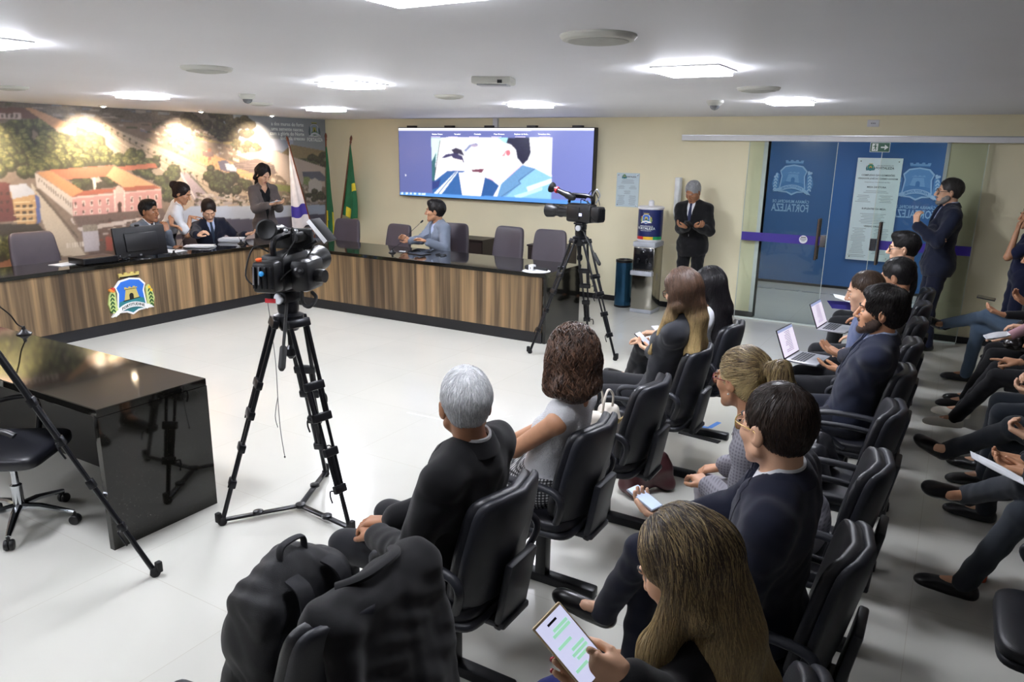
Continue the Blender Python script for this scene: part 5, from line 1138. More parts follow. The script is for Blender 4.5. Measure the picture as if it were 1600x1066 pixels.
def make_hair(t, Lc, H, RH, k, hr, N, T, fw, rt, hq, seed):
    st = hr['style']; cols = [np.array(lin(c)) for c in hr['col']]; h = lambda x, y, z: H+RH@(V(x, y, z)*k); th = hr.get('th', .009 if hr['style'] in ('short', 'quiff') else .012); dn = V(0, 0, -1)
    ln = hr.get('len', .0); xt = .1 if st == 'pony' else 0; f = Field(H-V(.2+xt, .2+xt, .19+ln+xt)*max(1, k), H+V(.2+xt, .2+xt, .19)*k, hq)
    f.ell(h(0, -.018, .034), V(.077+th*(.45 if st in ('short', 'quiff') else 1), .094+th, .086+th)*k, RH, .0)
    loc = lambda X, Y, Z: [((X-H[0])*RH[0, i]+(Y-H[1])*RH[1, i]+(Z-H[2])*RH[2, i])/k for i in range(3)]
    cut = lambda c, r, kk=.008: f.ell(h(*c), V(*r)*k, RH, kk, 'sub')
    line = hr.get('line', .0)
    if st in ('short', 'quiff', 'messy'):
        f.ell(h(0, -.047, -.025), V(.06, .048, .045)*k, RH, .02)
        if st == 'quiff': f.ell(h(.01, .045, .095), V(.055, .045, .03)*k, RH, .03); f.ell(h(0, .0, .1), V(.06, .07, .03)*k, RH, .03)
        if st == 'messy': f.ell(h(0, -.01, .085), V(.085, .095, .045)*k, RH, .03); f.ell(h(0, -.075, .0), V(.07, .045, .07)*k, RH, .03)
        cut((0, .128+line*-.3, -.016), (.1, .08, .11)); cut((0, .078, -.1), (.12, .1, .085)); cut((0, -.03, -.148), (.12, .15, .088))
        for q in (-1, 1): cut((q*.09, .0, -.035), (.025, .026, .04), .004)
        if line: cut((0, .12, .06), (.07, .04+line, .07))
    else:
        cut((0, .13, -.03), (.07 if st != 'bob' else .062, .112, .122), .01)
    if st == 'bun':
        f.ell(h(0, -.045, -.04), V(.06, .05, .06)*k, RH, .02); cut((0, -.02, -.16), (.12, .14, .085)); f.ell(h(0, -.125, .055), V(.05, .04, .048)*k, RH, .02)
        for q in (-1, 1): cut((q*.09, .005, -.035), (.025, .028, .04), .004)
    if st == 'pony':
        f.ell(h(0, -.05, -.03), V(.062, .05, .06)*k, RH, .02); cut((0, -.02, -.16), (.12, .14, .085))
        for q in (-1, 1): cut((q*.09, .01, -.035), (.025, .03, .042), .004)
        a = h(0, -.11, .055); b = a+RH@V(0, -.06, .0)*k; f.cone(a, b, .024, .04, .012); c = b-fw*.02+dn*.1; f.cone(b, c, .044, .056, .02); f.cone(c, c+dn*.14-fw*.0, .056, .03, .02)
    if st == 'bob':
        for q in (-1, 1): f.cone(h(q*.068, -.03, .0), h(q*.075, -.02, -.1), .04, .038, .03)
        f.cone(h(0, -.07, .0), h(0, -.085, -.1), .062, .062, .04); f.cone(h(-.05, -.07, -.09), h(.05, -.07, -.09), .045, .045, .03)
    if st == 'long':
        back = -fw; z = ln; r0 = hr.get('w', 1.)
        for q in (-1, 1): f.cone(h(q*.06, -.02, .02), h(q*.07, -.03, -.08), .036, .034, .03)
        a = h(0, -.06, .0); n1 = N+back*.075+T*.03; n2 = N+back*.13-T*min(z*.5, .16); n3 = N+back*.125+dn*max(z-.12, .08)
        sd = hr.get('side', 0.); n3 = n3+rt*sd
        f.cone(a, n1, .08, .07*r0, .04, flat=(fw, .9)); 
        for q in (-.7, 0, .7): f.cone(n1+rt*q*.05, n2+rt*q*.09*r0, .052, .045*r0, .03); f.cone(n2+rt*q*.09*r0, n3+rt*q*.05, .045*r0, .018, .03)
        for q in hr.get('front', ()):      # locks falling in front of a shoulder
            p0 = h(q*.07, .0, -.05); p1 = N+rt*q*.1+fw*.06; p2 = N+rt*q*.11+fw*.115-T*(z*.6); f.cone(p0, p1, .036, .036, .03); f.cone(p1, p2, .036, .012, .03)
    amp = {'short': .0012, 'quiff': .0018, 'messy': .0045, 'bob': .006, 'long': .003, 'bun': .0015, 'pony': .0015}[st]
    f.warp(wob(seed+2, amp, 75 if st != 'bob' else 42, 6, (1, 1, .5)))
    P, Q = f.mesh(); g = np.random.RandomState(seed)
    def colf(p, g_, n, dark=1.):
        u = g_.rand(n)[:, None]; c = cols[0]*(1-u)+cols[1]*u
        if len(cols) > 2:
            z_ = np.clip((H[2]+hr.get('om0', -.05)-p[:, 2])/hr.get('om1', .35), 0, 1)[:, None]*(.7+.6*u); z_ = np.clip(z_, 0, 1); c = c*(1-z_)+cols[2]*z_
            if hr.get('streak'): m = g_.rand(n)[:, None]; c = c+(cols[2]*.8-c)*np.clip(hr['streak']*2.2-m*1.6, 0, 1)
        return c*dark
    def cpath(path, c, g_):
        if len(cols) > 2:
            n = len(path); u = g_.rand(n)[:, None, None]; z_ = np.clip((H[2]+hr.get('om0', -.05)-path[:, :, 2:3])/hr.get('om1', .35), 0, 1)*(.6+.6*u); z_ = np.clip(z_, 0, 1); return c*(1-z_)+cols[2]*z_
        return c
    Vs, Fs, Cs = [P], [Q], [colf(P, g, len(P), .8)]
    crown = h(0, -.05, .12)
    def comb(p):
        if st in ('short', 'quiff', 'messy'):
            d = p-crown; d /= np.linalg.norm(d, axis=1, keepdims=True)+1e-6; return d*.8+(RH@V(*hr.get('comb', (0, 0, -.6))))[None]
        if st in ('bun', 'pony'):
            d = h(0, -.12, .055)-p; dist = np.linalg.norm(d, axis=1, keepdims=True); d = d/dist; below = (dist < .05) | (((p-H)@RH[:, 1])[:, None] < -.11*k); return np.where(below, dn[None]*1., d)
        pt = h(hr.get('part', .01), .05, .12); d = p-pt; d = d-((d@RH[:, 1])[:, None])*RH[:, 1]*.4; d /= np.linalg.norm(d, axis=1, keepdims=True)+1e-6; top = np.clip(((p-H)@RH[:, 2])/.1/k, 0, 1)[:, None]
        return d*top*.9+dn[None]*(1-top*.6)-fw[None]*.12
    ns = hr.get('n', {'short': 1500, 'quiff': 1700, 'messy': 1700, 'bob': 2200, 'long': 3000, 'bun': 1200, 'pony': 1700}[st]); rts = P[g.randint(0, len(P), ns)]
    sp = {'short': (4, .006, .0013), 'quiff': (4, .008, .0016), 'messy': (5, .009, .0022), 'bob': (7, .012, .0026), 'long': (12, .017, .0024), 'bun': (6, .011, .0018), 'pony': (8, .012, .002)}[st]
    add_strands(Vs, Fs, Cs, f, rts, comb, sp[0], sp[1], sp[2]*hr.get('sr', 1), colf, seed, lift=hr.get('lift', .002 if st != 'messy' else .004), cfun=cpath, curl=hr.get('curl', 0.))
    Vv, Ff, Cc = np.concatenate(Vs), np.concatenate(Fs), np.concatenate(Cs); me = fast_mesh('hair', Vv-Lc, Ff, True); me.materials.append(M_hair)
    at = me.color_attributes.new('Col', 'FLOAT_COLOR', 'POINT'); at.data.foreach_set('color', np.concatenate([np.clip(Cc, 0, 1), np.ones((len(Cc), 1))], 1).astype(np.float32).ravel()); link('hair', me, t)
    if st in ('pony', 'bun') and hr.get('tie'):
        MB().lathe([(.022, -.006), (.027, 0), (.022, .006)], h(0, -.112, .055)-Lc, RH@V(0, -1, 0), 14).build('hair_tie', mat('hair tie', hr['tie'], .6), t, 60)
# ---------------------------------------------------------------- who is in the room
NAVY = cloth('navy wool', '#191f33'); DNAVY = cloth('dark navy wool', '#13172a'); BLACKW = cloth('black wool', '#0e0e11'); CHAR = cloth('charcoal wool', '#24262c')
GREYS = cloth('grey wool', '#5d646e'); BLUEG = cloth('blue grey wool', '#767f8f'); TAUPE = cloth('taupe wool', '#5f5755'); PLAID = check_cloth('grey plaid wool', '#8c8a92', '#5f5e66')
WSH = cloth('white cotton', '#e4e6ea'); LBL = cloth('light blue cotton', '#b5c3e2'); CREAM = cloth('cream cotton', '#d6d2c8'); BSH = cloth('slate blue cotton', '#5f6c90'); BLKT = cloth('black cotton', '#131316')
LACE = cloth('white lace', '#dcdde0', bump=.9, bscale=180); T_NAVY = cloth('navy tie silk', '#1d2547', .5); T_BLK = cloth('black tie silk', '#1a1d26', .5); JEANS = cloth('blue denim', '#55687d', bump=.5, bscale=900)
LGREY = cloth('light grey trousers cloth', '#a5a2a8'); INDIGO = cloth('indigo trousers cloth', '#1c2462'); DGREY = cloth('dark grey trousers cloth', '#2b3037'); PATT = check_cloth('black and white knit', '#16161a', '#c8c8c8')
LEFT = (-1, 0)
def at(b, f, r, fo, z):
    F0 = nrm(V(f[0], f[1], 0)); rt = V(F0[1], -F0[0], 0); return V(b[0], b[1], z)+F0*fo+rt*r
def lap(b, f, dz=0): return [(at(b, f, -.1, .33, .68+dz), None, (0, 0, -1)), (at(b, f, .1, .33, .68+dz), None, (0, 0, -1))]
# front row (facing left in the photo); r = right hand side of the sitter = far side
b = (8.25, -7.86)
person('white-haired man from behind in a black jacket, sitting in the front row beside the coats', b, LEFT, by(727, 632, -7.9), (-.72, .68, -.12), [(bz(585, 838, .66), (-.7, .5, -.1), (0, 0, -1)), (bz(610, 815, .68), (-.8, -.3, -.1), (0, 0, -1))], jacket=BLACKW, shirt=WSH, hair=dict(style='short', col=('#c4c6ca', '#f4f5f6'), th=.012, n=2600, sr=1.1, comb=(0, .1, -.5)), skin_t='tan', s=1.05, seed=3, cq=.006, hs=1.1, sw=1.15, bulk=1.18)
b = (8.25, -7.06)
person('woman with a wavy brown bob from behind, in a white sleeveless lace top, front row', b, LEFT, by(893, 562, -7.12), (-.66, .74, -.1), [(at(b, LEFT, -.13, .3, .64), None, (0, 0, -1)), (at(b, LEFT, .1, .32, .64), None, (0, 0, -1))], female=True, shirt=LACE, sleeve='none', collar=False, trousers=None, skirt=PATT, hair=dict(style='bob', col=('#251812', '#664a39'), n=3000, sr=1.7, lift=.009, th=.02, curl=.009), skin_t='mid', s=1.04, hs=1.12, seed=5, cq=.006, bulk=1.05)
b = (8.25, -5.44)
pw3 = person('woman with long ombre hair and glasses in a charcoal blazer, holding a phone', b, LEFT, by(1066, 455, -5.5), (-.86, .42, -.28), [(bx(990, 573, 7.82), (-.8, .1, .25), (0, .4, .9), {'curl': .5}), (bx(1003, 577, 7.84), (-.9, -.1, .15), (0, -.5, .8), {'curl': .6})], female=True, jacket=CHAR, shirt=BLKT, hair=dict(style='long', col=('#3a281d', '#5a4232', '#d8bc84'), len=.46, om0=-.06, om1=.3, w=1.15, front=(-1,), n=3600, th=.016), glasses='#15120f', skin_t='light', s=1.05, hs=1.08, seed=7, collar=False)
b = (8.25, -4.6)
person('woman with long black hair and a white top, farthest in the front row', b, LEFT, by(1108, 447, -4.66), (-.8, .58, -.1), [(at(b, LEFT, -.1, .38, .72), None, (0, 0, -1)), (at(b, LEFT, .1, .36, .74), None, (0, 0, -1))], female=True, shirt=WSH, collar=False, knees=[at(b, LEFT, .0, .46, .66), at(b, LEFT, .1, .44, .53)], feet=[at(b, LEFT, .18, .6, .32), None], hair=dict(style='long', col=('#0b0a0c', '#1d1a1e'), len=.56, w=1.25, n=3200, th=.016), skin_t='light', s=1.05, hs=1.06, seed=8)
# second row
b = (9.42, -8.5); PH5 = np.array(CP)+ray(893, 1010)*1.5; PU = nrm(CU*.74-CR*.62); PN = nrm(-CF*.8+CU*.35+CR*.1); PN = nrm(PN-PU*(PN@PU)); PS = np.cross(PU, PN)
pw5 = person('woman with long blond-streaked hair texting in the near foreground', b, LEFT, by(1072, 885, -8.6), (-.9, .1, -.52), [(PH5-PU*.135-PN*.03-PS*.0, PU+PS*-.25, PN, {'curl': .25, 'thumb': .5}), (PH5+CR*.115-CU*.075-PN*.005, -CR*.85+CU*.35, CF*.5+CU*.2-CR*.3, {'curl': .75, 'thumb': .9})], female=True, jacket=BLACKW, shirt=BLKT, trousers=INDIGO, collar=False, nails='#9c1d30', hair=dict(style='long', col=('#2a201a', '#45372b', '#c4ab78'), len=.6, om0=.06, om1=.7, streak=.4, w=1.2, front=(-1,), n=11000, th=.012, part=.02, sr=.55), skin_t='light', s=1.0, hs=1.06, hq=.0035, seed=11, cq=.006, earring=True)
b = (9.42, -7.62)
pm6 = person('man with short brown hair and gold-rimmed glasses in a dark navy suit, second row', b, LEFT, by(1213, 668, -7.72), (-.84, .53, -.08), [(at(b, LEFT, -.1, .22, .66), None, (0, 0, -1)), (at(b, LEFT, .1, .4, .76), (-.8, .3, .25), (.2, -.2, .9))], jacket=DNAVY, shirt=WSH, trousers='#15192c', knees=[at(b, LEFT, -.02, .46, .68), at(b, LEFT, .12, .44, .53)], feet=[at(b, LEFT, .08, .62, .3), None], hair=dict(style='short', col=('#1c1410', '#3b2b22'), th=.011, n=2600, sr=1.0), glasses='#b89a52', skin_t='light', s=1.07, hs=1.1, seed=12, cq=.006, beard=None, bulk=1.15, sw=1.12)
b = (9.42, -6.84)
person('woman with a blond ponytail, glasses and a grey plaid blazer, second row', b, LEFT, by(1160, 592, -6.98), (-.9, .42, -.12), [(at(b, LEFT, -.1, .4, .68), None, (0, 0, -1)), (at(b, LEFT, .1, .38, .7), None, (0, 0, -1))], female=True, jacket=PLAID, shirt=BLKT, collar=False, trousers=LGREY, hair=dict(style='pony', col=('#3a2e22', '#8a7350', '#d2bb84'), om0=.06, om1=.25, streak=.4, n=3200, tie='#1a1512'), glasses='#7a2430', earring=True, skin_t='mid', s=1.04, hs=1.06, seed=13, cq=.006)
b = (9.42, -5.24)
pm9 = person('bearded man with tousled black hair in a navy jacket, palms turned up', b, LEFT, by(1376, 487, -5.3), (-.97, -.14, .03), [(bx(1258, 604, 9.0), (-.85, -.1, .15), (.2, .3, .9), {'curl': .3}), (bx(1262, 580, 9.0), (-.9, .2, .3), (.1, -.3, .9), {'curl': .3})], jacket=NAVY, shirt=LBL, trousers='#171a26', hair=dict(style='messy', col=('#0e0c0c', '#26211f'), n=2600, sr=.9), beard='#44332a', skin_t='mid', s=1.07, hs=1.1, seed=14, cq=.006)
b = (9.42, -4.44)
person('man with thinning brown hair leaning forward behind the bearded man, laptop on his lap', b, LEFT, by(1352, 455, -4.46), (-.95, -.1, -.25), [(bx(1300, 636, 9.0), (-.9, .0, -.1), (0, 0, -1), {'curl': .4}), (bx(1303, 600, 8.98), (-.9, .1, -.1), (0, 0, -1), {'curl': .4})], shirt=BSH, trousers='#16171c', hair=dict(style='short', col=('#33241c', '#54402f'), th=.006, line=.02), skin_t='light', s=1.05, hs=1.08, seed=15, watch=0)
b = (9.42, -3.66)
person('man with short black hair and a cream shirt, typing on the farther laptop', b, LEFT, by(1401, 432, -3.7), (-.95, .2, -.2), [(bx(1303, 520, 8.98), (-.9, .1, .1), (0, 0, -1), {'curl': .5}), (bx(1322, 498, 9.0), (-.9, .1, -.1), (0, 0, -1), {'curl': .4})], shirt=CREAM, trousers='#14151a', hair=dict(style='short', col=('#0e0d0e', '#201d1e'), th=.014), skin_t='mid', s=1.05, hs=1.08, seed=16)
b = (9.42, -2.1)
person('man with glasses and a black jacket sitting closest to the glass doors', b, LEFT, by(1412, 388, -2.12), (-.98, -.05, -.08), [(bx(1338, 478, 8.98), (-.9, .1, .0), (0, 0, -1)), (bx(1342, 468, 9.0), (-.9, -.1, .0), (0, 0, -1))], jacket=BLACKW, shirt=WSH, trousers='#111216', hair=dict(style='quiff', col=('#0c0b0c', '#1e1b1b')), glasses='#15120f', skin_t='light', s=1.1, hs=1.12, seed=17)
# standing
b = (9.72, -.55)
person('man with grey beard and navy suit, standing with folded arms by the doors', b, (-1, -.25), by(1483, 300, -.62), (-.97, -.22, .02), [(by(1432, 352, -.86), (-.1, -.1, 1), (.6, .6, 0), {'curl': .7}), (by(1448, 372, -.92), (.75, -.2, -.05), (0, 1, 0), {'curl': .25})], stand=True, jacket=NAVY, shirt=LBL, tie=T_NAVY, trousers='#161b30', hair=dict(style='short', col=('#1d1a19', '#4a4644'), th=.012), beard='#8a8682', glasses='#15120f', skin_t='light', s=1.1, hs=1.06, seed=20, bulk=1.15, poles=[None, V(0, -.3, -1)])
b = (6.86, -.36)
pm14 = person('white-haired man in a black suit standing against the cream wall, looking at his phone', b, (-.1, -1), by(1083, 300, -.42), (-.22, -.8, -.5), [(by(1073, 356, -.72), (-.75, -.45, .2), (.2, .2, .9), {'curl': .6}), (by(1087, 354, -.72), (.75, -.5, .1), (-.1, .2, .9), {'curl': .7})][::-1], stand=True, jacket=BLACKW, shirt=WSH, tie=T_NAVY, trousers='#0f0f12', hair=dict(style='short', col=('#8f9092', '#c6c7c8'), th=.01), skin_t='tan', s=1.05, hs=1.06, seed=21)
b = (10.5, -.8)
person('person in navy standing at the right edge with a hand at the face', b, (-1, -.2), by(1614, 338, -.8), (-.9, -.3, 0), [(by(1589, 362, -.98), (.1, .1, 1), (.7, .2, 0), {'curl': .6}), (by(1600, 398, -1.0), (.7, -.5, 0), (0, 1, 0))], stand=True, female=True, shirt=cloth('navy dress cloth', '#1b2140'), collar=False, sleeve='short', trousers='#171c36', hair=dict(style='bun', col=('#171210', '#2c211c'), tie='#111111'), skin_t='mid', s=1.03, seed=22, poles=[V(-.4, -.2, -1), V(0, -.3, -1)])
# behind the desks
b = (.5, -3.98)
person('man in a grey suit resting his chin on his hand behind the monitor', b, (1, .1), by(233, 330, -3.94)*0+bx(233, 330, .62), (.9, .28, -.03), [(bx(268, 392, .95), (0, .5, .3), (0, 0, -1)), (bx(262, 362, .88), (-.25, -.1, 1), (-.7, .0, .1), {'curl': .6, 'thumb': .2})][::-1], jacket=GREYS, shirt=WSH, tie=T_BLK, hair=dict(style='quiff', col=('#0e0c0c', '#201c1b')), skin_t='tan', s=1.05, hs=1.12, seed=23)
b = (.3, -3.5)
person('woman in a white short-sleeved shirt bending between two seated men', b, (.6, .8), bx(284, 302, .62), (.75, .5, -.42), [(bx(268, 352, .75), (.6, .6, -.2), (0, 0, -1)), (bx(297, 339, .68), (.5, .8, -.05), (.1, 0, -1), {'curl': .15})], stand=True, female=True, shirt=WSH, sleeve='short', trousers='#10131f', hair=dict(style='bun', col=('#171010', '#2e1d1a'), tie='#2a1512'), skin_t='mid', s=1.03, hs=1.1, seed=24)
b = (.5, -2.95)
person('man in a dark navy suit and tie reading papers at the left desk', b, (1, -.35), bx(326, 328, .66), (.7, -.42, -.55), [(bx(383, 366, 1.0), (.6, .5, .1), (0, -.3, .7), {'curl': .45}), (bx(308, 368, 1.02), (.5, .35, .3), (0, .3, -.7), {'curl': .6})], jacket=cloth('midnight wool', '#141829'), shirt=LBL, tie=cloth('slate tie silk', '#2b3a4c', .5), hair=dict(style='short', col=('#1a1210', '#35251e'), th=.013), skin_t='light', s=1.06, hs=1.12, seed=25)
b = (.6, -2.02)
pw19 = person('woman in a taupe blazer and black top standing before the mural, looking at her phone', b, (1, -.35), bx(411, 272, .74), (.75, -.1, -.5), [(bx(431, 318, 1.0), (.5, .6, .1), (0, -.2, .9), {'curl': .6}), (bx(420, 320, 1.0), (.65, .35, .1), (0, .3, .9), {'curl': .6})][::1], stand=True, female=True, jacket=TAUPE, shirt=BLKT, collar=False, trousers='#15161b', hair=dict(style='long', col=('#0e0a0c', '#221a1b'), len=.3, w=.9), vneck=.5, vtop=.08, skin_t='light', s=1.04, hs=1.12, seed=26)
b = (3.62, -1.52)
person('man in a blue-grey blazer speaking into a gooseneck microphone under the screen', b, (-.55, -1), by(680, 330, -1.62), (-.85, -.5, -.02), [(by(667, 378, -2.0), (-.85, -.3, .3), (0, -.3, -.6), {'curl': .35}), (by(640, 376, -2.0), (-.6, -.5, .4), (.6, 0, -.3), {'curl': .5})], jacket=BLUEG, shirt=LBL, trousers='#20232b', hair=dict(style='quiff', col=('#0f0d0e', '#252122'), th=.014), skin_t='mid', s=1.07, hs=1.14, seed=27)
# third row, mostly beyond the right edge
def third(y, label, tr, up, hd, kn=None, ft=None, dx=0, **k):
    b = (10.72+dx, y); person(label, b, LEFT, (b[0]-.1, y, 1.27), (-.95, .1, -.1), hd, knees=kn and [q if q is None else at(b, LEFT, *q) for q in kn], feet=ft and [q if q is None else at(b, LEFT, *q) for q in ft], trousers=tr, hq=.005, cq=.0075, s=1.05, **k)
sk = dict(style='short', col=('#15100e', '#2c221d'), n=900)
third(-1.9, 'person in light blue jeans with crossed legs holding a phone, third row near the wall', JEANS, None, [(bz(1568, 492, .8), (-.8, 0, .2), (0, .3, .8)), (bz(1590, 502, .8), (-.6, .2, .4), (0, -.3, .8))], [(.06, .46, .7), (.1, .44, .53)], [(.3, .78, .5), None], dx=-.1, shirt=BLKT, hair=sk, skin_t='mid', seed=31)
third(-2.7, 'person in black trousers with a leather handbag on the lap', '#0d0d10', None, [(bz(1560, 535, .74), (-.9, 0, 0), (0, 0, -1)), (bz(1580, 530, .76), (-.9, .1, 0), (0, 0, -1))], [(-.12, .44, .53), (.1, .44, .53)], [(-.12, .62, .085), (.1, .56, .085)], shirt=cloth('pink blouse cloth', '#c79aa2'), hair=dict(style='long', col=('#15100e', '#2c221d'), len=.3, n=900), female=True, skin_t='light', seed=32)
third(-3.5, 'person in black with white trainers and one pointing finger, third row', '#101014', None, [(bz(1572, 582, .72), (-.95, .15, .05), (0, 0, -1), {'curl': .9, 'fingers': (.1, 1.2, 1.3, 1.3)}), (bz(1600, 590, .74), (-.9, .3, 0), (0, 0, -1))], [(-.05, .44, .53), (.2, .44, .53)], [(-.02, .72, .085), (.3, .66, .085)], shirt=BLKT, hair=sk, skin_t='mid', seed=33, shoes='#d6d2c6', shoe_white=True)
third(-4.35, 'person in charcoal trousers with clasped hands, third row', '#1c222a', None, [(bz(1592, 640, .74), (-.9, .35, 0), (0, .4, .6), {'curl': .7}), (bz(1585, 622, .76), (-.9, -.3, -.05), (0, -.5, -.6), {'curl': .7})], jacket=NAVY, shirt=LBL, hair=sk, skin_t='light', seed=34)
third(-5.2, 'person in navy rolling something small and white between the fingers', '#161a20', None, [(bz(1606, 690, .76), (-.8, .3, .25), (0, .3, .8), {'curl': 1.0}), (bz(1600, 668, .8), (-.8, -.3, .1), (0, -.5, .2), {'curl': 1.0})], [(.02, .46, .66), (.12, .44, .53)], [(.2, .74, .38), None], jacket=BLACKW, shirt=WSH, hair=sk, skin_t='light', seed=35)
third(-6.1, 'person in dark grey trousers with crossed legs and printed sheets, third row', DGREY, None, [(bz(1612, 742, .78), (-.9, .2, 0), (0, .2, .9)), (bz(1604, 722, .78), (-.9, -.2, 0), (0, -.4, .7))], [(.0, .48, .7), (-.06, .46, .53)], [(.42, .72, .34), (-.05, .62, .085)], jacket=CHAR, shirt=WSH, hair=sk, skin_t='mid', seed=36)
0 and third(-6.75, 'person in slate trousers nearest the lower right corner, leather shoe on the floor', DGREY, None, [(at((10.72, -6.8), LEFT, -.1, .3, .68), None, (0, 0, -1)), (at((10.72, -6.8), LEFT, .1, .3, .68), None, (0, 0, -1))], None, [(-.1, .52, .085), (.1, .5, .085)], jacket=BLACKW, shirt=WSH, hair=sk, skin_t='light', seed=37)
# ---------------------------------------------------------------- tripods and video cameras
M_tube = mat('black anodised tube', '#1b1c20', .3, .5, var=.05); M_rub = mat('black rubber', '#0b0b0c', .7); M_gl = mat('dark lens glass', '#0a0a12', .05, coat=1); M_red = mat('red mark', '#c8303a', .4); M_or = mat('orange knob', '#f0602a', .4); M_cy = mat('blue knob', '#2a8fd0', .4)
def tripod(label, c, feet, bz_, spread=None, handle=None, wide=.055, group='black video tripods'):
    t = thing('tripod', label, 'tripod', (c[0], c[1], 0), 0, group); L = V(c[0], c[1], 0); C3 = V(0, 0, bz_)
    b = MB(); b.lathe([(.05, -.09), (.075, -.05), (.085, -.02), (.085, 0), (.06, .012), (.04, .02)], C3, n=28); b.lathe([(.014, -.26), (.03, -.24), (.03, -.2), (.014, -.18), (.014, -.09)], C3, n=14); b.build('bowl', M_tube, t)
    for F in feet:
        F = V(*F, 0)-L; o = nrm(F); top = C3+o*.085-V(0, 0, .04); ft = F+V(0, 0, .02); d = ft-top; sd = nrm(np.cross(o, (0, 0, 1))); P = lambda q, s=0: top+d*q+sd*s
        b = MB(); 
        for s in (-wide, wide): b.tube([P(0, s), P(.45, s*.8)], .0125, 10); b.tube([P(.3, s*.55), P(.8, s*.4)], .0095, 8)
        b.tube([P(.62), P(.985)], .0135, 10)
        for q, w_ in ((.0, wide*1.15), (.3, wide), (.45, wide*.95), (.62, wide*.65), (.8, wide*.55)): b.box(P(q), (w_*2+.02, .036, .05), np.stack([sd, nrm(np.cross(d, sd)), nrm(d)], 1), .008)
        lg = b.build('leg', M_tube, t)
        for q, s in ((.45, wide+.02), (.8, .045)):
            b = MB(); a = P(q, s); b.tube(smooth_path([a, a+sd*.022-d*.004, a+sd*.03+d*.02, a+sd*.026+d*.05], 3), .005, 6); b.build('latch', M_tube, lg)
        b = MB(); b.lathe([(.018, 0), (.026, .012), (.022, .04), (.014, .05)], F, n=14); b.box(F+V(0, 0, .05)+o*.02, (.03, .03, .06), None, .006); b.build('foot', M_rub, lg)
    if spread is not None:
        S = V(*spread, .03)-L; b = MB(); b.lathe([(.03, -.008), (.03, .012), (.01, .014)], S, n=18)
        for F in feet:
            F = V(*F, .03)-L; d = nrm(F-S); b.box((S+F)/2, (np.linalg.norm(F-S), .035, .014), rotz(math.atan2(d[1], d[0])), .004); b.lathe([(.03, .0), (.03, .016), (.02, .02)], S+(F-S)*.55, n=16)
        b.build('floor_spreader', M_tube, t)
    # fluid head
    b = MB(); b.lathe([(.055, .01), (.06, .03), (.06, .07), (.045, .08)], C3, n=24); b.box(C3+V(0, 0, .105), (.1, .12, .07), None, .018); b.build('fluid_head', M_tube, t)
    MB().lathe([(.03, 0), (.032, .01), (.028, .016), (.001, .017)], C3+V(.0, -.06, .1), (0, -1, 0), 18).build('knob', mat('light knob', '#c9ccd0', .4), t)
    MB().box(C3+V(0, 0, .148), (.1, .16, .018), None, .004).build('plate', M_tube, t)
    if handle is not None:
        a = C3+V(0, 0, .1); H_ = V(*handle)-L; d = H_-a; b = MB(); b.tube([a, a+d*.12+V(0, 0, .01), a+d*.72], .009, 8); b.tube([a+d*.7, a+d*.72, a+d*.97, H_], [.012, .019, .019, .012], 12); b.build('pan_handle', M_rub, t)
    return t
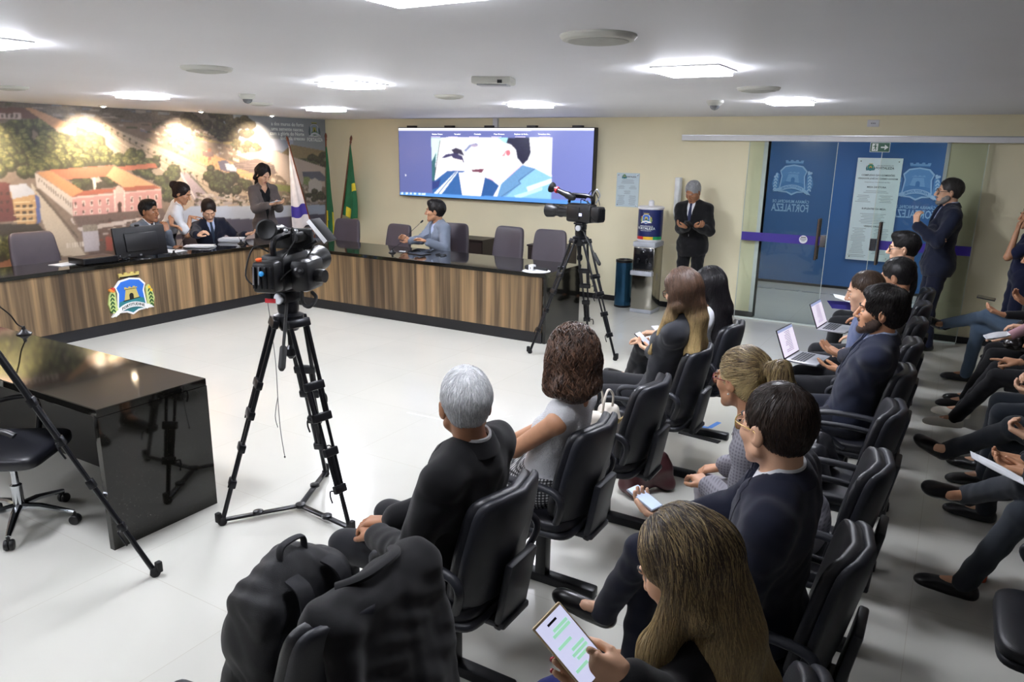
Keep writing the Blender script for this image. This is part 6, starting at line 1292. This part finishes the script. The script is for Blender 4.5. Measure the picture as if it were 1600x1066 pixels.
def vcam(label, pos, yaw, kind):
    """video camera; lens points along local +y"""
    t = thing('video_camera', label, 'video camera', pos, yaw); B = M_black; k = 1 if kind == 'near' else .95
    b = MB(); b.bb((-.06*k, -.14, .0), (.06*k, .14, .17), .02); b.bb((-.065, -.02, .03), (-.055, .1, .14), .006); b.build('body', M_black, t)
    b = MB(); b.lathe([(.045, .14), (.05, .17), (.05, .22), (.056, .23), (.056, .25), (.048, .26), (.048, .31), (.06, .33), (.066, .4), (.062, .4), (.05, .34), (.001, .33)], (0, 0, .085), (0, 1, 0), 28); lo = b.build('lens', B, t)
    MB().lathe([(.052, .345), (.03, .352), (.001, .355)], (0, 0, .085), (0, 1, 0), 24).build('lens_glass', M_gl, lo)
    b = MB(); b.tube(smooth_path([(0, -.12, .17), (0, -.11, .23), (0, 0, .245), (0, .12, .235), (0, .15, .17)], 4), .015, 8); b.build('top_handle', M_tube, t)
    b = MB(); b.lathe([(.02, -.1), (.03, -.08), (.035, -.02), (.028, 0), (.022, .08), (.022, .14)], (-.085, .12, .25), (.15, -1, .15) if kind == 'near' else (-.1, 1, .35), 20); vf = b.build('viewfinder', B, t)
    b = MB(); b.lathe([(.018, .13), (.045, .155), (.05, .175), (.042, .18), (.02, .165)], (-.085, .12, .25), (.15, -1, .15) if kind == 'near' else (-.1, 1, .35), 24); b.build('eyecup', M_rub, vf)
    b = MB(); b.bb((-.055, -.23, .01), (.055, -.14, .15), .015); bt_ = b.build('battery', M_black, t); 
    b = MB()
    for q in range(4): b.bb((-.05+q*.027, -.236, .03), (-.035+q*.027, -.229, .13), .003)
    b.build('rib', M_tube, bt_)
    b = MB(); b.tube(smooth_path([(.05, .05, .17), (.11, .08, .2), (.12, -.05, .14), (.08, -.14, .1), (.05, -.18, .06)], 5), .004, 6); b.tube(smooth_path([(-.03, -.1, .18), (-.09, -.13, .2), (-.11, -.18, .08), (-.05, -.2, .03)], 5), .004, 6)
    b.tube(smooth_path([(.03, 0, .19), (.07, -.06, .29), (.1, -.1, .24), (.06, -.16, .16)], 5), .0035, 6); b.build('cable', M_rub, t)
    b = MB(); b.lathe([(.02, -.06), (.024, -.05), (.024, .1), (.018, .13), (.001, .135)], (.055, .05, .235), (0, 1, 0), 16); b.build('shotgun_microphone', M_rub, t)
    if kind == 'near':
        MB().lathe([(.012, 0), (.014, .012), (.001, .016)], (-.03, -.2, .15), (0, -.3, 1), 12).build('orange_knob', M_or, t); MB().lathe([(.01, 0), (.012, .012), (.001, .016)], (.0, -.236, .1), (0, -1, .2), 12).build('blue_knob', M_cy, t)
        b = MB(); b.tube([(-.045, -.238, .05), (-.04, -.238, .13)], .004, 6); b.tube([(-.02, -.238, .05), (-.015, -.238, .13)], .004, 6); b.build('strip', M_alu, t)
        # side control box, follow handle and a tilted field monitor
        b = MB(); b.bb((.075, -.13, .0), (.17, .06, .15), .025); b.lathe([(.03, 0), (.034, .02), (.03, .05), (.001, .052)], (.17, -.05, .07), (1, -.2, 0), 16); b.lathe([(.02, 0), (.022, .03), (.01, .04)], (.13, -.13, .1), (0, -1, 0), 14); b.build('control_unit', M_black, t)
        b = MB(); b.tube(smooth_path([(.12, -.1, .02), (.15, -.16, -.04), (.19, -.18, -.05), (.2, -.13, -.02), (.17, -.1, .0)], 5), .009, 8); b.build('grip', M_rub, t)
        Rm = rotz(-.1)@roty(.85); b = MB(); b.box((.17, .05, .27), (.13, .1, .018), Rm, .004); mo = b.build('field_monitor', M_rub, t)
        MB().box(V(.17, .05, .27)+Rm@V(.0, -.052, 0), (.13, .004, .02), Rm, .001).build('monitor_edge', M_white, mo); b = MB(); b.tube([(.08, .03, .18), (.14, .05, .22)], .008, 8); b.build('monitor_arm', M_tube, t)
        for x in (.02, .07): MB().lathe([(.001, -.008), (.01, -.004), (.01, .004), (.001, .008)], (x, -.02, .27), (0, -1, .3), 12).build('screw', M_alu, t)
        MB().bb((-.03, -.17, -.045), (.02, -.165, -.025)).build('red_badge', M_red, t, 0)
        MB().box((0, .1, .22), (.2, .03, .1), rotx(.1), .01).build('matte_box', M_rub, t)
    else:
        MB().lathe([(.03, -.01), (.031, 0), (.03, .01)], (-.085, .12, .25)+V(-.1, 1, .35)*.1, (-.1, 1, .35), 20).build('red_ring', M_red, vf)
        b = MB()
        for q in range(3): b.bb((-.063, -.05+q*.04, .06), (-.0605, -.02+q*.04, .085))
        b.build('lit_display', mat('lit small display', '#c8ccff', .4, emit=1.2, var=0), t, 0)
        b = MB(); b.tube(smooth_path([(0, -.1, .2), (.01, -.13, .28), (.0, -.17, .3), (0, -.2, .25), (0, -.16, .18)], 5), .006, 6); b.build('antenna_loop', M_alu, t)
    return t
feet = [bz(348, 820)[:2], bz(547, 832)[:2], bz(509, 744)[:2]]; c1 = sum(feet)/3
t1 = tripod('near tripod with floor spreader standing in the middle of the open floor', c1, feet, 1.22, bz(470, 797)[:2], bx(440, 578, c1[0]+.32))
tcam = vcam('near video camera seen from behind with cables, orange and blue knobs', (c1[0], c1[1], 1.22+.158), R(22), 'near'); tcam.scale = (1.18, 1.18, 1.18)
t = thing('cable', 'thin grey cable hanging from the near video camera', 'cable', (c1[0], c1[1], 1.2)); o = V(c1[0], c1[1], 1.2)
pp = [bx(418, 470, c1[0]-.1), bx(430, 560, c1[0]-.07), bx(434, 620, c1[0]-.06), bx(438, 670, c1[0]-.05), bx(445, 714, c1[0]-.05)]; b = MB().tube([q-o for q in smooth_path(pp, 6)], .0022, 5); b.tube([q-o for q in smooth_path([pp[2], bx(430, 650, c1[0]-.05), bx(434, 668, c1[0]-.05)], 4)], .0022, 5); b.build('cord', mat('grey cord', '#5a5a5c', .6), t)
MB().lathe([(.001, -.008), (.006, 0), (.001, .008)], pp[-1]-o, n=10).build('clip', M_black, t)
c2 = V(6.4, -2.85); f2 = [bz(828, 552)[:2], V(6.93, -3.0), V(6.3, -2.33)]
tripod('far tripod standing beside the end of the back desk', c2, f2, 1.25, None, by(937, 414, -3.25))
vcam('video camera on the far tripod, lens pointing left across the screen', (c2[0], c2[1], 1.25+.158), R(78), 'far').scale = (1.15, 1.15, 1.15)
c3 = bz(-80, 485, 1.42)[:2]; f3 = [bz(243, 900)[:2], c3+V(-.55, -.35), c3+V(.1, -.62)]
tripod('slim tripod leg crossing in front of the near desk at the left edge', c3, f3, 1.42, None, None, .012)
# ---------------------------------------------------------------- desk things
def gooseneck(label, B, T, bend=.03, r=.0035, grp='gooseneck microphones'):
    B, T = V(*B), V(*T); t = thing('gooseneck_microphone', label, 'microphone', B, 0, grp); d = T-B; m = d*.5+V(0, 0, bend)
    MB().lathe([(.05, 0), (.05, .008), (.03, .02), (.014, .035), (.01, .06)], n=24).build('base', M_black, t)
    MB().tube(smooth_path([(0, 0, .05), d*.25+V(0, 0, bend*.6), m, d*.92], 6), r, 6).build('neck', M_tube, t)
    MB().lathe([(.007, 0), (.011, .012), (.012, .035), (.008, .05), (.001, .053)], d*.9, nrm(d-m), 12).build('capsule', M_rub, t)
gooseneck('gooseneck microphone in front of the man speaking under the screen', bz(613, 395, .81), by(662, 343, -1.98), .02)
gooseneck('gooseneck microphone before the man in grey at the left desk', bz(272, 399, .81), bx(301, 352, 1.05), .01)
gooseneck('short gooseneck microphone beside the papers of the man in navy', bz(377, 381, .81), bx(370, 363, 1.0), .01)
gooseneck('gooseneck microphone on the near desk at the left edge of the photo', bz(38, 522, .81), bx(-6, 474, 4.5), .03, .005)
tm_ = thing('monitor', 'black computer monitor seen from behind on the left desk', 'monitor', bz(222, 403, .81)); Lm = bz(222, 403, .81); a = bx(177, 378, Lm[0])[1]-Lm[1]; b_ = bx(258, 372, Lm[0])[1]-Lm[1]
Rm = roty(-.12); mc = V(0, (a+b_)/2, .2); wd = abs(b_-a)
MB().box(mc, (.035, wd, .36), Rm, .012).build('housing', M_black, tm_); MB().box(mc+V(.025, 0, 0), (.03, wd*.62, .22), Rm, .012).build('rear_bulge', M_black, tm_); MB().bb((-.03, mc[1]-.02, .0), (.0, mc[1]+.04, .16), .004).build('neck', M_black, tm_)
MB().lathe([(.13, 0), (.125, .008), (.02, .014)], (0, mc[1], 0), n=30).build('foot', M_black, tm_); MB().box(mc+V(.043, .08, -.05), (.002, .03, .014), Rm).build('badge', M_alu, tm_, 0); MB().box(mc+V(-.005, -.02, .19), (.03, .05, .02), None, .006).build('webcam', M_rub, tm_)
MB().box(mc+V(-.0185, 0, 0), (.002, wd*.95, .33), Rm).build('display', mat('lit desktop', '#5a78a8', .3, emit=.6), tm_, 0)
q = bz(160, 409, .81); t = thing('recorder_box', 'black recorder box on the left desk beside the monitor', 'electronics box', q); MB().bb((-.16, -.3, .006), (.14, .12, .075), .006).build('case', M_black, t)
b = MB()
for k in (-.25, .07):
    for x in (-.12, .1): b.lathe([(.012, 0), (.012, .007)], (x, k, 0), n=10)
b.build('foot', M_rub, t); MB().bb((.14, -.28, .015), (.145, .1, .065)).build('front_panel', M_tube, t, 0)
q = bz(196, 405, .81); t = thing('cable_bundle', 'tangle of grey cables and plugs on the left desk beside the recorder', 'cables', q); rg = random.Random(4)
b = MB()
for k in range(9): b.tube(smooth_path([(rg.uniform(-.1, .1), rg.uniform(-.15, .18), rg.uniform(.008, .06)) for _ in range(6)], 5), .005, 6)
b.build('cord', mat('grey cable', '#55585e', .5), t); b = MB()
for k in range(5): b.box((rg.uniform(-.08, .08), rg.uniform(-.12, .15), rg.uniform(.015, .06)), (.05, .03, .02), rotz(rg.uniform(0, 3)), .003)
b.build('plug', M_alu, t)
G_ = 'papers on the left desk'
papers('single white sheet on the left desk beside the empty chair', *bz(105, 413, .81), 2, .21, .3, 10); papers('spread white sheets left of the papers of the man in navy', *bz(268, 393, .81)[:2], .8104, 4, .3, .24, 24, None, .03)
papers('white sheets in front of the man in navy', *bz(312, 386, .81)[:2], .8104, 8, .3, .24, 32, None, .03); papers('thick stack of white sheets right of the man in navy', *bz(362, 377, .81)[:2], .8104, 16, .3, .24, 36, None, .012)
papers('small white slip on the back desk by the microphone', *bz(629, 393, .81), 2, .08, .04, 5)
def phone(label, c, u, n, L=.155, W=.075, lit=True, case='#16171b', chat=False, scr='#c9cbe8', grp=None):
    c, u, n = V(*c), nrm(V(*u)), V(*n); n = nrm(n-u*(n@u)); s = np.cross(u, n); t = thing('phone', label, 'phone', c, 0, grp); Rm = np.stack([s, u, n], 1)
    MB().box((0, 0, 0), (W, L, .009), Rm, .004).build('case', mat('phone case '+case, case, .35), t); MB().box(n*.005, (W*.9, L*.93, .0015), Rm).build('screen', mat('lit phone screen '+scr, scr, .2, emit=.55, var=.03) if lit else M_gl, t, 0)
    if chat:
        b = MB(); f_ = lambda x, y, w: s*x+u*y+n*(.0059+w)
        for y, x0, x1 in ((.045, -.01, .028), (.036, -.018, .028), (.012, -.025, .01), (-.008, -.005, .028), (-.018, -.012, .028), (-.028, -.008, .022), (-.045, -.027, .005)): b.prism([(x0, y), (x1, y), (x1, y+.007), (x0, y+.007)], f_, 0, .0004)
        b.build('message', mat('lit chat green', '#9fd8b8', .4, emit=.5, var=0), t, 0); MB().prism([(-.012, .062), (.012, .062), (.012, .067), (-.012, .067)], f_, 0, .0005).build('camera_notch', M_black, t, 0)
pm = (bx(872, 1046, 8.92)+bx(938, 1030, 8.99))/2
phone('large phone in a gold case showing green chat messages, held by the blonde woman', PH5, PU, PN, .165, .078, True, '#b8a27c', True)
phone('phone held low by the woman with ombre hair', (pw3['wr'][0]+pw3['wr'][1])/2+V(-.11, .01, .06), (-.75, .1, .55), (.45, -.1, .9), .15, .072, True, '#1a1b20', scr='#8e93a8')
phone('small phone held by the man with gold-rimmed glasses', pm6['wr'][1]+V(-.1, .03, .06), (-.9, .3, .3), (.3, -.1, .95), .14, .07, True, '#9aa4b4', scr='#a8b6d0')
phone('dark phone held by the white-haired man in black', (pm14['wr'][0]+pm14['wr'][1])/2+V(0, -.09, .05), (-.2, -.7, .45), (0, .5, .8), .15, .072, False)
phone('pale phone held by the woman in the taupe blazer', pw19['wr'][1]+V(.09, .05, .045), (.8, .3, .2), (-.3, 0, .9), .15, .072, True, '#c8cad0', scr='#d8dae2')
phone('black phone held by the person in jeans', bz(1541, 466, .88), (-.9, .1, .1), (.2, -.2, .9), .15, .072, False)
phone('phone on the lap of the black-haired woman', bz(1030, 517, .72), (-.7, .5, .3), (.3, -.2, .9), .15, .072, True, '#d8d8dc', scr='#b8bcc8')
phone('phone resting on the palm of the bearded man', bx(1240, 612, 8.86), (-.8, .1, .3), (.4, -.2, .9), .15, .072, True, '#d0d2d8', scr='#ccd2e0')
t = thing('tablet', 'black tablet lying on the back desk before the speaking man', 'tablet', bz(655, 397, .8104), R(-10)); MB().bb((-.13, -.09, 0), (.13, .09, .009), .003).build('case', M_black, t); MB().bb((-.12, -.08, .009), (.12, .08, .0096)).build('screen', M_gl, t, 0)
t = thing('key_bunch', 'small dark bunch of cable and glasses on the back desk', 'cable', bz(688, 399, .81)); MB().tube(smooth_path([(-.08, 0, .006), (-.03, .04, .012), (.03, -.03, .02), (.08, .02, .006), (.04, .05, .01), (-.04, -.04, .01)], 5), .0045, 6).build('cord', M_black, t)
# plate with reporter microphone
q = bz(838, 424, .81); t = thing('paper_plate', 'white round sheet under the reporter microphone on the back desk end', 'plate', q); MB().lathe([(.001, 0), (.15, 0), (.16, .004), (.001, .004)], n=40).build('disc', M_paper, t)
t = thing('handheld_microphone', 'black handheld microphone with white cube lying on the back desk end', 'microphone', q+V(0, 0, .034), R(-8)); b = MB(); b.lathe([(.001, -.16), (.016, -.15), (.014, .02), (.02, .04)], (0, 0, 0), (-1, 0, 0), 16); b.build('handle', M_black, t)
MB().lathe([(.018, .085), (.03, .1), (.031, .13), (.02, .155), (.001, .16)], (0, 0, .0), (-1, 0, 0), 18).build('windscreen', M_rub, t); MB().bb((-.09, -.032, -.03), (-.03, .032, .034), .004).build('cube', M_white, t); text('mark', '9', lambda u, v, w: V(-.06+u, -.033-w, v-.012), .03, M_ink, t, bold=True)
q = bz(878, 419, .81); t = thing('car_key', 'small black and silver key fob on the back desk beside the reporter microphone', 'key', q); MB().box((0, 0, .01), (.1, .05, .018), rotz(.4), .006).build('fob', M_black, t); MB().box((.03, .0, .021), (.04, .02, .004), rotz(.4)).build('button', M_alu, t)
# ---------------------------------------------------------------- laptops, bags, coats
def laptop(label, c, rz, open_=108, W=.33, D=.23, tilt=0):
    t = thing('laptop', label, 'laptop', c, rz); M_sil = mat('silver laptop', '#b9bac0', .35, .6)      # local +y towards the user
    MB().bb((-W/2, -D/2, 0), (W/2, D/2, .014), .004).build('base', M_sil, t); b = MB()
    for r_ in range(5):
        for k in range(12): b.bb((-W*.42+k*W*.07, -D*.36+r_*.021, .014), (-W*.42+k*W*.07+W*.058, -D*.36+r_*.021+.016, .0158))
    b.build('keyboard', mat('dark keys', '#3a3c42', .5), t, 0); MB().bb((-.05, D*.18, .014), (.05, D*.42, .0145)).build('touchpad', mat('silver pad', '#a8aab0', .3, .5), t, 0)
    A = rotx(R(open_-90)); f_ = lambda p: A@(p-V(0, 0, 0))+V(0, -D/2, .012)
    ld_ = MB(f_).bb((-W/2, -.008, 0), (W/2, 0, D*.98), .003).build('lid', M_black, t); MB(f_).bb((-W/2+.008, .0, .012), (W/2-.008, .0012, D*.95)).build('screen', mat('lit document screen', '#d8cfe0', .3, emit=.55, var=.02), t, 0)
    b = MB(f_); rg = random.Random(2)
    for k in range(13): b.bb((-.07, .0012, .04+k*.012), (-.07+rg.uniform(.08, .15), .0018, .044+k*.012))
    b.build('text_line', mat('grey screen text', '#8f8a9c', .5, emit=.25, var=0), t, 0); MB(f_).bb((-W/2+.008, .0012, D*.86), (W/2-.008, .0018, D*.95)).build('toolbar', mat('screen toolbar', '#9aa6c8', .5, emit=.4, var=0), t, 0)
laptop('open laptop nearer to the camera, on the lap of the man with thinning hair', bz(1262, 562, .66), R(-90-8), 112)
laptop('open laptop held higher, in front of the man in the cream shirt', bz(1306, 514, .66), R(-90-6), 112)
def blob_bag(name, label, cat, c, rz, size, m, seedq, handles=None, hm=None, extra=None, top=.8, grp=None):
    t = thing(name, label, cat, c, rz, grp); w_, d_, h_ = size; f = Field((-w_*.8, -d_*.9, -.05), (w_*.8, d_*.9, h_*1.3), .006)
    for sx in (-1, 1):
        for sy in (-1, 1): f.cone((sx*w_*.36, sy*d_*.3, .05), (sx*w_*.36*top, sy*d_*.16, h_-.04), .055 if d_ > .12 else .035, .04 if d_ > .12 else .028, .05)
    f.ell((0, 0, h_*.45), (w_*.42, d_*.42, h_*.42), None, .05); f.fn((-1, -1, -1), (1, 1, 1), lambda X, Y, Z: Z+0*X+0*Y, 'sub', .01); f.warp(wob(seedq, .004, 40)); smooth_mesh('body', f.mesh(), m, t)
    for q in handles or []: MB().tube(smooth_path(q, 6), .007, 8).build('handle', hm or m, t)
    if extra: extra(t)
    return t
M_bagw = mat('cream bag leather', '#cfc8bc', .45, bump=.1, bscale=200)
def bag_x(t):
    MB().bb((-.12, -.095, .12), (.12, -.085, .135)).build('trim_strap', mat('gold strap', '#b8a070', .35, .5), t, 0); MB().lathe([(.001, 0), (.014, 0), (.014, .008), (.001, .008)], (0, -.095, .14), (0, -1, 0), 12).build('clasp', mat('gold clasp', '#d8b860', .25, .9), t)
blob_bag('handbag', 'cream handbag with two upright handles on the empty front-row chair', 'handbag', (8.2, -6.26, .487), R(90), (.3, .14, .2), M_bagw, 2, [[(-.07, sy*.03, .19), (-.065, sy*.035, .27), (0, sy*.03, .32), (.065, sy*.035, .27), (.07, sy*.03, .19)] for sy in (-1, 1)], M_bagw, bag_x)
def buckle(t): MB().bb((-.1, .08, .09), (.12, .092, .19), .006).build('flap', M_leather, t); MB().bb((-.015, .09, .09), (.02, .1, .13), .003).build('buckle', mat('gold buckle', '#d8b04a', .2, 1), t)
blob_bag('handbag', 'black handbag with a gold buckle on the empty second-row chair', 'handbag', (9.36, -6.06, .487), R(90), (.34, .15, .19), M_leather, 3, [[(-.1, 0, .17), (-.08, .02, .21), (.08, .02, .21), (.1, 0, .17)]], M_leather, buckle)
M_burg = mat('burgundy leather', '#4a2226', .45); blob_bag('tote_bag', 'burgundy bag on the floor under the chair of the ombre-haired woman', 'bag', (8.33, -5.78, .0), R(60), (.36, .16, .26), M_burg, 4, [[(-.1, 0, .24), (-.08, .05, .3), (.1, .06, .26), (.12, 0, .22)]])
blob_bag('handbag', 'glossy dark leather handbag on the lap in the third row', 'handbag', (10.42, -2.85, .63), R(80), (.36, .14, .2), mat('glossy dark leather', '#211d1c', .25, coat=.4), 6, [[(-.1, 0, .17), (-.1, -.02, .28), (.05, -.02, .3), (.1, 0, .17)]], None, lambda t: MB().tube(smooth_path([(-.16, -.075, .18), (-.05, -.08, .16), (.08, -.08, .18), (.15, -.07, .19)], 5), .004, 6).build('zip', M_alu, t))
# backpack and coat on the nearest chair
t = thing('backpack', 'black backpack standing on the nearest front-row chair', 'backpack', (8.17, -8.64, .45)); f = Field((-.3, -.36, -.05), (.3, .36, .6), .007)
for sy in (-1, 1):
    for sx in (-1, 1): f.cone((sx*.06-.0, sy*.15, .06), (sx*.05+.01, sy*.13, .34), .07, .06, .06)
f.ell((0, 0, .24), (.13, .2, .25), None, .05); f.ell((-.13, 0, .14), (.06, .14, .12), None, .03); f.fn((-1, -1, -1), (1, 1, 1), lambda X, Y, Z: Z+0*X+0*Y, 'sub', .01); f.warp(wob(5, .006, 30)); f.warp(wob(6, .003, 80)); smooth_mesh('body', f.mesh(), mat('black nylon', '#121318', .55, bump=.4, bscale=500), t)
M_strap = mat('black webbing', '#191a20', .7, bump=.4, bscale=700)
for sy in (-1, 1): MB().tube(smooth_path([(.09, sy*.07, .44), (.16, sy*.08, .4), (.17, sy*.1, .2), (.12, sy*.13, .06)], 6), .028, 8, flat=.3).build('shoulder_strap', M_strap, t)
MB().tube(smooth_path([(.02, -.05, .46), (.02, -.04, .51), (.02, .04, .51), (.02, .05, .46)], 6), .014, 8, flat=.5).build('handle', M_strap, t); MB().tube(smooth_path([(-.05, -.2, .1), (-.06, -.17, .35), (-.05, 0, .44), (-.06, .17, .35), (-.05, .2, .1)], 8), .005, 6).build('zip', M_tube, t)
t = thing('coat', 'black coat draped over the back of the nearest front-row chair', 'coat', (8.52, -8.63, .45)); f = Field((-.32, -.42, -.25), (.3, .42, .6), .008)
f.cone((-.02, -.19, .44), (-.02, .21, .45), .055, .06, .02)
for y in np.linspace(-.2, .22, 9):
    f.cone((-.05, y, .43), (-.11-.012*sin(y*23), y*1.1, .16+.05*sin(y*14)), .036, .032, .05); f.cone((.03, y, .43), (.11+.014*sin(y*19), y*1.15, -.02+.04*cos(y*11)), .036, .034, .05)
f.cone((-.03, .2, .44), (-.12, .32, .2), .055, .045, .03); f.cone((-.12, .32, .2), (-.1, .35, .0), .045, .04, .02); f.cone((.03, -.18, .42), (.12, -.25, .15), .05, .04, .03)
f.warp(wob(8, .006, 20)); f.warp(wob(9, .0025, 60)); smooth_mesh('cloth', f.mesh(), BLACKW, t)
MB().tube(smooth_path([(-.06, -.1, .49), (-.0, -.04, .515), (.0, .08, .52), (-.05, .14, .5)], 6), .02, 8, flat=.6).build('collar', BLACKW, t)
def sheetq(name, label, cat, pts, n=1, m=None, lines=0, grp=None):
    """loose sheets given by three corners"""
    a, b_, c_ = [V(*p) for p in pts]; t = thing(name, label, cat, a, 0, grp); u, v = b_-a, c_-a; nn = nrm(np.cross(u, v)); nn = nn*np.sign(nn[2] or 1)
    for k in range(n): G = [[u*x+v*y+nn*(.0025*k+.012*sin(x*3+k)*y*(1-y)*4) for y in np.linspace(0, 1, 6)] for x in np.linspace(0, 1, 8)]; MB().sheet(G, .0012).build('sheet', m or M_paper, t, 60)
    if lines:
        b = MB()
        for k in range(lines):
            x = .12+.76*k/lines; y0 = .12; y1 = .5+.38*((k*7) % 5)/4; f_ = lambda p, q: u*p+v*q+nn*(.0025*n+.0015+.012*sin(p*3+n-1)*q*(1-q)*4)
            for j in range(4): A_, B_ = y0+(y1-y0)*j/4, y0+(y1-y0)*(j+1)/4; b.add([f_(x, A_), f_(x+.018, A_), f_(x+.018, B_), f_(x, B_)], [(0, 1, 2, 3)])
        b.build('print_line', M_pl, t, 0)
sheetq('paper_sheet', 'white sheets on the lap of the white-haired man in the front row', 'papers', [bz(600, 822, .68), bz(610, 800, .7), bz(640, 800, .72)], 2)
sheetq('paper_sheet', 'printed sheets held on the crossed leg in the third row', 'papers', [bz(1516, 706, .82), bz(1518, 716, .8), bz(1598, 748, .78)], 4, lines=8)
p0_ = bz(1516, 706, .8); t_ = None
sheetq('notebook', 'white notebook held by the person with the dark handbag, third row', 'notebook', [bz(1536, 525, .84), bz(1542, 531, .83), bz(1573, 519, .86)], 4)
sheetq('folder', 'purple folder on the knee of the man closest to the glass doors', 'folder', [bz(1292, 470, .68), bz(1300, 482, .6), bz(1345, 474, .68)], 2, mat('purple folder', '#3a3588', .5)); sheetq('paper_sheet', 'white sheets on top of the purple folder', 'papers', [bz(1302, 460, .71), bz(1305, 465, .7), bz(1344, 472, .72)], 3)
q = bz(1530, 906, 0); t = thing('juice_bottle', 'small orange juice bottle standing on the floor in the third row', 'bottle', q); MB().lathe([(.001, 0), (.032, 0), (.034, .01), (.034, .09), (.026, .13), (.013, .16), (.013, .175)], n=20).build('bottle', mat('orange juice', '#c84a1c', .15, coat=.5), t); MB().lathe([(.015, .172), (.015, .192), (.001, .193)], n=16).build('cap', M_or, t)
MB().lathe([(.0345, .04), (.0345, .08)], n=20, cap=False).build('label', mat('pale bottle label', '#8a6a5a', .5), t)
t = thing('cable_cover', 'black cable cover strip on the floor between the seat rows', 'cable cover', bz(1092, 690)); q0, q1 = bz(1062, 676)-bz(1092, 690), bz(1124, 692)-bz(1092, 690); MB().tube([q0+V(0, 0, .004), q1+V(0, 0, .004)], .03, 8, flat=.35).build('strip', M_rub, t)
t = thing('floor_tape', 'strip of blue tape stuck on the floor between the seat rows', 'tape', bz(1100, 668)); L_ = bz(1100, 668)
for a_, c_ in (((1080, 664), (1108, 669)), ((1108, 669), (1124, 660))):
    p, q = bz(*a_)-L_, bz(*c_)-L_; d = nrm(q-p); s = np.cross(d, (0, 0, 1))*.02; MB().add([p-s+V(0, 0, .001), q-s+V(0, 0, .001), q+s+V(0, 0, .001), p+s+V(0, 0, .001)], [(0, 1, 2, 3)]).build('strip', mat('blue tape', '#3f7fd0', .5), t, 0)
t = thing('floor_marks', 'faint white scuffs and tape lines on the open floor', 'floor marks', bz(680, 652)); L_ = bz(680, 652)
for a_, c_ in (((636, 645), (686, 655)), ((686, 655), (700, 660)), ((770, 640), (790, 648)), ((775, 655), (800, 650))):
    p, q = bz(*a_)-L_, bz(*c_)-L_; d = nrm(q-p); s = np.cross(d, (0, 0, 1))*.008; MB().add([p-s+V(0, 0, .001), q-s+V(0, 0, .001), q+s+V(0, 0, .001), p+s+V(0, 0, .001)], [(0, 1, 2, 3)]).build('strip', M_white, t, 0)
# verse and city mark on the mural
t = thing('mural_lettering', 'verse and city coat of arms printed at the upper right of the mural', 'lettering', (0, -.6, 2.0)); Lm = V(0, -.6, 2.0); M_vt = mat('pale verse print', '#e6f0f0', .4, var=0); M_vb = mat('teal verse band', '#7fa8a8', .4, var=0)
cm_f = {k: mat('mural mark '+k, c, .4, var=0) for k, c in {'white': '#c9d2dc', 'blue': '#8fa0b4', 'teal': '#6a8a80', 'dark': '#3a4236', 'sand': '#a8a85a', 'pale': '#6f8090', 'green': '#4a5c5a', 'orange': '#6f8090', 'red': '#6f8090', 'yellow': '#6f8090'}.items()}
for s_, x, y in (('a dos muros do forte', 474, 196), ('uma semente nasceu,', 474, 203.5), ('com a glória do Norte', 475, 210.5), ('toda ela cresceu', 476, 217.5)):
    q = bx(x, y, 0)-Lm; text('verse', s_, lambda u, v, w, q=q: V(.004+w, q[1]+u, q[2]+v-.02), .082, M_vt, t, 'RIGHT', .001, True)
q = bx(491, 203, 0)-Lm; crest('crest', lambda u, v, w: V(.003+w, q[1]+u, q[2]+v), .26, t, cm_f, .0008, False); q = bx(492, 221, 0)-Lm; text('lettering', 'FORTALEZA', lambda u, v, w: V(.004+w, q[1]+u*.8, q[2]+v), .085, M_vt, t, th=.001, bold=True); text('lettering', 'CÂMARA MUNICIPAL DE', lambda u, v, w: V(.004+w, q[1]+u*.8, q[2]+v+.075), .032, M_vt, t, th=.001)
